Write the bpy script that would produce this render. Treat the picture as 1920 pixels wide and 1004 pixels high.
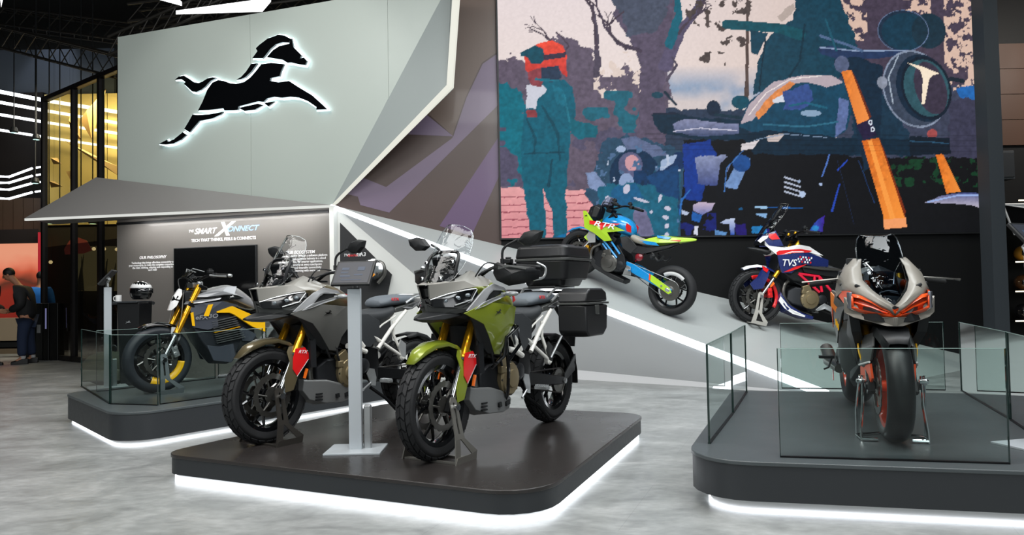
import bpy, math, random
import numpy as np
from mathutils import Vector, Matrix, Euler
random.seed(7)
PI = math.pi
C = bpy.context.scene.collection
for o in list(bpy.data.objects): bpy.data.objects.remove(o)

# ------------------------------------------------------------------ camera
F = 1380.0; CH = 1.2
pitch = math.atan(43/1380); roll = .0187
fwd = Vector((0, math.cos(pitch), math.sin(pitch))); u0 = Vector((0, -math.sin(pitch), math.cos(pitch)))
rgt = math.cos(roll)*Vector((1,0,0)) - math.sin(roll)*u0
upv = math.sin(roll)*Vector((1,0,0)) + math.cos(roll)*u0
cam = bpy.data.cameras.new('camera'); camo = bpy.data.objects.new('camera', cam); C.objects.link(camo)
camo.matrix_world = Matrix(((rgt.x, upv.x, -fwd.x, 0), (rgt.y, upv.y, -fwd.y, 0), (rgt.z, upv.z, -fwd.z, CH), (0,0,0,1)))
cam.sensor_width = 36; cam.lens = 36*F/1920; cam.clip_end = 200
bpy.context.scene.camera = camo

# ------------------------------------------------------------------ world, light, exposure
sc = bpy.context.scene
sc.view_settings.view_transform = 'Standard'; sc.view_settings.look = 'None'
sc.view_settings.exposure = 0.0; sc.view_settings.gamma = 1; sc.view_settings.use_curve_mapping = False
w = bpy.data.worlds.new('hall_ambient'); sc.world = w; w.use_nodes = True
w.node_tree.nodes['Background'].inputs[0].default_value = (.80,.88,.90,1)
w.node_tree.nodes['Background'].inputs[1].default_value = .27
def area(name, loc, target, sx, sy, power, col=(1,.98,.95)):
    l = bpy.data.lights.new(name, 'AREA'); l.shape = 'RECTANGLE'; l.size = sx; l.size_y = sy; l.energy = power; l.color = col
    o = bpy.data.objects.new(name, l); C.objects.link(o); o.location = loc
    o.rotation_euler = (Vector(target)-Vector(loc)).to_track_quat('-Z','Y').to_euler(); return o
area('ceiling_softbox', (-1.0, 3.0, 5.6), (-1.0, 3.6, 0), 5, 2.2, 329)
area('ceiling_softbox', (3.2, 3.4, 5.6), (3.0, 4.2, 0), 3, 2, 187, (.93,.98,1))
area('ceiling_softbox', (-4.0, 6.6, 5.8), (-4.2, 8.4, 1.5), 3, 1.4, 165)
area('ceiling_softbox', (2.8, 7.4, 5.9), (2.6, 9.4, .6), 4.5, 1.2, 253, (.93,.98,1))
area('hall_light', (-7, -3, 6), (-3, 5, 0), 5, 5, 285, (.95,.98,1))
area('hall_light', (4, -4, 6), (2, 5, 0), 5, 4, 242, (.95,.98,1))
def spot(name, loc, target, power, ang=50, col=(1,.98,.95), r=.08):
    l = bpy.data.lights.new(name, 'SPOT'); l.energy = power; l.spot_size = math.radians(ang); l.spot_blend = .6; l.color = col; l.shadow_soft_size = r
    o = bpy.data.objects.new(name, l); C.objects.link(o); o.location = loc
    o.rotation_euler = (Vector(target)-Vector(loc)).to_track_quat('-Z','Y').to_euler(); return o
spot('truss_spot', (-2.6, 1.2, 5.6), (-1.6, 5.6, .7), 190, 34)
spot('truss_spot', (.9, .4, 5.6), (0, 5.2, .7), 190, 34)
spot('truss_spot', (2.4, .6, 5.6), (2.2, 4.6, .7), 150, 36)
spot('truss_spot', (-6.0, 2.8, 5.6), (-3.2, 7.2, .7), 190, 34)
spot('truss_spot', (1.4, 4.8, 5.8), (1.5, 9.4, 1.3), 230, 34)
spot('truss_spot', (4.6, 5.4, 5.8), (3.8, 9.4, 1.0), 230, 34)
spot('truss_spot', (-4.9, 8.3, 6.6), (-4.6, 11.0, 3.4), 70, 60)
spot('truss_spot', (-3.0, 7.7, 6.6), (-2.7, 10.4, 3.6), 90, 60)

def strip(name, a, b, w_, power, down, col=(1,.98,.95)):
    a, b = Vector(a), Vector(b); l = bpy.data.lights.new(name,'AREA'); l.shape = 'RECTANGLE'; l.size = (b-a).length; l.size_y = w_; l.energy = power; l.color = col
    o = bpy.data.objects.new(name, l); C.objects.link(o); z = -Vector(down).normalized(); x = (b-a).normalized(); y = z.cross(x)
    c = (a+b)/2; o.matrix_world = Matrix(((x.x,y.x,z.x,c.x),(x.y,y.y,z.y,c.y),(x.z,y.z,z.z,c.z),(0,0,0,1))); return o
area('added_wood_fill', (9.2,9.6,5.4), (9.0,12.2,3.6), 1.6, .8, 70, (1,.93,.85))  # added fill lamp, no visible source; brightens the wood panel
strip('canopy_downlight', (-5.9,10.95,2.33), (-2.7,9.85,2.33), .06, 34, (.12,.35,-1))

# ------------------------------------------------------------------ materials
def lin(h):
    h = h.lstrip('#'); r = []
    for i in (0,2,4):
        c = int(h[i:i+2],16)/255; r.append(c/12.92 if c <= .04045 else ((c+.055)/1.055)**2.4)
    return (*r, 1)
MATS = {}
def mat(name, col, rough=.5, metal=0, coat=0, var=.06, bump=0, scale=30, emit=0, trans=0, ior=1.45, alpha=1, spec=.5):
    if name in MATS: return MATS[name]
    m = bpy.data.materials.new(name); m.use_nodes = True; nt = m.node_tree; b = nt.nodes['Principled BSDF']
    c = lin(col) if isinstance(col, str) else col
    b.inputs['Base Color'].default_value = c; b.inputs['Roughness'].default_value = rough; b.inputs['Metallic'].default_value = metal
    b.inputs['Coat Weight'].default_value = coat; b.inputs['Coat Roughness'].default_value = .06
    b.inputs['IOR'].default_value = ior; b.inputs['Specular IOR Level'].default_value = spec
    if trans: b.inputs['Transmission Weight'].default_value = trans
    if alpha < 1: b.inputs['Alpha'].default_value = alpha
    if emit:
        b.inputs['Emission Color'].default_value = c; b.inputs['Emission Strength'].default_value = emit
    if not trans and not emit:
        tc = nt.nodes.new('ShaderNodeTexCoord'); nz = nt.nodes.new('ShaderNodeTexNoise'); nz.inputs['Scale'].default_value = scale; nz.inputs['Detail'].default_value = 4
        nt.links.new(tc.outputs['Object'], nz.inputs['Vector'])
        mx = nt.nodes.new('ShaderNodeMapRange'); mx.inputs['To Min'].default_value = max(.02, rough-var); mx.inputs['To Max'].default_value = min(1, rough+var)
        nt.links.new(nz.outputs['Fac'], mx.inputs['Value']); nt.links.new(mx.outputs[0], b.inputs['Roughness'])
        if bump:
            bp = nt.nodes.new('ShaderNodeBump'); bp.inputs['Strength'].default_value = bump; bp.inputs['Distance'].default_value = .002
            nt.links.new(nz.outputs['Fac'], bp.inputs['Height']); nt.links.new(bp.outputs[0], b.inputs['Normal'])
    MATS[name] = m; return m
def glassmat(name, col, tint=.9, rough=.0, bump=0, scale=6):
    """thin sheet glass: a clear (tinted) sheet with fresnel reflection"""
    m = bpy.data.materials.new(name); m.use_nodes = True; nt = m.node_tree
    for n in list(nt.nodes):
        if n.type != 'OUTPUT_MATERIAL': nt.nodes.remove(n)
    out = [n for n in nt.nodes if n.type == 'OUTPUT_MATERIAL'][0]
    tr = nt.nodes.new('ShaderNodeBsdfTransparent'); c = lin(col); tr.inputs[0].default_value = (c[0], c[1], c[2], 1)
    gl = nt.nodes.new('ShaderNodeBsdfGlossy'); gl.inputs['Roughness'].default_value = .02+rough
    fr = nt.nodes.new('ShaderNodeFresnel'); fr.inputs[0].default_value = 1.5
    mx = nt.nodes.new('ShaderNodeMixShader')
    nt.links.new(fr.outputs[0], mx.inputs[0]); nt.links.new(tr.outputs[0], mx.inputs[1]); nt.links.new(gl.outputs[0], mx.inputs[2])
    nt.links.new(mx.outputs[0], out.inputs[0])
    if bump:
        tc = nt.nodes.new('ShaderNodeTexCoord'); nz = nt.nodes.new('ShaderNodeTexNoise'); nz.inputs['Scale'].default_value = scale; nz.inputs['Detail'].default_value = 3; nz.inputs['Distortion'].default_value = 1.5
        bp = nt.nodes.new('ShaderNodeBump'); bp.inputs['Strength'].default_value = bump; bp.inputs['Distance'].default_value = .03
        nt.links.new(tc.outputs['Object'], nz.inputs['Vector']); nt.links.new(nz.outputs['Fac'], bp.inputs['Height'])
        nt.links.new(bp.outputs[0], gl.inputs['Normal']); nt.links.new(bp.outputs[0], fr.inputs['Normal'])
    MATS[name] = m; return m
def emis(name, col, s):
    m = bpy.data.materials.new(name); m.use_nodes = True; nt = m.node_tree; b = nt.nodes['Principled BSDF']
    b.inputs['Base Color'].default_value = (.02,.02,.02,1); b.inputs['Emission Color'].default_value = lin(col); b.inputs['Emission Strength'].default_value = s
    MATS[name] = m; return m

BLK = mat('black_plastic', '#16181a', .48, bump=.15, scale=300)
BLKG = mat('gloss_black', '#0c0d0f', .12, coat=.6)
SATIN = mat('satin_black_metal', '#1a1b1d', .35, .6)
RUB = mat('tyre_rubber', '#1b1c1e', .68, bump=.2, scale=160)
RUBN = mat('smooth_rubber', '#17191b', .42)
GRIP = mat('grip_rubber', '#141516', .8, bump=.3, scale=400)
CHR = mat('chrome', '#d5d8da', .12, 1)
ALU = mat('brushed_aluminium', '#b9bcbd', .34, .85)
SILV = mat('silver_paint', '#b4b6b6', .35, .35, coat=.3)
STEEL = mat('dark_steel', '#6b6a66', .32, .85)
STAND = mat('stand_steel', '#8b8983', .38, .8)
GOLD = mat('gold_anodised', '#e0a21a', .22, .75, coat=.3)
BRONZE = mat('bronze_cast', '#8f8163', .42, .7)
GUN = mat('gunmetal_cast', '#2a2c2f', .45, .6, bump=.2, scale=120)
OLIVE = mat('olive_metallic', '#7f8c28', .32, .15, coat=.6)
BROWN = mat('bronze_brown_metallic', '#655c45', .3, .35, coat=.7)
DGREY = mat('matt_dark_grey', '#62625f', .45, .1)
COWL = mat('warm_grey_paint', '#8f8d87', .4, .1, coat=.3)
SLATE = mat('slate_grey_paint', '#444645', .45, .15, coat=.1)
RED = mat('red_paint', '#d8181c', .3, coat=.7)
FR_W = mat('white_frame_paint', '#e4e3dd', .35, coat=.3)
SEAT = mat('seat_vinyl', '#2e3134', .6, bump=.35, scale=260)
SEATG = mat('seat_grey_vinyl', '#5d646b', .62, bump=.3, scale=260)
WHITEP = mat('white_paint', '#e9eaea', .3, coat=.5)
YEL = mat('yellow_paint', '#f7bd08', .4, coat=.2)
ORG = mat('orange_paint', '#f2531a', .3, coat=.5)
NAVY = mat('navy_paint', '#1d2a63', .28, coat=.8)
BLUE = mat('sky_blue_paint', '#1487c9', .28, coat=.7)
LIME = mat('lime_paint', '#a9d02f', .32, coat=.6)
TAUPE = mat('taupe_pearl', '#807c74', .45, .1, coat=.1)
SGREY = mat('pearl_grey', '#8b8b8c', .34, .3, coat=.6)
LGREY = mat('light_silver_pearl', '#9fa1a4', .36, .3, coat=.3)
BLGREY = mat('blue_grey_paint', '#464a54', .4, .2, coat=.2)
LENS = mat('headlight_lens', '#d9e2e8', .05, .2, coat=1)
LENSB = mat('smoked_lens', '#0b0d10', .06, coat=1)
AMBER = mat('amber_lens', '#f0701c', .2, coat=.7)
REDL = mat('red_lens', '#b3141c', .15, coat=1)
SCREEN = glassmat('windscreen_clear', '#f0f4f6', bump=.26, scale=11)
SCREENT = glassmat('windscreen_tinted', '#96a3ad', bump=.25, scale=7)
RIM = glassmat('screen_edge', '#f4f8fa', rough=.15)
GLASS = glassmat('railing_glass', '#e3efec')
GEDGE = mat('glass_edge_dark', '#0c2420', .1, coat=1)
DECK = mat('dark_laminate_deck', '#2b2827', .28, 0, var=.05, scale=3)
SIDE = mat('dark_laminate_side', '#2b2e31', .42)
GDECK = mat('grey_laminate_deck', '#454b4d', .36, scale=3)
LED = emis('led_white', '#f4f9ff', 4.0)
LEDW = emis('led_warm', '#fff0d2', 2.2)
LEDC = emis('ceiling_panel_light', '#ffffff', 3.0)

# ------------------------------------------------------------------ mesh helpers
class M:
    def __init__(s): s.v = []; s.f = []; s.mi = []
    def add(s, vs, fs, mi=0):
        n = len(s.v); s.v += [tuple(v) for v in vs]; s.f += [tuple(n+i for i in f) for f in fs]; s.mi += [mi]*len(fs); return s
    def box(s, c, d, rot=None, mi=0, taper=1):
        vs = []
        for z in (-1,1):
            for x, y in ((-1,-1),(1,-1),(1,1),(-1,1)):
                k = taper if z > 0 else 1
                p = Vector((x*d[0]/2*k, y*d[1]/2*k, z*d[2]/2))
                if rot is not None: p = rot @ p
                vs.append(Vector(c)+p)
        return s.add(vs, [(3,2,1,0),(4,5,6,7),(0,1,5,4),(1,2,6,5),(2,3,7,6),(3,0,4,7)], mi)
    def tube(s, pts, r, n=10, mi=0, cap=True, flat=1):
        pts = [Vector(p) for p in pts]; R = r if isinstance(r, (list,tuple)) else [r]*len(pts)
        vs = []; fs = []; nrm = None
        for i, p in enumerate(pts):
            t = (pts[min(i+1,len(pts)-1)]-pts[max(i-1,0)]).normalized()
            if nrm is None: nrm = t.orthogonal().normalized() if abs(t.z) > .9 else t.cross(Vector((0,0,1))).normalized()
            nrm = (nrm - t*nrm.dot(t)).normalized(); b = t.cross(nrm)
            for k in range(n):
                a = 2*PI*k/n; vs.append(p + (nrm*math.cos(a)+b*math.sin(a)*flat)*R[i])
        for i in range(len(pts)-1):
            for k in range(n):
                fs.append((i*n+k, i*n+(k+1)%n, (i+1)*n+(k+1)%n, (i+1)*n+k))
        if cap: fs += [tuple(range(n-1,-1,-1)), tuple(range((len(pts)-1)*n, len(pts)*n))]
        return s.add(vs, fs, mi)
    def lathe(s, c, axis, prof, n=32, mi=0, cap=True, a0=0, a1=2*PI):
        """prof: list of (radius, offset along axis)"""
        ax = Vector(axis).normalized(); e1 = ax.orthogonal().normalized()
        if abs(ax.y) > .9: e1 = Vector((1,0,0))
        e2 = ax.cross(e1); c = Vector(c); vs = []; fs = []; full = abs(a1-a0-2*PI) < 1e-6
        m_ = n if full else n+1
        for r, h in prof:
            for k in range(m_):
                a = a0+(a1-a0)*k/n; vs.append(c+ax*h+(e1*math.cos(a)+e2*math.sin(a))*r)
        for i in range(len(prof)-1):
            for k in range(n): 
                k2 = (k+1)%m_; fs.append((i*m_+k, i*m_+k2, (i+1)*m_+k2, (i+1)*m_+k))
        if cap and full: fs += [tuple(range(m_-1,-1,-1)), tuple(range((len(prof)-1)*m_, len(prof)*m_))]
        return s.add(vs, fs, mi)
    def ell(s, c, r, rot=None, n=14, mi=0):
        vs = []; fs = []; h = n//2
        for i in range(h+1):
            t = PI*i/h
            for k in range(n):
                a = 2*PI*k/n; p = Vector((r[0]*math.sin(t)*math.cos(a), r[1]*math.sin(t)*math.sin(a), r[2]*math.cos(t)))
                if rot is not None: p = rot @ p
                vs.append(Vector(c)+p)
        for i in range(h):
            for k in range(n): fs.append((i*n+k, (i+1)*n+k, (i+1)*n+(k+1)%n, i*n+(k+1)%n))
        return s.add(vs, fs, mi)
    def prism(s, poly, a, b, fn=lambda u,v,w: (u,w,v), mi=0):
        """2-D outline extruded from a to b; fn maps (u,v,w) to a point; default the side (x,z) plane"""
        n = len(poly); vs = [fn(u,v,a) for u,v in poly]+[fn(u,v,b) for u,v in poly]
        return s.add(vs, [tuple(range(n-1,-1,-1)), tuple(range(n,2*n))]+[(i,(i+1)%n,n+(i+1)%n,n+i) for i in range(n)], mi)
    def plate(s, out, cen=None, t=.008, mi=0):
        """body panel from a 3-D outline with optional raised middle points; thickness towards y=0"""
        out = [Vector(p) for p in out]; n = len(out)
        c = Vector(cen) if cen is not None else sum(out, Vector())/n
        off = Vector((0, -t if c.y > 0 else t, 0)) if abs(c.y) > 1e-4 else Vector((-t,0,0))
        vs = out+[c]+[p+off for p in out]+[c+off]
        fs = [(i,(i+1)%n,n) for i in range(n)]+[(n+1+(i+1)%n, n+1+i, 2*n+1) for i in range(n)]+[(i,n+1+i,n+1+(i+1)%n,(i+1)%n) for i in range(n)]
        return s.add(vs, fs, mi)
    def grid(s, rows, mi=0, closed=False, cap=False):
        n = len(rows[0]); vs = [p for r in rows for p in r]; fs = []
        for i in range(len(rows)-1):
            for k in range(n if closed else n-1): fs.append((i*n+k, i*n+(k+1)%n, (i+1)*n+(k+1)%n, (i+1)*n+k))
        if cap: fs += [tuple(range(n-1,-1,-1)), tuple(range((len(rows)-1)*n, len(rows)*n))]
        return s.add(vs, fs, mi)
    def half(s, secs, mi=0):
        """closed body from half cross-sections: [(x,[(y,z) from top centre to bottom centre])]"""
        rows = []
        for x, pr in secs:
            x_ = lambda q: x if len(q) < 3 else q[2]
            L = [(x_(q), q[0], q[1]) for q in pr]; Rr = [(x_(q), -q[0], q[1]) for q in pr[::-1] if q[0] > 1e-5]
            rows.append(L+Rr)
        return s.grid(rows, mi, True, True)
    def mirror(s, split=True):
        n = len(s.v)
        if split: s.half_n = (n, len(s.f))
        s.v += [(x,-y,z) for x,y,z in s.v]; s.f += [tuple(n+i for i in f[::-1]) for f in s.f]; s.mi += s.mi; return s
    def merge(s, o):
        n = len(s.v); s.v += o.v; s.f += [tuple(n+i for i in f) for f in o.f]; s.mi += o.mi; return s
import bmesh
def mesh_of(name, m, mats, smooth=32, recalc=True):
    me = bpy.data.meshes.new(name); me.from_pydata(m.v, [], m.f)
    for q in (mats if isinstance(mats, (list,tuple)) else [mats]): me.materials.append(q)
    if any(m.mi): me.polygons.foreach_set('material_index', m.mi)
    if recalc:
        bm = bmesh.new(); bm.from_mesh(me); bmesh.ops.recalc_face_normals(bm, faces=bm.faces); bm.to_mesh(me); bm.free()
    if smooth:
        me.shade_smooth(); me.set_sharp_from_angle(angle=math.radians(smooth))
    me.update(); return me
def link(o, parent=None):
    C.objects.link(o)
    if parent is not None: o.parent = parent
    return o
def obj(name, m, mats, parent=None, smooth=32, bevel=0, label=None, kind=None, subd=0, solid=0):
    if getattr(m, 'half_n', None) and len(m.v) == 2*m.half_n[0]:
        nv, nf = m.half_n; a, b = M(), M(); a.v, a.f, a.mi = m.v[:nv], m.f[:nf], m.mi[:nf]; b.v, b.f, b.mi = m.v[nv:], [tuple(i-nv for i in f) for f in m.f[nf:]], m.mi[nf:]
        obj(name, b, mats, parent, smooth, bevel, label, kind, subd, solid); m = a
    o = link(bpy.data.objects.new(name, mesh_of(name, m, mats, smooth)), parent)
    if solid:
        md = o.modifiers.new('s','SOLIDIFY'); md.thickness = solid; md.offset = 0
    if bevel:
        md = o.modifiers.new('b','BEVEL'); md.width = bevel; md.segments = 2; md.limit_method = 'ANGLE'; md.angle_limit = math.radians(28); md.harden_normals = False
    if subd:
        md = o.modifiers.new('u','SUBSURF'); md.levels = subd; md.render_levels = subd
    if label: o['label'] = label
    if kind: o['kind'] = kind
    return o
def dup(o, parent=None):
    c = o.copy(); return link(c, parent)
def thing(name, label, cat, mw=None, group=None):
    o = bpy.data.objects.new(name, None); o.empty_display_size = .1; C.objects.link(o)
    if mw is not None: o.matrix_world = mw
    o['label'] = label; o['category'] = cat
    if group: o['group'] = group
    return o
def tag(o, label, cat, group=None):
    o['label'] = label; o['category'] = cat
    if group: o['group'] = group
    return o
def struct(name, m, mats, **k):
    o = obj(name, m, mats, **k); o['kind'] = 'structure'; return o
def frame(o, x, y, z=None):
    x = Vector(x).normalized(); 
    if z is None:
        y = Vector(y); z = x.cross(y).normalized(); y = z.cross(x)
    return Matrix(((x.x,y[0],z[0],o[0]),(x.y,y[1],z[1],o[1]),(x.z,y[2],z[2],o[2]),(0,0,0,1)))
def text(name, s, size, mw, m, parent=None, depth=.002, shear=0, align='CENTER', sx=1, label=None, space=1, bold=.012):
    cu = bpy.data.curves.new(name, 'FONT'); cu.body = s; cu.size = size; cu.extrude = depth; cu.shear = shear; cu.align_x = align; cu.align_y = 'CENTER'; cu.offset = size*bold; cu.resolution_u = 3
    cu.space_character = space
    t = bpy.data.objects.new(name, cu); C.objects.link(t)
    bpy.context.view_layer.update()
    me = bpy.data.meshes.new_from_object(t.evaluated_get(bpy.context.evaluated_depsgraph_get()))
    bpy.data.objects.remove(t); me.materials.clear(); me.materials.append(m)
    o = link(bpy.data.objects.new(name, me), parent)
    o.matrix_local = mw @ Matrix.Diagonal((sx,1,1,1))
    if label: o['label'] = label
    return o
# viewing-ray helpers used to find where real planes and points stand in the hall
O = Vector((0,0,CH))
def ray(px, py): return fwd + rgt*((px-960)/F) - upv*((py-502)/F)
def onz(px, py, z=0):
    d = ray(px, py); return O + d*((z-CH)/d.z)
def onplane(px, py, P, N):
    d = ray(px, py); N = Vector(N); return O + d*((Vector(P)-O).dot(N)/d.dot(N))
def sm(a, b, n): return [a+(b-a)*i/(n-1) for i in range(n)]
def spline(pts, n=6):
    P = [Vector(p) for p in pts]; P = [P[0]*2-P[1]]+P+[P[-1]*2-P[-2]]; out = []
    for i in range(1, len(P)-2):
        for k in range(n):
            t = k/n; a,b,c,d = P[i-1],P[i],P[i+1],P[i+2]
            out.append(.5*((2*b)+(c-a)*t+(2*a-5*b+4*c-d)*t*t+(3*b-a-3*c+d)*t**3))
    return out+[P[-2]]
HORSE = dict(
 mane=[(1075,155),(1110,130),(1190,90),(1290,72),(1350,85),(1418,125),(1390,150),(1330,140),(1270,148),(1215,180),(1165,228),(1140,245),(1040,232),(1090,180)],
 head=[(1180,240),(1240,190),(1300,165),(1395,158),(1418,118),(1435,190),(1510,265),(1490,292),(1530,285),(1558,315),(1540,348),(1480,335),(1410,312),(1375,310),(1330,280),(1250,260)],
 tail=[(250,318),(290,295),(345,292),(400,325),(450,360),(500,372),(545,362),(590,345),(640,340),(685,350),(620,372),(560,415),(520,435),(470,448),(430,438),(400,412),(345,365),(360,350),(320,322)],
 crest=[(880,390),(930,370),(975,335),(1030,275),(1090,278),(1030,340),(970,380),(925,392)],
 body=[(490,605),(540,530),(590,435),(640,385),(700,370),(760,385),(820,410),(880,422),(960,415),(1020,385),(1080,335),(1130,290),(1220,290),(1345,315),(1315,370),(1300,410),(1215,415),(1210,435),(1290,455),(1390,455),(1480,515),(1600,590),(1690,670),(1740,718),(1640,712),(1640,690),(1560,635),(1480,600),(1400,585),(1320,585),(1250,570),(1180,575),(1145,600),(1090,590),(900,612),(895,640),(850,640),(760,632),(750,612),(600,612)],
 foreleg=[(900,622),(1090,606),(1140,622),(1060,655),(960,655)],
 thigh=[(435,630),(490,640),(600,645),(750,640),(720,662),(640,685),(500,695),(440,745),(400,778),(345,745),(390,690)],
 shin=[(330,770),(370,795),(310,835),(230,860),(150,862),(70,850),(160,820),(170,840),(240,820)],
 hoof=[(1150,608),(1250,605),(1190,640)])
def horse_mesh(m, W, fn, a, b, grow=0):
    """the galloping horse outline, W wide, extruded a..b"""
    for k, P in HORSE.items():
        Q = []
        n = len(P); ar = sum(P[i][0]*P[(i+1)%n][1]-P[(i+1)%n][0]*P[i][1] for i in range(n)); sg = 1 if ar > 0 else -1
        for i in range(n):
            p, q, r = Vector(P[i-1]), Vector(P[i]), Vector(P[(i+1)%n])
            d = ((q-p).normalized()+(r-q).normalized()).normalized(); nn = Vector((d.y,-d.x))*sg
            q2 = q+nn*grow; Q.append(((q2.x-905)/1670*W, (467-q2.y)/1670*W))
        m.prism(Q, a, b, fn)
    return m

# ================================================================== SETTING
def nodes_floor():
    m = bpy.data.materials.new('polished_vinyl_floor'); m.use_nodes = True; nt = m.node_tree; b = nt.nodes['Principled BSDF']; L = nt.links
    tc = nt.nodes.new('ShaderNodeTexCoord'); mp = nt.nodes.new('ShaderNodeMapping'); mp.inputs['Rotation'].default_value = (0,0,.42); mp.inputs['Scale'].default_value = (.9,1.5,1)
    L.new(tc.outputs['Object'], mp.inputs[0])
    n1 = nt.nodes.new('ShaderNodeTexNoise'); n1.inputs['Scale'].default_value = 2.1; n1.inputs['Detail'].default_value = 9; n1.inputs['Roughness'].default_value = .66; n1.inputs['Distortion'].default_value = .6
    L.new(mp.outputs[0], n1.inputs['Vector'])
    cr = nt.nodes.new('ShaderNodeValToRGB'); e = cr.color_ramp.elements
    e[0].position = .30; e[0].color = lin('#747776'); e[1].position = .72; e[1].color = lin('#abadac')
    q = e.new(.5); q.color = lin('#8f9291')
    L.new(n1.outputs['Fac'], cr.inputs[0])
    n2 = nt.nodes.new('ShaderNodeTexNoise'); n2.inputs['Scale'].default_value = 14; n2.inputs['Detail'].default_value = 6
    L.new(mp.outputs[0], n2.inputs['Vector'])
    mr = nt.nodes.new('ShaderNodeMapRange'); mr.inputs['From Min'].default_value = .3; mr.inputs['From Max'].default_value = .7; mr.inputs['To Min'].default_value = .84; mr.inputs['To Max'].default_value = 1.12; L.new(n2.outputs['Fac'], mr.inputs['Value'])
    vm = nt.nodes.new('ShaderNodeVectorMath'); vm.operation = 'SCALE'; L.new(cr.outputs[0], vm.inputs[0]); L.new(mr.outputs[0], vm.inputs['Scale'])
    # vinyl tile joints
    br = nt.nodes.new('ShaderNodeTexBrick'); br.inputs['Scale'].default_value = 1; br.inputs['Mortar Size'].default_value = .0022; br.inputs['Brick Width'].default_value = 1.8; br.inputs['Row Height'].default_value = .9
    br.inputs['Color1'].default_value = (1,1,1,1); br.inputs['Color2'].default_value = (.96,.96,.96,1); br.inputs['Mortar'].default_value = (.82,.82,.82,1)
    m2 = nt.nodes.new('ShaderNodeMapping'); m2.inputs['Rotation'].default_value = (0,0,.38); L.new(tc.outputs['Object'], m2.inputs[0]); L.new(m2.outputs[0], br.inputs['Vector'])
    mu = nt.nodes.new('ShaderNodeVectorMath'); mu.operation = 'MULTIPLY'; L.new(vm.outputs[0], mu.inputs[0]); L.new(br.outputs['Color'], mu.inputs[1])
    L.new(mu.outputs[0], b.inputs['Base Color'])
    rr = nt.nodes.new('ShaderNodeMapRange'); rr.inputs['To Min'].default_value = .24; rr.inputs['To Max'].default_value = .42; L.new(n1.outputs['Fac'], rr.inputs['Value']); L.new(rr.outputs[0], b.inputs['Roughness'])
    return m
m = M(); m.box((-5,10,-.05), (50,36,.1)); struct('floor', m, nodes_floor(), smooth=0)
m = M(); m.box((-5,12,9.05), (50,40,.1)); struct('ceiling', m, mat('ceiling_black', '#08090a', .9), smooth=0)

C3 = Vector((-2.465,10.10,2.42)); T3 = Vector((7.114,10.873,0)); V3 = onz(1572,742)
wd = Vector((T3.x-C3.x, T3.y-C3.y, 0)).normalized(); wn = Vector((wd.y,-wd.x,0))     # back wall direction / normal to the hall
def BW(s, z, off=0): return Vector((C3.x,C3.y,0)) + wd*s + Vector((0,0,z)) + wn*off
def bws(px, py, off=0):
    p = onplane(px, py, BW(0,0,off), wn); return ((p-Vector((C3.x,C3.y,0))).dot(wd), p.z)
ld = Vector((1,-.35,0)).normalized(); ln = Vector((-.35,-1,0)).normalized()            # left wall
def LW(s, z, off=0): return Vector((C3.x,C3.y,0)) + ld*s + Vector((0,0,z)) + ln*off
def lws(px, py, off=0):
    p = onplane(px, py, LW(0,0,off), ln); return ((p-Vector((C3.x,C3.y,0))).dot(ld), p.z)
LWf = lambda u,v,w: LW(u,v,w); BWf = lambda u,v,w: BW(u,v,w)

# ---- back wall: printed mural part and black panel part, above the ramp ridge
smax = (T3-C3).length if False else (Vector((T3.x,T3.y,0))-Vector((C3.x,C3.y,0))).length
ss = bws(935,200)[0]
def ridge(s): return 2.42*(1-s/smax)
m = M(); m.prism([(.02,0),(ss,0),(ss,6.4),(.02,6.4)], -.2, 0, BWf)
wb = struct('wall_back', m, mat('mural_brown', '#463834', .38, coat=.12, scale=2), smooth=0)
m = M(); m.prism([(ss,0),(smax+.05,0),(smax+.05,6.4),(ss,6.4)], -.2, 0, BWf)
obj('black_panel', m, mat('matt_black_wall', '#0f1011', .6, spec=.2), wb, smooth=0)
MAUVE = mat('mural_mauve', '#66586b', .38, coat=.12); MAUVE2 = mat('mural_purple', '#584560', .38, coat=.12); TAN = mat('mural_taupe', '#5c4d45', .38, coat=.12)
for nm_, P in (('mural_shape', [(797,213),(850,256),(758,252)]),
          ('mural_shape', [(850,256),(875,183),(905,120),(934,100),(935,183),(847,260)]),
          ('mural_shape', [(650,364),(682,334),(724,351),(847,260),(935,183),(935,196),(730,399),(676,385),(671,369)])):
    m = M(); m.prism([bws(*q) for q in P], 0, .003, BWf); obj(nm_, m, MAUVE, wb, smooth=0)
m = M(); m.prism([bws(*q) for q in [(824,424),(935,257),(935,332),(884,442)]], 0, .003, BWf); obj('mural_shape', m, MAUVE2, wb, smooth=0)
m = M(); m.prism([bws(*q) for q in [(864,-60),(935,-60),(934,96),(903,118),(873,182),(848,254),(799,210),(842,164)]], 0, .0025, BWf); obj('mural_shape', m, TAN, wb, smooth=0)
# white lower part of the back wall left of the ramp
WALLW = mat('white_wall_paint', '#a7b0aa', .42, scale=6); WHITE = mat('satin_white', '#d8dad6', .4)
m = M(); m.prism([(-.05,0),(3.2,0),(3.2,ridge(3.2)-.1),(0,2.42)], 0, .02, BWf); obj('white_panel', m, WHITE, wb, smooth=0)
m = M(); q = lws(628,400); m.box(LW(.045,1.2,.03), (.07,.1,2.4), Matrix.Rotation(math.atan2(ld.y,ld.x),3,'Z')); obj('corner_post', m, WHITE, wb, smooth=0)

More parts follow.
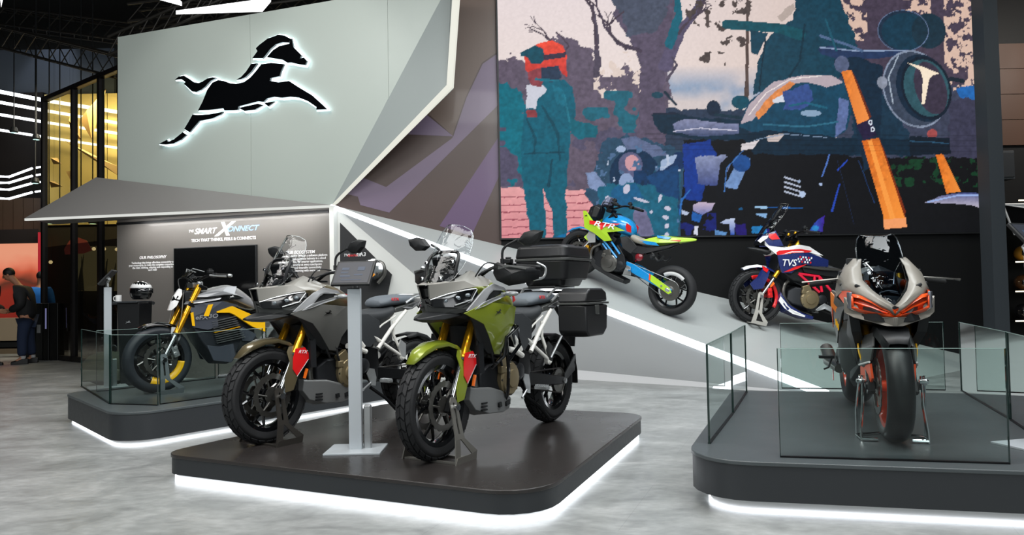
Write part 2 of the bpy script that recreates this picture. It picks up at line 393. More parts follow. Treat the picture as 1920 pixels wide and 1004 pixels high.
# ---- left wall, upper white boards with raised facet and lit edge beam
sL = lws(221,200)[0]; zT = 5.27; hs = lws(826,0); hz = hs[1]; k0 = hs[0]/(hz-2.42)
sH = k0*(zT-2.42); s1 = lws(470,200)[0]; s2 = lws(728,120)[0]; zs2 = 2.42+s2/k0
m = M(); m.prism([(sL,0),(0,0),(0,2.42),(sH,zT),(sL,zT)], -.3, -.03, LWf)
wl = struct('wall_left', m, WALLW, smooth=0)
g = .002
for P in ([(sL,2.40),(s1-g,2.40),(s1-g,zT),(sL,zT)], [(s1+g,2.40),(0,2.40),(s2-g,zs2),(s2-g,zT),(s1+g,zT)], [(s2+g,zs2),(sH,zT),(s2+g,zT)]):
    m = M(); m.prism(P, -.03, 0, LWf); obj('panel', m, WALLW, wl, smooth=0)
K = lws(838,160,.14); K2 = lws(852,-20,.14)
a_, b_, c_, d_ = LW(0,2.42), LW(sH,zT,0), LW(K[0],K[1],.14), LW(K2[0],zT,.14)
FAC = mat('facet_grey', '#8f9796', .4)
m = M(); m.add([a_,b_,c_,d_,a_-ln*.05,b_-ln*.05,c_-ln*.2,d_-ln*.2], [(0,2,1),(2,3,1),(4,5,6),(6,5,7),(0,4,6,2),(2,6,7,3),(1,3,7,5),(0,1,5,4)])
obj('raised_facet', m, FAC, wl, smooth=0)
def beam(name, pts, ws, side, thick, material, parent, nrm):
    """flat lit strip following pts; side = sideways direction, nrm = facing"""
    m = M(); vs = []
    for p, w_ in zip(pts, ws): vs += [p, p+side(p)*w_, p+side(p)*w_-nrm*thick, p-nrm*thick]
    n = len(pts); fs = []
    for i in range(n-1):
        for k in range(4): fs.append((i*4+k, i*4+(k+1)%4, (i+1)*4+(k+1)%4, (i+1)*4+k))
    fs += [(3,2,1,0), tuple(range((n-1)*4, n*4))]; m.add(vs, fs)
    return obj(name, m, material, parent, smooth=0)
dk = (ld*.8+Vector((0,0,-.35))).normalized()
beam('lit_edge_beam', [a_+ln*.01, c_+ln*.012, d_+ln*.012], [.03,.085,.095], lambda p: dk, .05, emis('beam_light', '#f3f3e6', .85), wl, ln)

# ---- header wall below the canopy
HDR = mat('header_grey_print', '#5d5a57', .42, coat=.1, scale=2)
m = M(); m.prism([(sL,0),(-.03,0),(-.03,2.40),(sL,2.40)], -.03, .02, LWf)
hw = obj('header_wall', m, HDR, wl, smooth=0)
m = M(); m.prism([(sL,2.32),(-.03,2.32),(-.03,2.36),(sL,2.36)], .02, .035, LWf); obj('shadow_rail', m, SATIN, wl, smooth=0)
def LWm(px, py, off): 
    s, z = lws(px, py, off); return frame(LW(s,z,off), ld, (0,0,1))
TXW = mat('print_white', '#e8e9ea', .5); TXB = mat('print_light_blue', '#7ea6dc', .5); TXR = mat('print_red', '#d2262c', .5)
sg = thing('wall_lettering', 'white and blue slanted lettering with a large X on the grey header wall', 'sign', LWm(418,436,.022))
def lt(name, s, px, py, size, m_, shear=.25, sx=1, align='CENTER', root=None, dep=.001, plane=LWm, off=.022, label=None, bold=.012):
    root = root or sg
    return text(name, s, size, root.matrix_world.inverted() @ plane(px,py,off), m_, root, dep, shear, align, sx, label, 1, bold)
lt('prefix_lettering', 'TVS', 358, 434, .055, TXW); lt('lettering', 'SMART', 384, 434, .115, TXW, .35, 1.08, bold=.02)
lt('lettering', 'X', 417, 431, .27, TXW, .45, 1.2, bold=.035); lt('lettering', 'ONNECT', 454, 429, .105, TXB, .35, 1.22, bold=.02, label='pale blue lettering')
sg = thing('tagline_lettering', 'small white one-line tagline under the slanted wall lettering', 'sign', LWm(417,448,.022))
lt('lettering', 'TECH THAT THINKS, FEELS & CONNECTS', 418, 449, .062, TXW, 0, 1, root=sg)
sg = thing('text_block', 'white centred paragraph with heading printed on the left of the header wall', 'sign', LWm(286,495,.022))
lt('heading_lettering', 'OUR PHILOSOPHY', 286, 483, .062, TXW, .2, root=sg)
for i, s in enumerate(('Technology that brings effortless connectivity to', 'your motorcycle, to make the complete connection of', 'the rider, thinking, adapting and responding to', 'each rider')):
    lt('paragraph_line', s, 286, 492.5+i*4.6, .044, TXW, 0, .95, root=sg)
sg = thing('text_block', 'white paragraph with heading printed beside the doorway post of the header wall', 'sign', LWm(563,490,.022))
lt('heading_lettering', 'OUR ECOSYSTEM', 562, 473.5, .062, TXW, .2, root=sg)
for i, s in enumerate(('A seamless experience through a software platform', 'with a rider app and complete helmets in a cloud', 'connected vehicle, for smarter applications,', 'services and security at every touchpoint', 'mobile, smart and wearable connectivity', 'that keeps on learning with every ride')):
    lt('paragraph_line', s, 563, 480+i*5.6, .044, TXW, 0, .95, root=sg)
# wall display screen
tv = thing('wall_display', 'large black switched-off display screen on the grey header wall', 'display', LWm(408,530,0)); ti = tv.matrix_world.inverted()
def loc_prism(P, a, b, fn, inv, m=None):
    m = m or M(); m.prism(P, a, b, lambda u,v,w: inv @ fn(u,v,w)); return m
a1, a2 = lws(331,466), lws(485,460); zb = .85
obj('bezel', loc_prism([(a1[0],zb),(a2[0],zb),(a2[0],a1[1]),(a1[0],a1[1])], .021, .06, LWf, ti), BLK, tv, smooth=0, bevel=.004)
obj('glass_front', loc_prism([(a1[0]+.015,zb+.015),(a2[0]-.015,zb+.015),(a2[0]-.015,a1[1]-.015),(a1[0]+.015,a1[1]-.015)], .06, .062, LWf, ti), mat('screen_off_glass', '#0a0b0c', .12, coat=.4), tv, smooth=0)

# ---- canopy wedge
tip = onz(45,410,2.40); ap = lws(182,333); A3 = LW(ap[0],ap[1],.02); BKs = LW(ap[0]-.9,2.40,.0); c0 = LW(0,2.42,.03)
can = thing('canopy', 'grey folded triangular canopy projecting over the header wall', 'canopy', Matrix.Translation(LW(-3,2.4))); ci = can.matrix_world.inverted()
m = M(); v = [c0, tip, A3, BKs, LW(0,2.40,0)]
m.add([ci@p for p in v], [(0,2,1),(1,2,3),(0,4,3,2),(0,1,3,4)]); obj('folded_skin', m, mat('canopy_grey', '#82807e', .4, .1, scale=5), can, smooth=0)
m = M(); dirc = (tip-c0).normalized(); up_ = Vector((0,0,1)); fw_ = dirc.cross(up_).normalized(); fw_ = fw_ if fw_.y < 0 else -fw_
r0_ = [c0+up_*.0+fw_*.002, c0-up_*.035+fw_*.002, c0-up_*.035-fw_*.03, c0-fw_*.03]; r1_ = [p+(tip-c0)*.998-(Vector((0,0,0))) for p in r0_]
m.grid([[ci@p for p in r0_],[ci@p for p in r1_]], 0, True, True); obj('light_edge', m, emis('canopy_edge_light', '#eef0ea', .8), can, smooth=0, label='pale glowing edge strip')

# ---- horse emblem, halo-lit, standing off the white wall
W_h = (LW(*lws(607,215))-LW(*lws(294,240))).length
hc = lws(280+905/5.333, 80+467/5.333, .06); em = thing('horse_emblem', 'large black galloping horse emblem with a white halo glow on the pale wall', 'emblem', frame(LW(hc[0],hc[1],0), ld, (0,0,1)))
fnH = lambda u,v,w: (u,v,w)
obj('light_backing', horse_mesh(M(), W_h, fnH, .03, .05, 11), emis('halo_light', '#e2f8ff', 3.4), em, smooth=0, label='glowing white backing')
for k in HORSE:
    sub = {k: HORSE[k]}; m = M(); H0 = dict(HORSE); 
    for kk in list(HORSE): 
        if kk != k: HORSE.pop(kk)
    horse_mesh(m, W_h, fnH, .05, .085, -1); HORSE.clear(); HORSE.update(H0)
    obj('horse_'+k, m, mat('gloss_black_acrylic', '#07080a', .1, coat=.7), em, smooth=0)

# ---- ramp
RAMP = mat('ramp_light_grey', '#a5aaa9', .4, coat=.1, scale=5); RAMPF = mat('ramp_front_grey', '#d3d5d7', .42, scale=5)
p1 = onz(1075,713); p2 = onz(1340,730); dl = (p2-p1).normalized()
t = (C3-p1).cross(wd).z/dl.cross(wd).z; WP = p1+dl*t              # where the ramp foot meets the back wall
b0 = WP+Vector((0,0,.17))
m = M(); m.add([C3, T3, V3, b0, WP, Vector((T3.x,T3.y,-.02)), Vector((V3.x,V3.y,-.02))], [(0,2,1),(0,3,2)]); 
rp = struct('trim_1', M().add([C3,T3,V3,C3-Vector((0,0,.03)),T3-Vector((0,0,.03)),V3-Vector((0,0,.03))], [(0,2,1),(3,4,5),(0,1,4,3),(1,2,5,4),(2,0,3,5)]), RAMP, smooth=0)
rp['label'] = 'light grey sloping ramp top below the black wall'
m = M(); bi = Vector((.0,.03,0)); m.add([C3,V3,b0,C3+bi,V3+bi,b0+bi], [(0,2,1),(3,4,5),(0,1,4,3),(1,2,5,4),(2,0,3,5)]); obj('front_face', m, RAMPF, rp, smooth=0)
nrm_f = (dl.cross(Vector((0,0,1)))).normalized(); nrm_f = nrm_f if nrm_f.y < 0 else -nrm_f
m = M(); q0, q1 = WP-nrm_f*.05, V3-dl*.35-nrm_f*.0; m.add([q0,q1,q1+Vector((0,0,.02)),q0+Vector((0,0,.17)),q0-nrm_f*.04,q1-nrm_f*.04,q1-nrm_f*.04+Vector((0,0,.02)),q0-nrm_f*.04+Vector((0,0,.17))], [(0,1,2,3),(4,7,6,5),(0,4,5,1),(3,2,6,7)])
obj('plinth', m, emis('plinth_glow', '#eceff0', .62), rp, smooth=0, label='softly glowing white plinth')
rn = (T3-C3).cross(V3-C3).normalized(); rn = rn if rn.z > 0 else -rn
rd = (V3-C3).normalized(); sd = rn.cross(rd).normalized(); fnrm = (b0-C3).cross(V3-C3).normalized(); fnrm = fnrm if fnrm.y < 0 else -fnrm
m = M(); rows = []
for t in (0,.3,.6,1):
    p = C3.lerp(V3, t*.985); w_ = .035+.03*t; rows.append([p+rn*.004+sd*w_*(-1 if sd.y<0 else 1)*-1, p+rn*.012, p+fnrm*.012+ (b0-C3).normalized()*0, p+fnrm*.006-Vector((0,0,w_*1.3))])
m.grid(rows); obj('ridge_light', m, LED, rp, smooth=0, solid=.006, label='bright white light strip along the ridge')
def ramp_point(px, py):
    return onplane(px, py, T3, rn)
# black angular panel with lettering beside the post
bp_ = [bws(*q, .03) for q in [(638,418),(735,515),(727,553),(742,700),(638,700)]]
bs = thing('sign_board', 'black angular display panel beside the white post', 'panel', frame(BW(*bws(690,560,.03),.0), wd, (0,0,1))); bi_ = bs.matrix_world.inverted()
obj('board', loc_prism(bp_, .022, .05, BWf, bi_), mat('matt_black_board', '#1d1e20', .5), bs, smooth=0)
def BWm(px, py, off):
    s, z = bws(px, py, off); return frame(BW(s,z,off), wd, (0,0,1))
lt('white_lettering', 'TVS', 650, 479, .05, TXW, .2, root=bs, plane=BWm, off=.052); lt('red_lettering', 'apache', 661, 479, .05, TXR, .2, root=bs, plane=BWm, off=.052)
lt('white_lettering', 'RR', 671.5, 478.5, .06, TXW, .4, root=bs, plane=BWm, off=.052); lt('white_lettering', 'A3', 680, 477.5, .075, TXW, .1, root=bs, plane=BWm, off=.052)
ex = thing('engine_exhibit', 'small silver and orange mechanical exhibit fixed on the black angular panel', 'exhibit', Matrix.Translation(BW(*bws(700,512,.2),.215)))
m = M(); m.lathe((0,0,.05), (.2,-1,.1), [(.05,-.06),(.13,-.05),(.15,0),(.13,.05),(.07,.07)], 18); obj('silver_ring', m, CHR, ex)
m = M(); m.tube(spline([(.02,0,.16),(.13,0,.12),(.15,0,-.02),(.06,0,-.14)],4), .025); obj('bent_pipe', m, STEEL, ex)
m = M(); m.plate([(-.16,-.08,-.13),(.0,-.09,.02),(.04,-.09,-.03),(-.05,-.09,-.1)], t=.03); obj('orange_fin', m, mat('exhibit_orange','#f29a1c',.3), ex)
m = M(); m.tube([(-.08,.02,.1),(.02,-.05,.08)], .03); obj('red_clamp', m, RED, ex)
m = M(); m.box((0,.09,0), (.1,.16,.1)); obj('wall_bracket', m, BLK, ex)

# ---- LED video screen (picture drawn by code into the pixel colours of the screen mesh)
def make_screen():
    s0 = bws(936,220)[0]; s1_ = bws(1845,430)[0]; z0 = 1.93; z1 = 5.72; zv = 5.3
    NX, NY = 600, 290
    root = thing('video_wall', 'huge lit video wall showing two riders and parked motorcycles under trees', 'video screen', frame(BW((s0+s1_)/2, z0, .02), wd, (0,0,1))); inv = root.matrix_world.inverted()
    obj('screen_casing', loc_prism([(s0-.02,z0-.02),(s1_+.02,z0-.02),(s1_+.02,z1+.02),(s0-.02,z1+.02)], .004, .05, BWf, inv), BLK, root, smooth=0)
    U, Vv = np.meshgrid(np.linspace(0,1,NX), np.linspace(z0,z1,NY))
    v01 = (Vv-z0)/(zv-z0)                                   # 0 bottom, 1 top of the picture seen
    # picture coordinates
    X = (940+U*(1848-940))*(1-v01)+(932+U*(1838-932))*v01
    Y = (447+U*(-12))*(1-v01)
    X = X.ravel(); Y = Y.ravel()
    rs = np.random.RandomState(3)
    memo = {}
    def noise(sc, seed, oct_=4):
        if (sc,seed,oct_) in memo: return memo[(sc,seed,oct_)]
        out = np.zeros_like(X); amp = 1; tot = 0
        for o in range(oct_):
            r = np.random.RandomState(seed+o); G = r.rand(90,90); x = (X-900)/sc*(2**o); y = (Y+60)/sc*(2**o)
            xi = np.floor(x).astype(int); yi = np.floor(y).astype(int); fx = x-xi; fy = y-yi; fx = fx*fx*(3-2*fx); fy = fy*fy*(3-2*fy)
            g_ = lambda a,b: G[a%90,b%90]
            out += amp*((g_(xi,yi)*(1-fx)+g_(xi+1,yi)*fx)*(1-fy)+(g_(xi,yi+1)*(1-fx)+g_(xi+1,yi+1)*fx)*fy); tot += amp; amp *= .55
        memo[(sc,seed,oct_)] = out/tot
        return out/tot
    col = np.zeros((X.size,3))
    c3 = lambda h: np.array(lin(h)[:3])
    def inside(P, dx=0, dy=0):
        x = X+dx; y = Y+dy; r = np.zeros(X.size, bool); n = len(P); j = n-1
        for i in range(n):
            xi, yi = P[i]; xj, yj = P[j]
            with np.errstate(divide='ignore', invalid='ignore'):
                c = ((yi > y) != (yj > y)) & (x < (xj-xi)*(y-yi)/((yj-yi) if yj != yi else 1e-9)+xi)
            r ^= c; j = i
        return r
    def poly(P, h, warp=0, w_seed=1, h2=None, ang=0, noisecol=0):
        dx = dy = 0
        if warp: dx = (noise(14,w_seed)-.5)*warp*2.4; dy = (noise(14,w_seed+9)-.5)*warp*2.4
        k = inside(P, dx, dy)
        if h2 is None: c = np.tile(c3(h),(k.sum(),1))
        else:
            pts = np.array(P); d = np.array([math.cos(ang), math.sin(ang)]); pr_ = pts@d; t = ((X[k]*d[0]+Y[k]*d[1])-pr_.min())/(pr_.max()-pr_.min()); t = np.clip(t,0,1)[:,None]
            c = c3(h)*(1-t)+c3(h2)*t
        if noisecol: c = c*(1+((noise(9,w_seed+20)[k]-.5)*noisecol*2)[:,None])
        col[k] = c
    def disc(cx, cy, rx, ry, h, a=0, ring=0):
        ca, sa = math.cos(a), math.sin(a); x = (X-cx)*ca+(Y-cy)*sa; y = -(X-cx)*sa+(Y-cy)*ca; d = (x/rx)**2+(y/ry)**2; k = d < 1
        if ring: k &= d > (1-ring)**2
        col[k] = c3(h)
    def stroke(P, w_, h, warp=0, seed=5):
        if isinstance(w_, (int,float)): w_ = [w_]*len(P)
        x = X+(noise(12,seed)-.5)*warp; y = Y+(noise(12,seed+4)-.5)*warp; k = np.zeros(X.size, bool)
        for (a, b, wa, wb_) in zip(P[:-1], P[1:], w_[:-1], w_[1:]):
            dx, dy = b[0]-a[0], b[1]-a[1]; L = dx*dx+dy*dy+1e-9; t = np.clip(((x-a[0])*dx+(y-a[1])*dy)/L, 0, 1)
            k |= (x-a[0]-t*dx)**2+(y-a[1]-t*dy)**2 < ((wa+(wb_-wa)*t)/2)**2
        col[k] = c3(h)
    # sky
    t = np.clip(Y/230,0,1)[:,None]; col[:] = c3('#eadcdc')*(1-t)+c3('#efe0d8')*t
    t = np.clip((X-1150)/300,0,1)[:,None]*.8; col[:] = col*(1-t)+c3('#dcc8bf')*t
    k = (Y > 105)&(X > 1230); t = np.clip((Y[k]-120)/50,0,1)*np.clip(noise(60,40)[k]*1.7,0,1); col[k] = col[k]*(1-t[:,None])+c3('#6d93b8')*t[:,None]
    k = X > 1230; t = (np.clip((Y[k]-165)/25,0,1)*np.clip((noise(50,50,3)[k]-.3)*4,0,1))[:,None]; col[k] = col[k]*(1-t)+c3('#d6cac8')*t
    # far foliage masses
    poly([(920,118),(960,112),(985,122),(1040,60),(1075,78),(1110,96),(1118,150),(1160,125),(1195,140),(1230,-20),(1262,-20),(1240,190),(1262,260),(1260,470),(920,470)], '#625768', 14, 3, noisecol=.10)
    k = (noise(14,70) > .60)&(Y > 95)&(Y < 185)&(X > 1105)&(X < 1205); col[k] = c3('#e4d2c8')
    poly([(920,160),(960,155),(985,190),(985,330),(960,350),(920,345)], '#0b6b7d', 18, 8)
    k = (noise(40,90,3) > .58)&(Y > 240)&(Y < 350)&(X < 1200); col[k] = c3('#544f66')
    k = (noise(34,120,3) > .62)&(Y > 170)&(Y < 250)&(X < 1210)&(X > 1070); col[k] = c3('#1d6376')
    # ground planks
    poly([(920,352),(1112,360),(1128,470),(920,470)], '#e6a3a4', 4, 12, '#d9868f', PI/2, .12)
    for y in (372,386,400,414,428,441): stroke([(925,y),(1115,y-6)], 1.8, '#9c4f5c', 5, y)
    # big tree
    poly([(1178,-80),(1256,-80),(1250,60),(1230,130),(1240,180),(1240,300),(1185,310),(1192,120),(1165,60),(1140,30)], '#594f63', 7, 30, noisecol=.15)
    poly([(1140,-10),(1250,-10),(1225,60),(1172,62)], '#4a5163', 10, 33)
    stroke([(1238,120),(1262,60),(1300,10),(1320,-60)], [26,20,15,12], '#58506a', 6)
    stroke([(1245,80),(1262,30),(1258,-30)], [18,14,10], '#0f5f72', 6)
    stroke([(1190,95),(1150,80),(1128,50),(1112,10),(1108,-50)], [9,6,5,4,4], '#463b4c', 6)
    stroke([(1112,140),(1112,60),(1104,10)], [14,7,4], '#4f4757', 8)
    stroke([(1240,150),(1258,120),(1250,105)], [6,4,3], '#4f4757', 4)
    for (a,b,c_,d) in ((1128,50,1160,20),(1112,10,1080,-10),(1040,60,1060,85),(1060,85,1048,110)): stroke([(a,b),(c_,d)], 3, '#4a3d4a', 5, a)
    rb = random.Random(11)
    def branch(x, y, a, L, w_, d, h):
        if d == 0 or w_ < 1.2: return
        x2, y2 = x+math.cos(a)*L, y-math.sin(a)*L; stroke([(x,y),(x2,y2)], [w_,w_*.7], h, 5, 5)
        for k in range(2): branch(x2, y2, a+rb.uniform(-.75,.75), L*rb.uniform(.6,.85), w_*.66, d-1, h)
    for x, y, a, L, w_ in ((1112,90,1.7,45,6),(1165,90,2.4,34,6),(1300,20,1.1,34,7),(1040,110,1.9,34,5),(1262,60,.9,30,6)): branch(x, y, a, L, w_, 5, '#4b3f4c')
    # leaves against the sky, right of the tree
    stroke([(1392,-60),(1390,120),(1388,180)], [5,6,9], '#54443f', 3)
    k = (noise(13,150) > .60)&(((X-1345)**2/70**2+(Y-20)**2/35**2 < 1)|((X-1330)**2/40**2+(Y-108)**2/14**2 < 1)|((X-1365)**2/26**2+(Y-75)**2/12**2 < 1)); col[k] = c3('#4f4441')
    # foreground haze of teal bushes, right
    poly([(1240,200),(1300,205),(1420,200),(1420,330),(1230,330)], '#2c3a50', 6, 44)
    # rider on the left
    TE = '#0d5d72'
    poly([(994,140),(1020,148),(1050,150),(1068,165),(1074,215),(1064,240),(1060,300),(1055,360),(1058,445),(1032,446),(1030,400),(1012,350),(1018,420),(1020,450),(990,450),(985,390),(976,340),(974,280),(978,220),(984,190)], TE, 3, 60)
    poly([(984,160),(1010,158),(1022,170),(1006,185),(1000,205),(985,205)], '#cfd0dc', 3, 62)
    poly([(1060,220),(1085,232),(1112,238),(1110,258),(1078,262),(1062,250)], '#0f6476', 4, 66)
    poly([(984,208),(1000,206),(1004,222),(986,222)], '#8d3d43', 2, 64)
    poly([(1030,446),(1054,438),(1058,460),(1024,462)], '#07679a')
    poly([(980,98),(1006,82),(1030,76),(1050,86),(1057,104),(1056,122),(1058,146),(1050,140),(1040,126),(1020,132),(992,142),(982,132)], '#f0503a', 0, 0, '#c93a35', PI/2)
    poly([(973,100),(1000,86),(1014,92),(1018,112),(1010,120),(992,120),(986,108),(974,106)], '#134b5c'); poly([(1014,104),(1056,98),(1054,108),(1016,114)], '#3d3345'); poly([(986,138),(1010,128),(1018,146),(1012,162),(990,160)], '#8c4048', 3)
    poly([(1010,128),(1042,124),(1048,146),(1030,156),(1012,150)], '#2b3b52')
    stroke([(1012,200),(1040,250),(1044,300)], [4,6,3], '#0a4a5c', 3); stroke([(1024,350),(1030,300)], [6,3], '#094456', 2); stroke([(985,225),(1000,262),(998,290)], [3,5,3], '#0a4a5c', 3); stroke([(1052,180),(1062,230)], [4,3], '#1f7488', 2); stroke([(980,290),(1052,286)], 3, '#0a4557', 2); stroke([(1002,150),(1040,152)], 5, '#1b7085', 2); poly([(1030,160),(1052,170),(1058,200),(1040,196)], '#156a80', 3, 242)
    # parked bikes, middle
    BK = '#0e2e4c'
    poly([(1120,270),(1165,255),(1210,262),(1260,285),(1300,330),(1300,460),(1110,460),(1105,400),(1090,360),(1110,330)], '#2a4a63', 10, 80)
    poly([(1155,262),(1180,256),(1222,275),(1240,290),(1200,300),(1168,285)], '#5f6c8f', 3, 82)
    poly([(1090,326),(1108,322),(1126,350),(1118,362),(1098,352)], '#7d8fb5', 2)
    disc(1180,330,46,50,BK); disc(1172,310,22,24,'#5a5c7e'); disc(1175,306,13,15,'#cf9aa2'); disc(1165,345,14,20,'#8ea2c8'); disc(1155,280,9,6,'#a2b4d4')
    poly([(1200,345),(1235,300),(1262,292),(1262,450),(1120,450),(1130,400),(1170,385)], '#1c5470', 6, 84); stroke([(1200,400),(1222,340),(1262,300)], 30, '#11305a'); poly([(1230,300),(1260,290),(1250,305),(1225,325)], '#9fb3d2', 2)
    k = (noise(16,200,3) > .66)&(X > 1110)&(X < 1262)&(Y > 270)&(Y < 445); col[k] = c3('#4f6f95')
    k = (noise(11,210,3) > .76)&(X > 1120)&(X < 1300)&(Y > 290)&(Y < 440); col[k] = c3('#b9c6dc')
    k = (noise(26,220,3) > .56)&(X > 1150)&(X < 1262)&(Y > 320)&(Y < 450); col[k] = c3('#10365e')
    # second machine: seat, rear
    poly([(1210,215),(1245,208),(1290,218),(1380,225),(1400,265),(1290,262),(1255,255),(1225,245)], '#0e2a3d', 3, 88)
    poly([(1250,232),(1275,222),(1372,232),(1375,250),(1300,256),(1256,248)], '#8a8fb0', 2, 0, '#3c4a6e', PI/2)
    stroke([(1215,213),(1255,212)], 4, '#1a2436'); disc(1326,202,13,15,'#17283c'); disc(1377,190,17,13,'#0e4a5c'); stroke([(1330,214),(1380,220)], 6, '#16303f')
    stroke([(1236,172),(1256,195)], 5, '#1c3040'); disc(1222,178,11,6,'#1a4658')
    # dark mass under everything at right
    poly([(1270,262),(1400,262),(1460,285),(1860,285),(1860,480),(1262,480),(1268,350)], '#0a0b0e', 3, 92)
    poly([(1270,270),(1320,262),(1330,290),(1300,380),(1272,370)], '#12368c', 4, 94)
    poly([(1292,294),(1345,290),(1360,300),(1340,352),(1296,344)], '#8992b4', 3, 0, '#33427e', PI/2)
    stroke([(1338,362),(1345,310),(1380,275),(1420,268)], [16,15,14,12], '#0b0d12'); poly([(1345,350),(1372,296),(1395,296),(1368,356)], '#6f8fc0', 2); disc(1378,306,17,16,'#1c4b8c')
    poly([(1287,385),(1300,379),(1327,381),(1322,394),(1304,404),(1287,396)], '#c9b6c8', 1, 3, '#5f6fae', PI/2); poly([(1285,397),(1303,404),(1299,418),(1283,413)], '#1d5aa6', 1); poly([(1266,394),(1280,399),(1276,405),(1265,402)], '#b9c4de', 1); poly([(1289,424),(1296,424),(1295,441),(1288,440)], '#d6d9ea', 1)
    stroke([(1262,402),(1266,375),(1282,356)], [3,4,2], '#2c6ab4'); poly([(1336,419),(1348,411),(1364,410),(1364,440),(1356,441),(1354,420)], '#c3cfe8', 1, 4, '#1d4fb0', PI/2); poly([(1327,431),(1350,436),(1346,442),(1328,440)], '#5a8ac0', 1); poly([(1366,421),(1385,420),(1386,441),(1366,440)], '#20156a', 3); poly([(1396,427),(1414,424),(1428,432),(1424,440),(1397,438)], '#1f77b4', 3); poly([(1424,430),(1440,433),(1438,440),(1424,440)], '#2a1a80', 2)
    poly([(1402,401),(1425,399),(1424,409),(1414,406)], '#86b0dc', 1); stroke([(1404,389),(1492,390)], 2.2, '#1c5aa0'); stroke([(1404,389),(1424,389)], 4, '#9cc4e6'); disc(1376,392,4,2.5,'#1a5a8a')
    poly([(1503,434),(1520,414),(1534,404),(1530,434)], '#2458b4', 2, 5, '#3a1a90', 0); disc(1516,428,7,5,'#2b86c8')
    for i in range(4): stroke([(1459,332+i*9),(1488,341+i*9)], [3.4,2.4], '#b9c2d6'); 
    disc(1492,364,6,6,'#b4c6e4'); disc(1486,340,3,3,'#9fb2cf'); stroke([(1563,345),(1548,396)], [3,4], '#2446b0'); stroke([(1560,318),(1578,300)], 3, '#2446b0'); stroke([(1530,330),(1541,300),(1544,288)], 3, '#4f74c0'); disc(1527,345,3,3,'#a9bce0')
    k = (noise(18,221,3) > .60)&(X > 1262)&(X < 1330)&(Y > 400)&(Y < 446)&(col.sum(1) < .05); col[k] = c3('#141f6a')
    # lower left bike masses: teal with white glints
    poly([(1115,352),(1200,345),(1259,350),(1259,450),(1105,450)], '#17607a', 8, 230); poly([(1182,388),(1200,395),(1216,440),(1190,446),(1176,410)], '#6c6a8a', 3, 231); poly([(1200,330),(1259,310),(1259,372),(1222,360)], '#13406e', 5, 232); poly([(1140,352),(1180,345),(1196,370),(1160,392),(1135,380)], '#155a86', 5, 233)
    for (x,y,a_,b_) in ((1226,372,3,8),(1240,391,6,4),(1236,408,6,4),(1238,424,4,5),(1238,441,4,5),(1165,355,6,9),(1192,376,16,2.5),(1130,372,4,4),(1210,398,3,3)): disc(x,y,a_,b_,'#c7c6da',.3)
    # far right backdrop
    poly([(1560,130),(1860,130),(1860,292),(1560,292)], '#3b4156', 8, 240, noisecol=.25); poly([(1585,180),(1660,170),(1700,250),(1690,290),(1590,290)], '#163246', 8, 241)
    k = (X > 1590)&(Y < 150); nn = noise(11,250)
    poly([(1555,-60),(1860,-60),(1860,150),(1700,160),(1600,130),(1570,40)], '#473d4e', 6, 100, noisecol=.12)
    k = (X > 1560)&(Y < 165)&(nn > .5)&((X > 1770)|((X > 1690)&(X < 1745)&(Y < 80))|((X < 1620)&(Y < 70))); col[k] = c3('#dcbcab')
    poly([(1790,160),(1860,150),(1860,185),(1800,182)], '#1f66b0', 4); poly([(1780,182),(1860,182),(1860,300),(1770,290)], '#3a3a50', 8, 104, noisecol=.2)
    k = (noise(12,260) > .6)&(X > 1660)&(X < 1860)&(Y > 292)&(Y < 350); col[k] = c3('#0f3a22')
    # tall rider, dark
    poly([(1400,175),(1412,110),(1432,62),(1458,40),(1478,30),(1490,-60),(1560,-60),(1575,10),(1596,60),(1600,120),(1500,180),(1440,165)], '#123f52', 5, 110)
    stroke([(1352,42),(1450,48),(1490,60)], [18,18,22], '#0f4f5c'); poly([(1395,52),(1430,58),(1410,100),(1398,95)], '#123f52', 2)
    poly([(1448,24),(1478,0),(1482,12),(1455,34)], '#b8a8a0', 3)
    disc(1690,50,50,40,'#1c2f44'); disc(1694,52,46,36,'#12384c'); disc(1740,50,34,34,'#16303f'); disc(1690,50,50,40,'#65789a',0,.03)
    # tank
    poly([(1374,236),(1392,190),(1440,150),(1490,138),(1540,134),(1576,150),(1590,190),(1580,240),(1550,262),(1420,256)], '#12435c', 2, 112)
    poly([(1376,232),(1392,194),(1440,150),(1494,138),(1548,136),(1572,152),(1540,160),(1500,150),(1462,156),(1430,190),(1398,225)], '#b9aab2', 2, 114)
    poly([(1404,214),(1430,180),(1470,150),(1480,154),(1440,192),(1412,222)], '#e08a4c', 2); poly([(1436,186),(1462,172),(1470,186),(1440,192)], '#d6dbe6', 1)
    poly([(1456,170),(1505,156),(1516,180),(1500,200),(1460,206)], '#37508e', 5, 116); poly([(1564,180),(1584,186),(1576,240),(1556,256)], '#5d6fa0', 2); disc(1510,210,20,6,'#8aa5c0')
    poly([(1380,250),(1430,242),(1560,256),(1700,258),(1700,290),(1400,288)], '#0c2638', 3, 118); poly([(1378,270),(1412,262),(1400,278),(1378,282)], '#dcd4d6', 1); poly([(1425,254),(1460,248),(1448,264),(1428,266)], '#cfc0bc', 1)
    # triple clamp and bars
    poly([(1524,86),(1545,80),(1600,90),(1700,86),(1705,94),(1640,104),(1560,106),(1530,96)], '#23365a', 2); stroke([(1528,84),(1600,90),(1700,88)], 2.5, '#8fa2c2')
    stroke([(1530,62),(1580,78),(1610,90)], 5, '#50688c'); poly([(1555,108),(1600,100),(1650,120),(1640,300),(1610,320),(1590,200),(1570,140)], '#10283c', 3, 120)
    disc(1570,116,14,16,'#56607e')
